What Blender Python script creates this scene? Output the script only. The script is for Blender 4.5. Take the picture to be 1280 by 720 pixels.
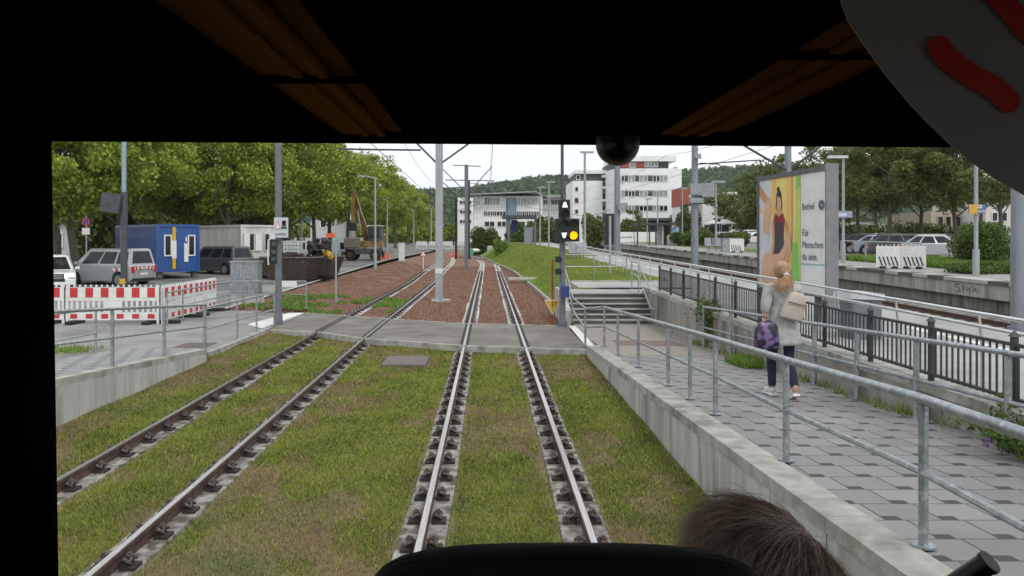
import bpy, bmesh, math, random
import numpy as np
from mathutils import Vector, Matrix, Euler
R = math.radians
for o in list(bpy.data.objects): bpy.data.objects.remove(o)
SC = bpy.context.scene; COL = SC.collection
# ---------------------------------------------------------------- camera, sky, sun, exposure
FX, VX, VY, CZ = 1000.0, 610.0, 300.0, 2.4
cd = bpy.data.cameras.new('camera'); cam = bpy.data.objects.new('camera', cd); COL.objects.link(cam)
cam.location = (0, 0, CZ); cam.rotation_euler = (R(90), 0, 0)
cd.sensor_width = 36; cd.lens = 36 * FX / 1280; cd.shift_x = (640 - VX) / 1280; cd.shift_y = -(360 - VY) / 1280
cd.clip_start = 0.05; cd.clip_end = 4000
SC.camera = cam
W = bpy.data.worlds.new('World'); SC.world = W; W.use_nodes = True
nt = W.node_tree; nt.nodes.clear()
wo = nt.nodes.new('ShaderNodeOutputWorld'); bg = nt.nodes.new('ShaderNodeBackground'); bg.inputs[1].default_value = 0.1
sky = nt.nodes.new('ShaderNodeTexSky'); sky.sky_type = 'NISHITA'; sky.sun_disc = False
SUN_EL, SUN_AZ = 52, 150
sky.sun_elevation = R(SUN_EL); sky.sun_rotation = R(SUN_AZ)
tc = nt.nodes.new('ShaderNodeTexCoord'); nz = nt.nodes.new('ShaderNodeTexNoise'); nz.inputs['Scale'].default_value = 2.2; nz.inputs['Detail'].default_value = 5
mp = nt.nodes.new('ShaderNodeMapping'); mp.inputs['Scale'].default_value = (1, 1, 3.5)
cr = nt.nodes.new('ShaderNodeValToRGB'); cr.color_ramp.elements[0].position = .3; cr.color_ramp.elements[1].position = .7
cr.color_ramp.elements[0].color = (.80, .83, .88, 1); cr.color_ramp.elements[1].color = (1, 1, 1, 1)
mu = nt.nodes.new('ShaderNodeVectorMath'); mu.operation = 'SCALE'; mu.inputs['Scale'].default_value = 12.0
mx = nt.nodes.new('ShaderNodeMix'); mx.data_type = 'RGBA'; mx.inputs[0].default_value = 0.88
L = nt.links
L.new(tc.outputs['Generated'], mp.inputs[0]); L.new(mp.outputs[0], nz.inputs['Vector']); L.new(nz.outputs[0], cr.inputs[0]); L.new(cr.outputs[0], mu.inputs[0])
L.new(sky.outputs[0], mx.inputs[6]); L.new(mu.outputs[0], mx.inputs[7]); L.new(mx.outputs[2], bg.inputs[0]); L.new(bg.outputs[0], wo.inputs[0])
sd = bpy.data.lights.new('sun', 'SUN'); sd.energy = 1.4; sd.angle = R(14); sd.color = (1, .96, .9)
so = bpy.data.objects.new('sun', sd); COL.objects.link(so)
# sky azimuth: direction towards the sun
_az = R(SUN_AZ); _d = Vector((math.sin(_az) * math.cos(R(SUN_EL)), math.cos(_az) * math.cos(R(SUN_EL)), math.sin(R(SUN_EL))))
so.rotation_euler = _d.to_track_quat('Z', 'Y').to_euler()
SC.view_settings.view_transform = 'Standard'; SC.view_settings.look = 'None'; SC.view_settings.exposure = 0.3; SC.view_settings.gamma = 1
SC.view_settings.use_curve_mapping = False
SC.cycles.max_bounces = 6; SC.cycles.diffuse_bounces = 3; SC.cycles.glossy_bounces = 3; SC.cycles.transparent_max_bounces = 12
SC.cycles.use_denoising = True; SC.cycles.sample_clamp_indirect = 4
rnd = random.Random(7)

def P(px, py, Y): return Vector(((px - VX) * Y / FX, Y, CZ - (py - VY) * Y / FX))
def PX(px, Y): return (px - VX) * Y / FX
def PZ(py, Y): return CZ - (py - VY) * Y / FX
def ramp_r(Y): return .85 - .043 * Y if Y < 19.3 else 0.02
def ramp_l(Y): return max(.02, .536 - .065 * (Y - 10.55))
def plat(Y): return .5 + .012 * Y            # near platform level
def fplat(Y): return .7 + .012 * Y           # far platform level
def bed(Y): return -.35 + .012 * Y
def left(Y): return 0.0 if Y < 28 else min(.6, (Y - 28) / 45 * .6)
# ---------------------------------------------------------------- materials
MATS = {}
def new_mat(name):
    m = bpy.data.materials.new(name); m.use_nodes = True
    return m, m.node_tree, m.node_tree.nodes['Principled BSDF']
def pm(name, c1, c2=None, scale=4, rough=.7, metal=0, bump=0, bscale=None, stretch=(1, 1, 1), detail=6, spec=.5, lo=.35, hi=.65, c3=None, s3=.7, a3=.5):
    """two-tone noise material; c3 is a third tone laid over by a larger noise"""
    if name in MATS: return MATS[name]
    m, t, b = new_mat(name)
    c2 = c2 or tuple(v * .8 for v in c1)
    co = t.nodes.new('ShaderNodeTexCoord'); mp = t.nodes.new('ShaderNodeMapping'); mp.inputs['Scale'].default_value = stretch
    n = t.nodes.new('ShaderNodeTexNoise'); n.inputs['Scale'].default_value = scale; n.inputs['Detail'].default_value = detail
    r = t.nodes.new('ShaderNodeValToRGB'); e = r.color_ramp.elements
    e[0].position = lo; e[1].position = hi; e[0].color = (*c1, 1); e[1].color = (*c2, 1)
    t.links.new(co.outputs['Object'], mp.inputs[0]); t.links.new(mp.outputs[0], n.inputs['Vector']); t.links.new(n.outputs[0], r.inputs[0])
    out = r.outputs[0]
    if c3:
        n3 = t.nodes.new('ShaderNodeTexNoise'); n3.inputs['Scale'].default_value = s3; n3.inputs['Detail'].default_value = 4
        t.links.new(mp.outputs[0], n3.inputs['Vector'])
        r3 = t.nodes.new('ShaderNodeValToRGB'); r3.color_ramp.elements[0].position = a3 - .08; r3.color_ramp.elements[1].position = a3 + .1
        t.links.new(n3.outputs[0], r3.inputs[0])
        q = t.nodes.new('ShaderNodeMix'); q.data_type = 'RGBA'; q.inputs[7].default_value = (*c3, 1)
        t.links.new(r3.outputs[0], q.inputs[0]); t.links.new(out, q.inputs[6]); out = q.outputs[2]
    t.links.new(out, b.inputs['Base Color'])
    b.inputs['Roughness'].default_value = rough; b.inputs['Metallic'].default_value = metal; b.inputs['Specular IOR Level'].default_value = spec
    if bump:
        n2 = t.nodes.new('ShaderNodeTexNoise'); n2.inputs['Scale'].default_value = bscale or scale * 6; n2.inputs['Detail'].default_value = 5
        t.links.new(mp.outputs[0], n2.inputs['Vector'])
        bp = t.nodes.new('ShaderNodeBump'); bp.inputs['Strength'].default_value = bump; bp.inputs['Distance'].default_value = .02
        t.links.new(n2.outputs[0], bp.inputs['Height']); t.links.new(bp.outputs[0], b.inputs['Normal'])
    MATS[name] = m; return m
def leafm(name, c1, c2, scale=.6):
    if name in MATS: return MATS[name]
    m, t, b = new_mat(name)
    g = t.nodes.new('ShaderNodeNewGeometry'); co = t.nodes.new('ShaderNodeTexCoord'); n = t.nodes.new('ShaderNodeTexNoise'); n.inputs['Scale'].default_value = scale
    t.links.new(co.outputs['Object'], n.inputs['Vector'])
    a = t.nodes.new('ShaderNodeMath'); a.operation = 'ADD'; t.links.new(g.outputs['Random Per Island'], a.inputs[0]); t.links.new(n.outputs[0], a.inputs[1])
    r = t.nodes.new('ShaderNodeValToRGB'); e = r.color_ramp.elements; e[0].position = .35; e[1].position = 1.35 / 2 + .3
    e[0].color = (*c1, 1); e[1].color = (*c2, 1)
    h = t.nodes.new('ShaderNodeMath'); h.operation = 'MULTIPLY'; h.inputs[1].default_value = .75; t.links.new(a.outputs[0], h.inputs[0]); t.links.new(h.outputs[0], r.inputs[0])
    t.links.new(r.outputs[0], b.inputs['Base Color']); b.inputs['Roughness'].default_value = .55; b.inputs['Specular IOR Level'].default_value = .35
    tr = t.nodes.new('ShaderNodeBsdfTranslucent'); t.links.new(r.outputs[0], tr.inputs[0])
    ms = t.nodes.new('ShaderNodeMixShader'); ms.inputs[0].default_value = .35
    t.links.new(b.outputs[0], ms.inputs[1]); t.links.new(tr.outputs[0], ms.inputs[2]); t.links.new(ms.outputs[0], t.nodes['Material Output'].inputs['Surface'])
    MATS[name] = m; return m
def emit(name, c, s):
    if name in MATS: return MATS[name]
    m, t, b = new_mat(name); b.inputs['Base Color'].default_value = (*c, 1); b.inputs['Emission Color'].default_value = (*c, 1); b.inputs['Emission Strength'].default_value = s
    MATS[name] = m; return m
def paint(name, c, rough=.3, metal=0, coat=.5, dirt=.12):
    if name in MATS: return MATS[name]
    m = pm(name, c, tuple(v * (1 - dirt) for v in c), 3, rough, metal)
    m.node_tree.nodes['Principled BSDF'].inputs['Coat Weight'].default_value = coat
    return m
concrete = pm('concrete_panel', (.52, .51, .48), (.36, .36, .33), 5, .85, bump=.3, bscale=30, stretch=(1, 1, .16), c3=(.24, .23, .19), s3=3.2, a3=.60)
dirtyconc = pm('dirty_concrete', (.36, .34, .30), (.24, .22, .19), 4, .9, bump=.3, bscale=20, stretch=(1, 1, .16), c3=(.12, .11, .09), s3=2.2, a3=.57)
coping = pm('coping_concrete', (.43, .42, .38), (.30, .30, .265), 5, .85, bump=.3, bscale=40, c3=(.20, .20, .16), s3=3, a3=.58)
beamc = pm('beam_concrete', (.38, .37, .34), (.19, .175, .155), 6, .9, bump=.5, bscale=40, c3=(.10, .085, .065), s3=7, a3=.52)
beamw = pm('pale_beam_concrete', (.55, .54, .51), (.40, .39, .37), 3, .9, bump=.3, bscale=30)
galv = pm('galvanised_steel', (.40, .43, .45), (.24, .27, .29), 9, .45, .7, bump=.08, bscale=60, c3=(.50, .52, .53), s3=25, a3=.6)
stainless = pm('stainless_steel', (.75, .75, .74), (.62, .62, .62), 5, .28, .9)
mastpaint = pm('mast_paint', (.24, .27, .30), (.19, .215, .24), 5, .5, stretch=(1, 1, .2))
greypaint = pm('grey_paint', (.16, .175, .195), (.12, .13, .15), 5, .5)
greydark = pm('dark_grey_paint', (.07, .08, .09), (.05, .055, .06), 5, .5)
lightpole = pm('pale_grey_mast', (.38, .40, .41), (.30, .32, .33), 5, .55, .1, stretch=(1, 1, .2))
dark = pm('black_metal', (.022, .022, .024), (.014, .014, .015), 5, .5)
fencem = pm('anthracite_fence', (.05, .05, .052), (.03, .03, .033), 5, .6)
railtop = pm('polished_rail_head', (.62, .60, .58), (.45, .43, .42), 12, .22, 1.0, stretch=(6, .3, 1))
rust = pm('rusty_rail_side', (.12, .065, .045), (.06, .035, .028), 8, .85, .0, bump=.3, bscale=60)
rustdk = pm('dark_rusty_clip', (.06, .045, .04), (.022, .018, .016), 20, .8, .2); spring = pm('clip_spring', (.17, .14, .125), (.08, .06, .055), 40, .6, .4)
soil = pm('soil', (.12, .085, .05), (.07, .05, .03), 6, .95, bump=.6, bscale=30)
asphalt = pm('asphalt', (.20, .20, .20), (.15, .15, .15), 1.5, .9, bump=.3, bscale=60, c3=(.27, .26, .25), s3=.5, a3=.55)
asphalt2 = pm('pale_asphalt', (.29, .28, .265), (.22, .215, .205), 1.2, .9, bump=.3, bscale=60, c3=(.17, .16, .15), s3=.5, a3=.57)
white = pm('white_paint', (.75, .75, .73), (.66, .66, .64), 4, .6)
whiteb = pm('white_render', (.82, .82, .81), (.76, .76, .75), .5, .85)
red = paint('red_paint', (.55, .025, .03), .4)
yellow = paint('yellow_paint', (.65, .36, .02), .4)
glassd = pm('dark_window', (.02, .024, .028), (.012, .014, .016), 2, .08, 0, spec=.35)
glassg = pm('greenish_window', (.16, .22, .22), (.30, .36, .36), .8, .1, 0, spec=.8)
rubber = pm('rubber', (.02, .02, .02), (.012, .012, .012), 8, .8)
bark = pm('bark', (.14, .12, .09), (.08, .07, .05), 5, .9, bump=.5, bscale=20)
black_in = pm('cabin_black', (.003, .003, .003), (.002, .002, .002), 4, 1.0, spec=0)
leafA = leafm('plane_foliage', (.07, .13, .014), (.38, .46, .065))
leafB = leafm('dark_foliage', (.045, .07, .018), (.19, .22, .055))
leafC = leafm('hedge_foliage', (.04, .08, .015), (.13, .20, .045))
leafH = leafm('hill_foliage', (.05, .085, .04), (.10, .15, .06), .05)

# ---------------------------------------------------------------- mesh helpers
def tag(o, label=None, cat=None, group=None, kind=None):
    if label: o['label'] = label
    if cat: o['category'] = cat
    if group: o['group'] = group
    if kind: o['kind'] = kind
    return o
def thing(name, label, cat, loc=(0, 0, 0), rz=0, group=None):
    o = bpy.data.objects.new(name, None); COL.objects.link(o); o.location = loc; o.rotation_euler = (0, 0, rz); o.empty_display_size = .2
    return tag(o, label, cat, group)
class MB:
    def __init__(s): s.v = []; s.f = []; s.m = []; s.k = 0; s.M = Matrix.Identity(4)
    def add(s, vs, fs, k=None):
        n = len(s.v); s.v += [tuple(s.M @ Vector(v)) for v in vs]; s.f += [tuple(i + n for i in f) for f in fs]; s.m += [s.k if k is None else k] * len(fs); return s
    def box(s, x0, x1, y0, y1, z0, z1, k=None):
        vs = [(x, y, z) for x in (x0, x1) for y in (y0, y1) for z in (z0, z1)]
        return s.add(vs, [(0, 1, 3, 2), (4, 6, 7, 5), (0, 4, 5, 1), (2, 3, 7, 6), (0, 2, 6, 4), (1, 5, 7, 3)], k)
    def rbox(s, c, size, rot=(0, 0, 0), k=None):
        old = s.M; s.M = old @ Matrix.Translation(c) @ Euler(rot).to_matrix().to_4x4(); a, b, d = (q / 2 for q in size); s.box(-a, a, -b, b, -d, d, k); s.M = old; return s
    def bev(s, x0, x1, y0, y1, z0, z1, b=.02, k=None):
        """box with chamfered vertical and top edges"""
        def ring(z, i): return [(x0 + i + b, y0 + i, z), (x1 - i - b, y0 + i, z), (x1 - i, y0 + i + b, z), (x1 - i, y1 - i - b, z), (x1 - i - b, y1 - i, z), (x0 + i + b, y1 - i, z), (x0 + i, y1 - i - b, z), (x0 + i, y0 + i + b, z)]
        vs = ring(z0, 0) + ring(z1 - b, 0) + ring(z1, b); fs = [tuple(range(7, -1, -1)), tuple(range(16, 24))]
        for a in (0, 8):
            for i in range(8): fs.append((a + i, a + (i + 1) % 8, a + 8 + (i + 1) % 8, a + 8 + i))
        return s.add(vs, fs, k)
    def cyl(s, p0, p1, r0, r1=None, n=10, k=None, caps=True):
        r1 = r0 if r1 is None else r1; p0, p1 = Vector(p0), Vector(p1); d = (p1 - p0)
        if d.length < 1e-6: return s
        q = d.normalized(); u = q.orthogonal().normalized(); w = q.cross(u); vs = []
        for p, r in ((p0, r0), (p1, r1)):
            for i in range(n): a = 2 * math.pi * i / n; vs.append(p + (u * math.cos(a) + w * math.sin(a)) * r)
        fs = [(i, (i + 1) % n, n + (i + 1) % n, n + i) for i in range(n)]
        if caps: fs += [tuple(range(n - 1, -1, -1)), tuple(range(n, 2 * n))]
        return s.add(vs, fs, k)
    def tube(s, pts, r, n=8, k=None):
        pts = [Vector(p) for p in pts]; m = len(pts); rr = r if hasattr(r, '__len__') else [r] * m; vs = []; up = None
        for j, p in enumerate(pts):
            d = (pts[min(j + 1, m - 1)] - pts[max(j - 1, 0)]).normalized()
            if up is None: up = d.orthogonal().normalized()
            u = (up - d * up.dot(d)).normalized(); up = u; w = d.cross(u)
            for i in range(n): a = 2 * math.pi * i / n; vs.append(p + (u * math.cos(a) + w * math.sin(a)) * rr[j])
        fs = [(j * n + i, j * n + (i + 1) % n, (j + 1) * n + (i + 1) % n, (j + 1) * n + i) for j in range(m - 1) for i in range(n)]
        fs += [tuple(range(n - 1, -1, -1)), tuple(range((m - 1) * n, m * n))]
        return s.add(vs, fs, k)
    def prism(s, poly, d, k=None):
        """poly: 3-D points in a plane, d: extrusion vector"""
        n = len(poly); d = Vector(d); vs = [Vector(p) for p in poly] + [Vector(p) + d for p in poly]
        fs = [tuple(range(n - 1, -1, -1)), tuple(range(n, 2 * n))] + [(i, (i + 1) % n, n + (i + 1) % n, n + i) for i in range(n)]
        return s.add(vs, fs, k)
    def strip(s, rows, k=None):
        n = len(rows[0]); vs = [p for r in rows for p in r]
        fs = [(j * n + i, j * n + i + 1, (j + 1) * n + i + 1, (j + 1) * n + i) for j in range(len(rows) - 1) for i in range(n - 1)]
        return s.add(vs, fs, k)
    def ball(s, c, r, n=10, m=7, k=None, z0=-1):
        r = r if hasattr(r, '__len__') else (r, r, r); vs = []; fs = []
        for j in range(m + 1):
            t = -math.pi / 2 + math.pi * j / m
            for i in range(n): a = 2 * math.pi * i / n; vs.append((c[0] + r[0] * math.cos(t) * math.cos(a), c[1] + r[1] * math.cos(t) * math.sin(a), c[2] + r[2] * math.sin(t)))
        for j in range(m):
            for i in range(n): fs.append((j * n + i, j * n + (i + 1) % n, (j + 1) * n + (i + 1) % n, (j + 1) * n + i))
        return s.add(vs, fs, k)
    def build(s, name, mats, parent=None, smooth=False, world=True, sub=0):
        me = bpy.data.meshes.new(name); off = parent_loc(parent) if (parent and world) else Vector((0, 0, 0))
        me.from_pydata([tuple(Vector(v) - off) for v in s.v], [], s.f)
        mats = mats if isinstance(mats, (list, tuple)) else [mats]
        for q in mats: me.materials.append(q)
        me.polygons.foreach_set('material_index', s.m)
        bm = bmesh.new(); bm.from_mesh(me); bmesh.ops.recalc_face_normals(bm, faces=bm.faces); bm.to_mesh(me); bm.free()
        if smooth: me.polygons.foreach_set('use_smooth', [True] * len(me.polygons)); me.set_sharp_from_angle(angle=R(40))
        o = bpy.data.objects.new(name, me); COL.objects.link(o)
        if parent: o.parent = parent
        if sub:
            q = o.modifiers.new('sub', 'SUBSURF'); q.levels = sub; q.render_levels = sub
        return o
def parent_loc(o):
    v = Vector((0, 0, 0))
    while o: v += o.location; o = o.parent
    return v
def copy_tree(o, parent=None):
    c = o.copy(); COL.objects.link(c)
    if parent: c.parent = parent
    for ch in list(o.children): copy_tree(ch, c)
    return c
def dup(o, loc, rz=0, label=None, sc=None):
    c = copy_tree(o); c.location = loc; c.rotation_euler = (0, 0, rz)
    if label: c['label'] = label
    if sc: c.scale = sc if hasattr(sc, '__len__') else (sc, sc, sc)
    return c
def to_mesh(name, c):
    q = bpy.data.objects.new(name, c); COL.objects.link(q); dg = bpy.context.evaluated_depsgraph_get(); me = bpy.data.meshes.new_from_object(q.evaluated_get(dg)); me.name = name
    bpy.data.objects.remove(q); o = bpy.data.objects.new(name, me); COL.objects.link(o); return o
def marks(par, x, y, z, w, h, n, m, seed=1, name='lettering'):
    """a line of writing too small to read in the photograph: n uneven strokes"""
    g = random.Random(seed); mb = MB()
    for i in range(n):
        a = x - w / 2 + w * i / n; q = w / n; hh = h * g.uniform(.7, 1); mb.box(a, a + q * g.uniform(.25, .4), y - .003, y, z - h / 2, z - h / 2 + hh); mb.box(a + q * .25, a + q * .72, y - .003, y, z - h / 2 + hh * g.uniform(.3, .6), z - h / 2 + hh * .75)
    return mb.build(name, m, par)
def text(body, size, loc, rot, m, parent=None, name='lettering', ext=.003, align='CENTER'):
    c = bpy.data.curves.new(name, 'FONT'); c.body = body; c.size = size; c.extrude = ext; c.align_x = align; c.align_y = 'CENTER'; c.materials.append(m)
    o = to_mesh(name, c); o.rotation_euler = rot
    if parent: o.parent = parent; loc = Vector(loc) - parent_loc(parent)
    o.location = loc
    return o
def leaves(name, C, size, m, parent=None, asp=.7, seed=0, up=.0):
    """quads of random direction at the points C (numpy n x 3)"""
    g = np.random.default_rng(seed); n = len(C)
    a = g.normal(size=(n, 3)); a[:, 2] *= (1 - up); a /= np.linalg.norm(a, axis=1)[:, None]
    b = g.normal(size=(n, 3)); b -= (b * a).sum(1)[:, None] * a; b /= np.linalg.norm(b, axis=1)[:, None]
    s = (size * g.uniform(.6, 1.3, n))[:, None] * .5
    V = np.stack([C - a * s, C + b * s * asp - a * s * .1, C + a * s, C - b * s * asp - a * s * .1], 1).reshape(-1, 3)
    off = parent_loc(parent) if parent else Vector((0, 0, 0)); V = V - np.array(off)
    me = bpy.data.meshes.new(name); me.vertices.add(4 * n); me.vertices.foreach_set('co', V.astype(np.float32).ravel())
    me.loops.add(4 * n); me.loops.foreach_set('vertex_index', np.arange(4 * n, dtype=np.int32)); me.polygons.add(n)
    me.polygons.foreach_set('loop_start', np.arange(0, 4 * n, 4, dtype=np.int32)); me.update(calc_edges=True); me.validate()
    me.materials.append(m); o = bpy.data.objects.new(name, me); COL.objects.link(o)
    if parent: o.parent = parent
    return o
def crown_pts(g, n, rx, ry, rz, cz, clumps=70, cr=1.0, low=.75):
    c = g.normal(size=(clumps, 3)); c /= np.linalg.norm(c, axis=1)[:, None]; c *= (g.uniform(.25, 1, clumps) ** .45)[:, None]
    c *= np.where(c[:, 2:3] < 0, [1, 1, low], [1, 1, 1]); c = c * [rx, ry, rz]
    k = g.integers(0, clumps, n); R_ = (cr * g.uniform(.5, 1.25, clumps))[k]
    d = g.normal(size=(n, 3)); d /= np.linalg.norm(d, axis=1)[:, None]; d *= (g.uniform(0, 1, n) ** .5 * R_)[:, None]; d[:, 2] *= .75
    return c[k] + d + [0, 0, cz]
def hedge(name, label, cat, boxes, n, size, m, group=None, seed=1, kind=None):
    """leafy mass with a dark woody core; boxes: (x0,x1,y0,y1,z0,z1)"""
    g = np.random.default_rng(seed); pts = []
    tot = sum((b[1] - b[0]) * (b[3] - b[2]) ** .5 * (b[5] - b[4]) for b in boxes)
    c = boxes[0]; t = thing(name, label, cat, ((c[0] + c[1]) / 2, (c[2] + c[3]) / 2, c[4]), group=group)
    if kind: t['kind'] = kind
    mb = MB()
    for (x0, x1, y0, y1, z0, z1) in boxes:
        k = int(n * (x1 - x0) * (y1 - y0) ** .5 * (z1 - z0) / tot); nc = max(6, int((x1 - x0) * 1.2 + 6))
        cx = g.uniform(x0, x1, nc); cy = g.uniform(y0, y1, nc); cz = z0 + (z1 - z0) * g.uniform(.3, .95, nc); j = g.integers(0, nc, k)
        q = np.stack([cx[j], cy[j], cz[j]], 1); d = g.normal(size=(k, 3)); d /= np.linalg.norm(d, axis=1)[:, None]
        d *= (g.uniform(0, 1, k) ** .4)[:, None] * np.array([(x1 - x0) * .16 + .3, (y1 - y0) * .22 + .2, (z1 - z0) * .35]); q = q + d; q[:, 2] = np.maximum(q[:, 2], z0)
        fill = np.stack([g.uniform(x0, x1, k), g.uniform(y0, y1, k), z0 + (z1 - z0) * .8 * g.uniform(0, 1, k)], 1)
        pts.append(np.concatenate([q, fill[::2]]))
        for _ in range(max(3, int((x1 - x0)))):
            xx, yy = g.uniform(x0, x1), g.uniform(y0, y1)
            mb.tube([(xx, yy, z0), (xx + g.uniform(-.2, .2), yy, z0 + (z1 - z0) * .4), (xx + g.uniform(-.4, .4), yy, z0 + (z1 - z0) * .75)], [.03, .02, .01], 5)
    leaves('foliage', np.concatenate(pts), size, m, t, seed=seed); mb.build('stem', bark, t)
    return t
ORD = ['first', 'second', 'third', 'fourth', 'fifth', 'sixth', 'seventh', 'eighth', 'ninth', 'tenth', 'eleventh', 'twelfth', 'thirteenth', 'fourteenth', 'fifteenth', 'sixteenth', 'seventeenth', 'eighteenth', 'nineteenth', 'twentieth']
# ================================================================ ground and setting
def xs(a, b, n): return [a + (b - a) * i / (n - 1) for i in range(n)]
def sheet(name, X, Y, f, m, kind='structure', smooth=True):
    mb = MB(); mb.strip([[(x, y, f(x, y)) for x in X] for y in Y]); o = mb.build(name, m, smooth=smooth)
    return tag(o, kind=kind)
def nzv(x, y): return math.sin(x * 1.7 + y * .9) * .5 + math.sin(x * .63 - y * 1.31 + 2) * .5
farm = pm('far_ground', (.14, .15, .10), (.20, .20, .18), .08, .95)
def ground_f(x, y):
    z = -.6
    if y > 125: z = -.6 + min(1, (y - 125) / 60) * 2.3
    return z
sheet('ground', [-900, -300, -120, -60, -20, 0, 20, 60, 120, 300, 900], [-30, 20, 60, 100, 125, 140, 160, 185, 240, 400, 900, 1600], ground_f, farm)
# paved yard on the left (car park, road beside the tram line)
yard_m = pm('yard_asphalt', (.17, .17, .165), (.11, .11, .105), .8, .9, bump=.3, bscale=50, c3=(.25, .24, .22), s3=.35, a3=.55)
sheet('road', [-70, -40, -25, -15, -11, -9.0], [23.2, 28, 34, 40, 48, 56, 66, 76, 100, 125, 150, 185], lambda x, y: left(y) + (.0 if y < 125 else (y - 125) / 60 * 1.2) - .004, yard_m)
# footpath on the left at crossing level
sheet('footpath', [-40, -20, -9, -7.6], [4, 12, 17, 20, 23.2], lambda x, y: .0, asphalt2)
sheet('footpath', [-7.6, -5.95], [16.8, 19, 22.6, 26.3], lambda x, y: .004, asphalt2)
sheet('footpath', [-9, -7.6], [23.2, 25, 27.2], lambda x, y: .0, asphalt2)
# lawn between the platforms
gm = pm('lawn_soil', (.10, .12, .035), (.19, .135, .07), 1.3, .95, bump=.8, bscale=35, c3=(.15, .095, .055), s3=.8, a3=.54, detail=8)
def mound(x, y):
    z = -.150 + .012 * nzv(x * 2, y * 2)
    if x < -5.1: z += (-5.1 - x) * .10
    if x > 1.4: z += (x - 1.4) * .05
    return z
sheet('lawn', xs(-6.3, 2.2, 60), xs(1.5, 22.5, 100), mound, gm)
# red ballast bed beyond the crossing
bal = pm('red_ballast', (.27, .135, .085), (.155, .08, .055), 22, .95, bump=1.0, bscale=60, c3=(.20, .135, .10), s3=.6, a3=.55)
def bed_f(x, y):
    z = -.09 + .01 * nzv(x * 2, y)
    if x < -6.0 and y < 27.6: return -.25
    if x < -5.6: z += min(.12, (-5.6 - x) * .10) * (1 if y < 60 else .7) + .03 * nzv(x * 3, y * 1.3) + left(y) * min(1, (-5.6 - x) / 3) * .6
    return z
sheet('ballast', xs(-9.0, 2.3, 46), [22 + i * .6 for i in range(40)] + [46 + i * 2 for i in range(48)], bed_f, bal)
sheet('kerb_strip', [-9.14, -9.0], [27 + i * 3 for i in range(33)], lambda x, y: left(y) * 1.0 + .05, beamw)
g = np.random.default_rng(21); n = 120000; sx_ = g.uniform(-9, 2.3, n); sy_ = 22.8 * (75 / 22.8) ** g.uniform(0, 1, n); sz_ = np.array([bed_f(a, b) for a, b in zip(sx_, sy_)]); k_ = (sz_ > -.2) & ~((sx_ > -4.6) & (sx_ < -2.9) & (sy_ < 26))
o = leaves('ballast_stones', np.stack([sx_, sy_, sz_ + .004], 1)[k_] , .05, leafm('ballast_stone', (.20, .11, .08), (.38, .22, .16), 2), None, .9, 5); tag(o, 'loose reddish stones of the ballast bed beyond the crossing', kind='stuff')
# the crossing: a skewed slab flush with the rail heads
cm = pm('crossing_asphalt', (.185, .165, .145), (.135, .12, .105), 1.5, .85, bump=.25, bscale=70, c3=(.23, .21, .19), s3=.7, a3=.6)
near = lambda x: 17.55 + (2.35 - x) * (22.3 - 17.55) / (2.35 + 6.0) if x > -6.0 else 22.3
near_pts = [(-6.0, 21.6), (-4.4, 20.9), (-3.0, 19.6), (-.6, 18.3), (2.2, 17.55)]
far_pts = [(2.2, 22.3), (-.6, 22.9), (-3.0, 24.2), (-4.5, 25.2), (-6.0, 26.3)]
mb = MB(); mb.prism([(x, y, -.006) for x, y in near_pts + far_pts], (0, 0, -.13)); tag(mb.build('pavement', cm), kind='structure')
mb = MB()
for a, b in zip(near_pts, near_pts[1:]): mb.add([(a[0], a[1] - .12, -.14), (b[0], b[1] - .12, -.14), (b[0], b[1] + .0, -.14), (a[0], a[1] + .0, -.14), (a[0], a[1] - .12, -.0), (b[0], b[1] - .12, -.0), (b[0], b[1] - .004, -.0), (a[0], a[1] - .004, -.0)], [(0, 1, 2, 3), (4, 5, 6, 7), (0, 1, 5, 4), (1, 2, 6, 5), (2, 3, 7, 6), (3, 0, 4, 7)])
for a, b in zip(far_pts, far_pts[1:]): mb.add([(a[0], a[1] + .1, -.13), (b[0], b[1] + .1, -.13), (b[0], b[1] + .004, -.13), (a[0], a[1] + .004, -.13), (a[0], a[1] + .1, .01), (b[0], b[1] + .1, .01), (b[0], b[1] + .004, .01), (a[0], a[1] + .004, .01)], [(0, 1, 2, 3), (4, 5, 6, 7), (0, 1, 5, 4), (1, 2, 6, 5), (2, 3, 7, 6), (3, 0, 4, 7)])
tag(mb.build('kerb', coping), kind='structure')
tact = pm('white_tactile', (.72, .71, .67), (.60, .59, .55), 4, .8)
mb = MB(); mb.prism([(2.2, 17.6, .004), (2.75, 18.2, .004), (2.75, 22.3, .004), (2.25, 22.3, .004)], (0, 0, .012)); tag(mb.build('tactile_strip', tact), kind='structure')
mb = MB(); mb.prism([(-6.8, 22.6, .008), (-6.1, 21.6, .008), (-6.02, 26.2, .008), (-6.5, 26.2, .008)], (0, 0, .010)); tag(mb.build('tactile_strip', tact), kind='structure')

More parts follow.
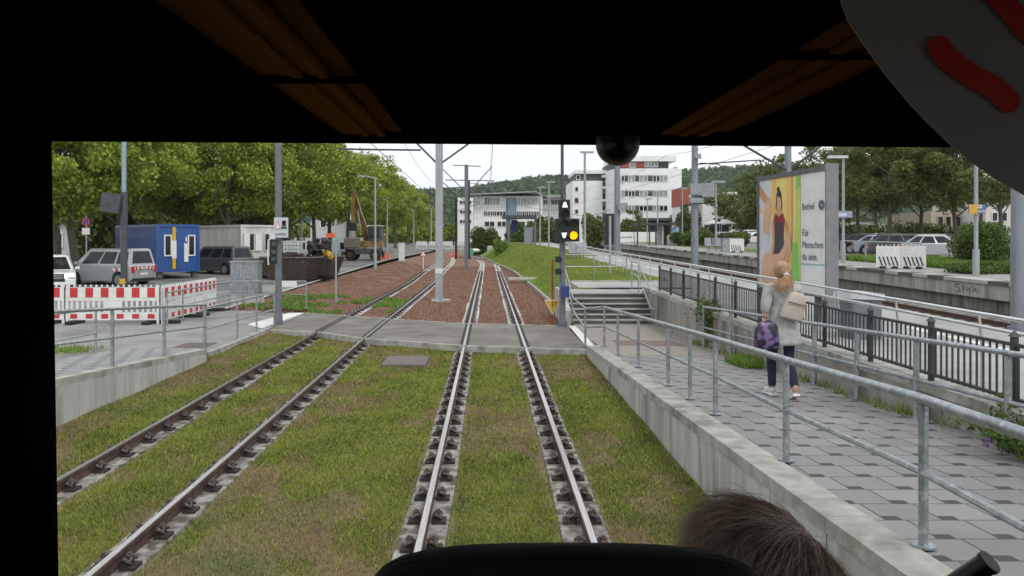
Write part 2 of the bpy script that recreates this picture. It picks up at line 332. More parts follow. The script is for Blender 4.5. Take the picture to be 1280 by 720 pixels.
# ---------------------------------------------------------------- paving of the right ramp
def paver_mat(name, base, base2, darkc, cell, sq, shift, joint=(.035, .035, .033), rot=0):
    m, t, b = new_mat(name); N = t.nodes.new; K = t.links.new
    def math_(op, a, bb=None):
        q = N('ShaderNodeMath'); q.operation = op
        for i, v in enumerate((a, bb)):
            if v is None: continue
            if isinstance(v, (int, float)): q.inputs[i].default_value = v
            else: K(v, q.inputs[i])
        return q.outputs[0]
    co = N('ShaderNodeTexCoord'); mp = N('ShaderNodeMapping'); mp.inputs['Rotation'].default_value = (0, 0, rot); K(co.outputs['Object'], mp.inputs[0]); sx = N('ShaderNodeSeparateXYZ'); K(mp.outputs[0], sx.inputs[0])
    y = math_('DIVIDE', sx.outputs[1], cell); row = math_('FLOOR', y); fy = math_('FRACT', y)
    x = math_('ADD', math_('DIVIDE', sx.outputs[0], cell), math_('MULTIPLY', row, shift)); col = math_('FLOOR', x); fx = math_('FRACT', x)
    j = .034
    ax = math_('LESS_THAN', fx, sq); ay = math_('LESS_THAN', fy, sq * .8); dk = math_('MULTIPLY', ax, ay)
    jx = math_('LESS_THAN', fx, j); jy = math_('LESS_THAN', fy, j)
    jx2 = math_('LESS_THAN', math_('ABSOLUTE', math_('SUBTRACT', fx, sq)), j * .5); jy2 = math_('LESS_THAN', math_('ABSOLUTE', math_('SUBTRACT', fy, sq * .8)), j * .5)
    jj = math_('MAXIMUM', math_('MAXIMUM', math_('MULTIPLY', jx, 1), jy), math_('MULTIPLY', jx2, ay))
    jj = math_('MAXIMUM', jj, math_('MULTIPLY', jy2, ax))
    cx = N('ShaderNodeCombineXYZ'); K(col, cx.inputs[0]); K(row, cx.inputs[1]); wn = N('ShaderNodeTexWhiteNoise'); K(cx.outputs[0], wn.inputs['Vector'])
    nn = N('ShaderNodeTexNoise'); nn.inputs['Scale'].default_value = 40; nn.inputs['Detail'].default_value = 4; K(co.outputs['Object'], nn.inputs['Vector'])
    n2 = N('ShaderNodeTexNoise'); n2.inputs['Scale'].default_value = .9; n2.inputs['Detail'].default_value = 5; K(co.outputs['Object'], n2.inputs['Vector'])
    f = math_('ADD', math_('MULTIPLY', wn.outputs['Value'], .26), math_('ADD', math_('MULTIPLY', nn.outputs[0], .45), math_('MULTIPLY', n2.outputs[0], .62)))
    r = N('ShaderNodeValToRGB'); r.color_ramp.elements[0].position = .35; r.color_ramp.elements[1].position = .95; r.color_ramp.elements[0].color = (*base2, 1); r.color_ramp.elements[1].color = (*base, 1); K(f, r.inputs[0])
    a = N('ShaderNodeMix'); a.data_type = 'RGBA'; K(dk, a.inputs[0]); K(r.outputs[0], a.inputs[6]); a.inputs[7].default_value = (*darkc, 1)
    c = N('ShaderNodeMix'); c.data_type = 'RGBA'; K(math_('MULTIPLY', jj, .95), c.inputs[0]); K(a.outputs[2], c.inputs[6]); c.inputs[7].default_value = (*joint, 1)
    K(c.outputs[2], b.inputs['Base Color']); b.inputs['Roughness'].default_value = .75
    bp = N('ShaderNodeBump'); bp.inputs['Strength'].default_value = .6; bp.inputs['Distance'].default_value = .008
    K(math_('SUBTRACT', math_('MULTIPLY', nn.outputs[0], .3), jj), bp.inputs['Height']); K(bp.outputs[0], b.inputs['Normal'])
    return m
pave = paver_mat('concrete_pavers', (.285, .275, .265), (.165, .16, .158), (.055, .052, .05), .36, .30, .36)
pave2 = paver_mat('beige_pavers', (.33, .30, .255), (.235, .21, .18), (.235, .21, .175), .2, .5, .5)
pave3 = paver_mat('left_pavers', (.30, .30, .30), (.23, .23, .23), (.13, .13, .135), .36, .36, .36)
sheet('ramp_paving', [2.42, 4.72], [1.0, 5, 10, 15.4], lambda x, y: ramp_r(y) - .0, pave)
sheet('ramp_paving', [2.42, 4.72], [15.4, 17.5, 19.3, 22.66], lambda x, y: ramp_r(y), pave2)
mb = MB(); mb.add([(2.9, 17.5, ramp_r(17.5) + .006), (4.3, 17.3, ramp_r(17.3) + .006), (4.3, 18.6, ramp_r(18.6) + .006), (2.9, 18.8, ramp_r(18.8) + .006)], [(0, 1, 2, 3)])
tag(mb.build('drain_grating', pm('drain_red', (.20, .13, .11), (.16, .10, .09), 20, .8)), 'reddish drain grating set in the ramp paving below the steps', 'drain grate')
sheet('ramp_paving', [-7.6, -5.98], [3.0, 8, 12, 16.8], lambda x, y: ramp_l(y), pave3)
mb = MB(); mb.box(-7.0, -6.3, 17.3, 18.6, .006, .014); tag(mb.build('manhole_cover', pm('rusty_cover', (.14, .10, .09), (.10, .08, .07), 20, .8)), 'dark rectangular cover set in the left footpath by the railing', 'manhole cover')
mb = MB(); mb.bev(-2.15, -1.25, 16.0, 17.2, -.14, -.09, .01); mb.box(-2.08, -1.32, 16.07, 17.13, -.09, -.086)
tag(mb.build('cable_pit_cover', pm('pit_cover', (.17, .14, .13), (.12, .10, .095), 14, .85, bump=.3)), 'flat brown cable pit cover lying in the lawn before the crossing', 'pit cover')

# ---------------------------------------------------------------- platform and ramp walls
def panel_wall(name, label, x0, x1, ys, top, bottom, m, capm=None, capw=None):
    t = thing(name, label, 'wall', ((x0 + x1) / 2, ys[0], bottom)); mb = MB()
    for a, b in zip(ys, ys[1:]):
        a2, b2 = a + .007, b - .007; za, zb = top(a2) - (.10 if capm else 0), top(b2) - (.10 if capm else 0)
        mb.add([(x0, a2, bottom), (x1, a2, bottom), (x1, b2, bottom), (x0, b2, bottom), (x0, a2, za), (x1, a2, za), (x1, b2, zb), (x0, b2, zb)],
               [(0, 1, 2, 3), (4, 5, 6, 7), (0, 1, 5, 4), (1, 2, 6, 5), (2, 3, 7, 6), (3, 0, 4, 7)])
    mb.build('panels', m, t)
    if capm:
        mb = MB(); e = .012
        for a, b in zip(ys, ys[1:]):
            a2, b2 = a + .003, b - .003
            mb.add([(x0 - e, a2, top(a2) - .10), (x1 + capw, a2, top(a2) - .10), (x1 + capw, b2, top(b2) - .10), (x0 - e, b2, top(b2) - .10), (x0 - e, a2, top(a2)), (x1 + capw, a2, top(a2)), (x1 + capw, b2, top(b2)), (x0 - e, b2, top(b2))],
                   [(0, 1, 2, 3), (4, 5, 6, 7), (0, 1, 5, 4), (1, 2, 6, 5), (2, 3, 7, 6), (3, 0, 4, 7)])
        mb.build('coping', capm, t)
    return t
panel_wall('ramp_wall', 'pale concrete panel wall edging the right hand ramp above the lawn', 2.15, 2.42, [1.0 + i * 1.02 for i in range(17)], lambda y: ramp_r(y) + .012, -.3, concrete, coping, .0)
panel_wall('ramp_wall', 'grey concrete panel wall edging the left ramp above the lawn', -5.98, -5.75, [3.1 + i * 1.02 for i in range(14)], lambda y: max(.05, ramp_l(y)) + .012, -.3, concrete, coping, .0)
wallR = panel_wall('retaining_wall', 'low stained concrete retaining wall under the dark picket fence', 4.72, 4.98, [3 + i * 1.43 for i in range(16)], lambda y: .86 + (.012 * (y - 14) if y > 14 else 0), -.3, dirtyconc, coping, .02)
# kerb beside the left path and right kerb of the ballast
mb = MB(); mb.box(-5.98, -5.86, 17.0, 21.8, -.2, .03); mb.box(-7.6, -7.48, 3, 16.7, -.2, .0); tag(mb.build('kerb', coping), kind='structure')
KX = [(22.9, 2.32), (28, 2.4), (40, 2.3), (60, 1.95), (75, 1.2), (90, .3), (110, -.6), (125, -1.5)]
def kx(y):
    for a, b in zip(KX, KX[1:]):
        if y <= b[0]: return a[1] + (b[1] - a[1]) * (y - a[0]) / (b[0] - a[0])
    return KX[-1][1]
ky = [22.9 + i * 1.5 for i in range(66)]
mb = MB(); mb.strip([[(kx(y), y, -.1), (kx(y), y, .06), (kx(y) + .12, y, .06), (kx(y) + .12, y, -.1)] for y in ky]); tag(mb.build('kerb', coping), kind='structure')
# grass bank rising to platform level
bankm = pm('bank_grass', (.12, .24, .045), (.10, .19, .04), .8, .95, bump=.8, bscale=15, c3=(.30, .29, .10), s3=.3, a3=.55)
def bank(u, y):
    a = kx(y) + .12; w = 2.3 if y < 60 else 3.2; top = plat(y) + .02
    if u <= 1: s = u; return (a + w * s, y, .05 + (top - .05) * (s * s * (3 - 2 * s)) + .03 * nzv(a * 3 + s * 5, y))
    return (a + w + (u - 1) * (6.6 - a - w if y < 60 else 3), y, top + .02 * nzv(u * 6, y))
land = MB(); land.strip([[(2.95, y, plat(y) - .1), (2.95, y, plat(y) + .05), (2.951, y, plat(y) + .05)] for y in (25.9, 28.9)]); tag(land.build('kerb', coping), kind='structure')
land = MB(); land.box(2.95, 6.7, 28.9, 29.02, plat(28.9) - .1, plat(28.9) + .09); tag(land.build('kerb', coping), kind='structure')
us = [0, .12, .25, .4, .55, .7, .85, 1, 1.3, 1.6, 2]
mb = MB(); mb.strip([[bank(u, y) for u in us] for y in [25.9 + i * 1.2 for i in range(84)]]); tag(mb.build('grass_bank', bankm, smooth=True), kind='structure')
# near platform surface
plm = pm('platform_paving', (.34, .34, .33), (.27, .27, .265), 2, .85, bump=.3, bscale=50, c3=(.40, .39, .37), s3=.4, a3=.55)
sheet('platform', [5.0, 7, 9.8], [3, 14, 24.46], lambda x, y: plat(y), plm)
sheet('platform', [2.35, 5, 6.6, 9.8], [24.47, 25.9], lambda x, y: plat(y) if x > 2.4 else plat(y), plm)
sheet('platform', [2.95, 6.7], [25.9, 28.9], lambda x, y: plat(y) + .05, plm)
sheet('platform', [4.71, 7, 9.8], [25.9, 60, 100, 150], lambda x, y: plat(y) - .0, plm)
mb = MB(); y = 4.0; i = 0
while y < 120:
    w = 1.3; mb.add([(8.15, y, plat(y) + .005), (8.35, y, plat(y) + .005), (8.35, y + w, plat(y + w) + .005), (8.15, y + w, plat(y + w) + .005)], [(0, 1, 2, 3)]); y += w + (.06 if i % 3 else 1.2); i += 1
tag(mb.build('road_marking', tact), kind='structure')
mb = MB(); mb.strip([[(9.8, y, bed(y) - .2), (9.8, y, plat(y) - .12), (9.92, y, plat(y) - .12), (9.92, y, plat(y) + .004), (9.6, y, plat(y) + .004)] for y in (3, 20, 60, 150)])
t = mb.build('platform_edge', dirtyconc); tag(t, kind='structure')
# grating patches on the near platform (dark cable covers)
# railway bed
rb = pm('rail_ballast', (.13, .10, .08), (.075, .058, .048), 25, .95, bump=1, bscale=50)
sheet('ballast', xs(9.8, 16.95, 8), [3, 20, 40, 80, 160], lambda x, y: bed(y), rb)
# far platform
fpm = pm('far_platform_paving', (.33, .32, .30), (.25, .245, .23), 2, .85, bump=.3, bscale=40)
def far_wall():
    t = thing('platform_wall', 'stained grey concrete wall of the far railway platform', 'wall', (17, 20, bed(20)))
    mb = MB(); ys = [6 + i * 2.5 for i in range(50)]
    for a, b in zip(ys, ys[1:]):
        mb.add([(x, y, z(y)) for y in (a + .01, b - .01) for x, z in ((17.25, lambda y: bed(y) - .2), (17.25, lambda y: fplat(y) - .62), (16.95, lambda y: fplat(y) - .62), (16.95, lambda y: fplat(y) - .12), (17.3, lambda y: fplat(y) - .12))],
               [(0, 1, 6, 5), (1, 2, 7, 6), (2, 3, 8, 7), (3, 4, 9, 8)])
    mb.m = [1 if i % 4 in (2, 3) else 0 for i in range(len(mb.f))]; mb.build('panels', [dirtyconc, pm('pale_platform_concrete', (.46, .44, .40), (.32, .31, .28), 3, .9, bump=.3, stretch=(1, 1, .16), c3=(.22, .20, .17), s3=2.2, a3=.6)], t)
    md = MB(); mw = MB(); y = 6; k = 0
    while y < 130:
        w = 1.1 if (k * 7 % 5) else 2.6; q = mw if (k % 2) else md
        q.add([(16.86, y, fplat(y) - .12), (17.5, y, fplat(y) - .12), (17.5, y + w, fplat(y + w) - .12), (16.86, y + w, fplat(y + w) - .12), (16.86, y, fplat(y) + .004), (17.5, y, fplat(y) + .004), (17.5, y + w, fplat(y + w) + .004), (16.86, y + w, fplat(y + w) + .004)],
              [(0, 1, 2, 3), (4, 5, 6, 7), (0, 1, 5, 4), (1, 2, 6, 5), (2, 3, 7, 6), (3, 0, 4, 7)]); y += w; k += 1
    md.build('dark_edge_slabs', pm('edge_dark', (.12, .11, .10), (.08, .075, .07), 3, .9), t); mw.build('pale_edge_slabs', pm('edge_pale', (.48, .47, .44), (.38, .37, .35), 3, .9), t)
    # scrawled tag on the wall
    g = MB(); gm_ = pm('graffiti_paint', (.10, .10, .10), None, 5, .7)
    def sc(pts): g.tube([(16.94, y, z) for y, z in pts], .012, 5)
    cy = 28.2; z0 = fplat(cy) - .36
    sc([(cy + .55, z0 + .12), (cy + .75, z0 + .14), (cy + .8, z0 + .03), (cy + .55, z0 + .0), (cy + .5, z0 - .1), (cy + .8, z0 - .12)])
    sc([(cy + .35, z0 - .05), (cy + .4, z0 + .1), (cy + .25, z0 + .08), (cy + .3, z0 - .12)]); sc([(cy + .15, z0 + .08), (cy + .1, z0 - .08), (cy - .05, z0 + .05), (cy - .1, z0 - .1), (cy + .0, z0 - .14)])
    sc([(cy - .2, z0 + .14), (cy - .25, z0 - .1), (cy - .45, z0 + .02), (cy - .3, z0 + .06), (cy - .5, z0 - .12)])
    g.build('graffiti', gm_, t)
far_wall()
sheet('platform', [17.5, 18.5, 20.2], [6, 20, 60, 130], lambda x, y: fplat(y), fpm)
vergem = pm('verge_grass', (.08, .12, .03), (.13, .15, .05), 1.2, .95, bump=.8, bscale=15)
sheet('verge', [20.2, 22, 24.4], [6, 20, 60, 130], lambda x, y: fplat(y) - .02 + .03 * nzv(x, y), vergem)
sheet('car_park', [24.4, 40, 90], [6, 20, 60, 130], lambda x, y: fplat(y) - .01, asphalt2)
mb = MB(); mb.box(16.95, 17.5, 130, 130.2, 0, 2.2); mb.box(2.35, 9.8, 150, 150.2, -.5, plat(150)); tag(mb.build('platform_end', dirtyconc), kind='structure')

# ---------------------------------------------------------------- steps
def steps():
    t = thing('steps', 'six worn concrete steps up to the railway platform beside the signal', 'steps', (3.5, 22.66, 0)); mb = MB(); n = 6; rise = (plat(24.46)) / n
    st = pm('step_concrete', (.14, .13, .12), (.085, .08, .072), 3, .9, bump=.3, stretch=(.4, 1, 1), c3=(.06, .055, .05), s3=1.5, a3=.6)
    no = pm('step_edge', (.36, .35, .32), (.26, .25, .23), 4, .8)
    for i in range(n):
        y0 = 22.66 + i * .3; mb.box(2.35, 4.72, y0, 24.46, i * rise, (i + 1) * rise - .03, 0); mb.box(2.35, 4.72, y0 - .03, y0 + (.30 if i < n - 1 else .3), (i + 1) * rise - .03, (i + 1) * rise, 1)
    mb.build('treads', [st, no], t)
    mb = MB(); mb.prism([(2.2, 22.6, -.1), (2.2, 26.4, -.1), (2.2, 26.4, .85), (2.2, 24.4, .85), (2.2, 22.6, .4)], (.15, 0, 0)); mb.build('side_wall', concrete, t)
steps()

# ---------------------------------------------------------------- tracks
def rc(y): return .15 if y < 78 else .15 - (y - 78) ** 2 * .0015
def lc(y):
    K = [(0, -3.53), (8, -3.6), (12, -3.66), (20, -3.76), (45, -3.78), (60, -4.2), (78, -4.4), (95, -4.8), (110, -5.6), (125, -6.8), (140, -8.4)]
    for a, b in zip(K, K[1:]):
        if y <= b[0]: u = (y - a[0]) / (b[0] - a[0]); return a[1] + (b[1] - a[1]) * u
    return -8.4
def edge_y(pts, x):
    for a, b in zip(pts, pts[1:]):
        if a[0] <= x <= b[0]: return a[1] + (b[1] - a[1]) * (x - a[0]) / (b[0] - a[0])
    return pts[0][1] if x < pts[0][0] else pts[-1][1]
def track(label, cf, gauge, y0, y1):
    t = thing('tram_track', label, 'tram track', (cf(y0), y0, -.15))
    ys = [y0]
    while ys[-1] < y1: ys.append(ys[-1] + (1.0 if ys[-1] < 30 else 2.0))
    prof = [(-.07, -.185), (-.07, -.175), (-.024, -.155), (-.020, -.045), (-.034, -.035), (-.034, -.006), (-.026, 0), (.026, 0), (.034, -.006), (.034, -.035), (.020, -.045), (.024, -.155), (.07, -.175), (.07, -.185)]
    for s in (-1, 1):
        mb = MB()
        rows = [[(cf(y) + s * gauge / 2 + px, y, pz) for px, pz in prof] for y in ys]
        mb.strip(rows); n = len(prof) - 1
        mb.m = [1 if (i % n) == 6 else 0 for i in range(len(mb.f))]
        mb.build('rail', [rust, railtop], t)
        for nm, a, b, mm in (('concrete_beam', y0, edge_y(near_pts, cf(20)) + .2, beamc), ('concrete_beam', 22.5, y1, beamw)):
            yy = [a] + [y for y in ys if a < y < b] + [b]; mb = MB(); w = .2 if mm is beamc else .24; z = -.130 if mm is beamc else -.075
            rows = []
            for y in yy:
                j = .012 * math.sin(y * 5.3) + .01 * math.sin(y * 13.1); x = cf(y) + s * gauge / 2
                rows.append([(x - w - .03 + j, y, -.3), (x - w + j, y, z), (x + w + j, y, z), (x + w + .03 + j, y, -.3)])
            mb.strip(rows); mb.build(nm, mm, t)
    k = 0; rest = MB()
    def clip(mb, x, y, z, s):
        mb.rbox((x + s * .11, y, z + .014), (.12, .15, .025)); mb.rbox((x + s * .085, y, z + .05), (.06, .10, .05))
        mb.cyl((x + s * .10, y, z + .03), (x + s * .10, y, z + .12), .016, n=6, k=1); mb.cyl((x + s * .10, y, z + .085), (x + s * .10, y, z + .105), .028, n=6, k=1)
        for q in (-1, 1): mb.tube([(x + s * .05, y + q * .03, z + .05), (x + s * .08, y + q * .055, z + .085), (x + s * .13, y + q * .055, z + .06), (x + s * .12, y + q * .02, z + .08)], .015, 5, 1)
    y = y0 + .3; made = 0
    while y < 62:
        for s in (-1, 1):
            x = cf(y) + s * gauge / 2
            for q in (-1, 1):
                ny, fy = edge_y(near_pts, x) - .3, edge_y(far_pts[::-1], x) + .25
                if y < ny and made < 100:
                    mb = MB(); clip(mb, x, y, -.132, q); mb.build('rail_clip', [rustdk, spring], t); made += 1
                elif y < ny or y > fy: clip(rest, x, y, -.132 if y < ny else -.08, q)
        y += .64
    o = rest.build('rail_clips', [rustdk, spring], t); o['kind'] = 'stuff'
    return t
track('right hand tram track running straight ahead through the lawn', rc, 1.39, 5.6, 124)
track('left hand tram track with brown rails beside the left ramp', lc, 1.43, 4.6, 126)
# far cross-over and far street tracks
mb = MB()
for s in (-1, 1):
    pts = [(rc(y) - (y - 100) * .14 + s * .7, y, -.01) for y in range(100, 128, 2)]; mb.strip([[(p[0] - .04, p[1], -.06), (p[0] - .04, p[1], p[2]), (p[0] + .04, p[1], p[2]), (p[0] + .04, p[1], -.06)] for p in pts])
tag(mb.build('crossover_rails', rust, smooth=False), 'dark crossover rails joining the two tram tracks far ahead', 'tram track')
for cf, gg in ((rc, 1.39), (lc, 1.43)):
    for s_ in (-1, 1):
        mb = MB(); xx = cf(21) + s_ * gg / 2; ya, yb = edge_y(near_pts, xx), edge_y(far_pts[::-1], xx)
        for d0, d1 in ((-.10, -.037), (.037, .10)): mb.add([(cf(y_) + s_ * gg / 2 + d, y_, -.003) for y_, d in ((ya, d0), (ya, d1), (yb, d1), (yb, d0))], [(0, 1, 2, 3)])
        tag(mb.build('rail_groove', rubber), kind='structure')
# railway rails (electrified line, right)
for cx_, lab in ((11.6, 'railway track next to the near platform edge'), (15.2, 'railway track along the far platform wall')):
    t = thing('railway_track', lab, 'railway track', (cx_, 10, bed(10)))
    for s in (-1, 1):
        mb = MB(); mb.strip([[(cx_ + s * .72 + px, y, bed(y) + .02 + pz + .16) for px, pz in [(-.07, -.155), (-.012, -.125), (-.012, -.04), (-.036, -.03), (-.028, 0), (.028, 0), (.036, -.03), (.012, -.04), (.012, -.125), (.07, -.155)]] for y in (4, 20, 60, 160)])
        mb.m = [1 if i % 9 == 4 else 0 for i in range(len(mb.f))]; mb.build('rail', [rust, railtop], t)
    mb = MB(); y = 8.0
    while y < 110: mb.box(cx_ - 1.25, cx_ + 1.25, y, y + .25, bed(y) - .05, bed(y) + .035); y += .62
    mb.build('sleeper', dirtyconc, t)

# ---------------------------------------------------------------- grass blades
def blades(name, region, n, h, m, dens=None, zf=lambda x, y: -.125, seed=3, w=.012, kind='stuff', label=None, cat='grass'):
    g = np.random.default_rng(seed); x = g.uniform(region[0], region[1], n)
    y = region[2] * (region[3] / region[2]) ** g.uniform(0, 1, n)   # denser near
    keep = np.ones(n, bool) if dens is None else (g.uniform(0, 1, n) < np.array([dens(a, b) for a, b in zip(x, y)]))
    x, y = x[keep], y[keep]; n = len(x)
    z = np.array([zf(a, b) for a, b in zip(x, y)]); a = g.uniform(0, 2 * math.pi, n); hh = h * g.uniform(.5, 1.4, n); ww = w * np.clip(y / 8, .7, 3) * g.uniform(.7, 1.3, n)
    lean = g.uniform(.1, 1.1, n) * hh; b = g.uniform(0, 2 * math.pi, n)
    V = np.zeros((n, 3, 3)); V[:, 0] = np.stack([x - np.cos(a) * ww, y - np.sin(a) * ww, z - .005], 1); V[:, 1] = np.stack([x + np.cos(a) * ww, y + np.sin(a) * ww, z - .005], 1)
    V[:, 2] = np.stack([x + np.cos(b) * lean, y + np.sin(b) * lean, z + hh], 1)
    me = bpy.data.meshes.new(name); me.vertices.add(3 * n); me.vertices.foreach_set('co', V.astype(np.float32).ravel()); me.loops.add(3 * n)
    me.loops.foreach_set('vertex_index', np.arange(3 * n, dtype=np.int32)); me.polygons.add(n); me.polygons.foreach_set('loop_start', np.arange(0, 3 * n, 3, dtype=np.int32)); me.update(calc_edges=True)
    me.materials.append(m); o = bpy.data.objects.new(name, me); COL.objects.link(o); return tag(o, label, cat if label else None, kind=kind)
grassm = leafm('lawn_blades', (.07, .125, .016), (.34, .38, .075), 1.3)
drym = leafm('dry_blades', (.17, .11, .055), (.33, .24, .12), 1.3)
def clear_of_rails(x, y):
    for c, gg in ((rc(y), 1.39), (lc(y), 1.43)):
        for s in (-1, 1):
            d = abs(x - c - s * gg / 2)
            if d < .16: return 0
            if d < .25: return .25
    return 1
def patch(x, y): return math.sin(x * 1.9 + 1.3 * math.sin(y * .7)) + math.sin(y * 1.1 + x * .8 + 2) + .8 * math.sin(x * 4.1 - y * 2.3) + .5 * math.sin(x * 9 + y * 5)
def dn(x, y):
    if y > near_y(x) - .12 or x > 2.13: return 0
    if x < -5.72 and y < 16.2: return 0
    if -2.2 < x < -1.2 and 15.95 < y < 17.25: return 0
    d = clear_of_rails(x, y)
    p = patch(x, y); edge = (.35 if (x < -5.2 or (1.75 < x and y > 13)) else 1)
    return d * edge * (1 if p < .35 else .5 if p < .9 else .16)
def near_y(x):
    for a, b in zip(near_pts, near_pts[1:]):
        if a[0] <= x <= b[0]: return a[1] + (b[1] - a[1]) * (x - a[0]) / (b[0] - a[0])
    return near_pts[0][1] if x < -6 else 17.5
blades('grass', (-6.2, 2.15, 5.2, 22), 420000, .030, grassm, dn, mound, 3, .0075, label='short patchy green grass between and beside the tram rails')
blades('dry_grass', (-6.2, 2.15, 5.2, 22), 220000, .022, drym, lambda x, y: (dn(x, y) > 0) * clear_of_rails(x, y) * (.9 if patch(x, y) > .1 else .3) if dn(x, y) > 0 else 0, mound, 4, .007, label='dry brown grass and thatch in the bare lawn patches')
blades('grass_tufts', (-6.0, 2.12, 5.2, 20), 100000, .048, grassm, lambda x, y: dn(x, y) * (1 if math.sin(x * 6.3 + 2 * math.sin(y * 3.1)) + math.sin(y * 5.7 - x * 3.3) + .8 * math.sin(x * 15 + y * 11) > 1.15 else 0), mound, 6, .008, label='taller fresh green grass tufts scattered over the lawn')
tuft = leafm('bank_blades', (.09, .17, .025), (.22, .33, .06), .5)
blades('bank_grass', (-8.6, -3.0, 24.5, 34), 26000, .09, tuft, lambda x, y: (1 if patch(x * .8, y * .6) > -.2 - (.5 if x < -4.6 else 0) + (y - 26) * .12 else 0) * (clear_of_rails(x, y) > .5) * (1 if abs(x - lc(y)) > 1.1 or abs(x - lc(y)) < .5 else .1) * (y > 26.4 + (-6 - x) * .0 if x < -4.2 else y > 25.2), lambda x, y: bed_f(x, y), 5, .014, label='green weeds growing in the red ballast past the crossing')
def bankz(n, seed):
    pass
g = np.random.default_rng(8); mbp = []
for _ in range(110000):
    y = 25.9 * (115 / 25.9) ** g.uniform(); u = g.uniform(0, 2); q_ = bank(u, y)
    if not (y < 29.05 and q_[0] > 2.85): mbp.append(q_)
mbp = np.array(mbp); B = mbp + g.normal(size=mbp.shape) * [.02, .02, .0]
yel = leafm('yellowed_blades', (.12, .24, .035), (.34, .38, .09), .3)
n = len(B); a = g.uniform(0, 6.28, n); ww = .012 * B[:, 1] / 25; hh = g.uniform(.04, .14, n); V = np.zeros((n, 3, 3))
V[:, 0] = B + np.stack([-np.cos(a) * ww, -np.sin(a) * ww, a * 0], 1); V[:, 1] = B + np.stack([np.cos(a) * ww, np.sin(a) * ww, a * 0], 1); V[:, 2] = B + np.stack([g.normal(size=n) * .05, g.normal(size=n) * .05, hh], 1)
me = bpy.data.meshes.new('grass'); me.vertices.add(3 * n); me.vertices.foreach_set('co', V.astype(np.float32).ravel()); me.loops.add(3 * n); me.loops.foreach_set('vertex_index', np.arange(3 * n, dtype=np.int32)); me.polygons.add(n); me.polygons.foreach_set('loop_start', np.arange(0, 3 * n, 3, dtype=np.int32)); me.update(calc_edges=True); me.materials.append(yel)
o = bpy.data.objects.new('grass', me); COL.objects.link(o); tag(o, 'bright green and yellowed grass covering the bank right of the tram line', 'grass', kind='stuff')

# ---------------------------------------------------------------- railings
def railing(label, path, h, posts, m=galv, mid=.5, rt=.024, rm=.017, rp=.024, group=None, ends=True, cat='railing'):
    """path: [(x,y,z)] of the feet line; posts: indices of path points that carry a post"""
    p = [Vector(q) for q in path]; t = thing('railing', label, cat, p[0], group=group); up = Vector((0, 0, h))
    mb = MB(); mb.tube([q + up for q in p], rt, 10); mb.build('top_rail', m, t, True)
    if mid:
        mb = MB(); mb.tube([q + Vector((0, 0, h * mid)) for q in p], rm, 8); mb.build('mid_rail', m, t, True)
    for i in posts:
        q = p[i]; mb = MB(); mb.cyl(q, q + Vector((0, 0, h - rt)), rp, n=10); mb.cyl(q, q + Vector((0, 0, .012)), .065, n=14); mb.cyl(q + Vector((0, 0, h - rt)), q + up, .012, n=6); mb.build('post', m, t, True)
    return t
rp = [(2.56, y, ramp_r(y) + .012) for y in (3.0, 4.52, 6.6, 8.8, 9.9, 11.1, 13.3, 15.4, 17.2)] + [(2.2, 18.1, .02), (2.2, 20.6, .02)]
rp = [(2.33, 3.0, ramp_r(3) + .012)] + [(2.5 - (.04 if y < 7 else 0), y, ramp_r(y) + .014) for y in (4.52, 6.6, 8.8, 9.9, 11.1, 13.3, 15.4, 17.2)] + [(2.13 + .06, 18.0, .02)]
railing('long galvanised railing on the coping of the right ramp nearest the lawn', rp, .83, range(1, 10), rt=.03, rm=.022, rp=.026)
rq = [(4.55, y, ramp_r(y) + .002) for y in (3.6, 5.2, 7.0, 8.5, 9.87, 11.15, 13.1, 15.0, 16.9)]
railing('galvanised railing on the inner side of the right ramp below the picket fence', rq, .86, range(0, 9), rt=.026, rm=.02, rp=.03)
railing('galvanised railing on top of the left ramp wall', [(-5.87, y, ramp_l(y) + .014) for y in (4, 6.5, 8.6, 10.6, 12.5, 14.5, 16.6)], .9, range(7), rt=.026, rm=.02, rp=.03)
railing('galvanised railing on the far side of the left ramp', [(-7.55, y, .28 - .02 * (y - 8)) for y in (5, 8, 11.2, 15.4)], .95, range(4), rt=.024, rm=.018)
railing('galvanised railing between the left footpath and the lawn up to the dark mast', [(-6.08, 17.15, .01), (-6.02, 19.2, .01), (-5.96, 20.6, .01), (-5.93, 22.2, .01)], .93, range(4), rt=.026, rm=.02)
tl = railing('galvanised railing with a small white plate round the left footpath in front of the barrier', [(-8.98, 22.4, .0), (-9.0, 23.6, .0), (-9.05, 28.0, .02), (-6.25, 27.5, .05)], .93, range(4), rt=.026, rm=.018)
mb = MB(); mb.box(-7.3, -6.55, 27.38, 27.42, .8, .99); mb.build('name_plate', white, tl)
# stair handrails
def poly(name, label, runs, posts, m=galv, r=.022, cat='handrail'):
    t = thing(name, label, cat, runs[0][0])
    for k, q in enumerate(runs): mb = MB(); mb.tube(q, r, 10); mb.build('rail', m, t, True)
    for a, b in posts: mb = MB(); mb.cyl(a, b, .022, n=9); mb.build('post', m, t, True)
    return t
z8 = plat(24.6)
poly('handrail', 'galvanised handrail down the left side of the concrete steps',
     [[(2.3, 26.3, z8 + .92), (2.34, 24.7, z8 + .9), (2.36, 22.6, .9), (2.25, 21.2, .86), (2.2, 18.0, .86)], [(2.35, 25.9, z8 + .5), (2.36, 24.6, z8 + .45), (2.4, 22.6, .46), (2.3, 21.0, .43), (2.2, 18.0, .42)]],
     [((2.31, 25.9, z8), (2.31, 25.9, z8 + .92)), ((2.36, 24.5, z8), (2.36, 24.5, z8 + .85)), ((2.4, 22.62, .02), (2.37, 22.62, .9))])
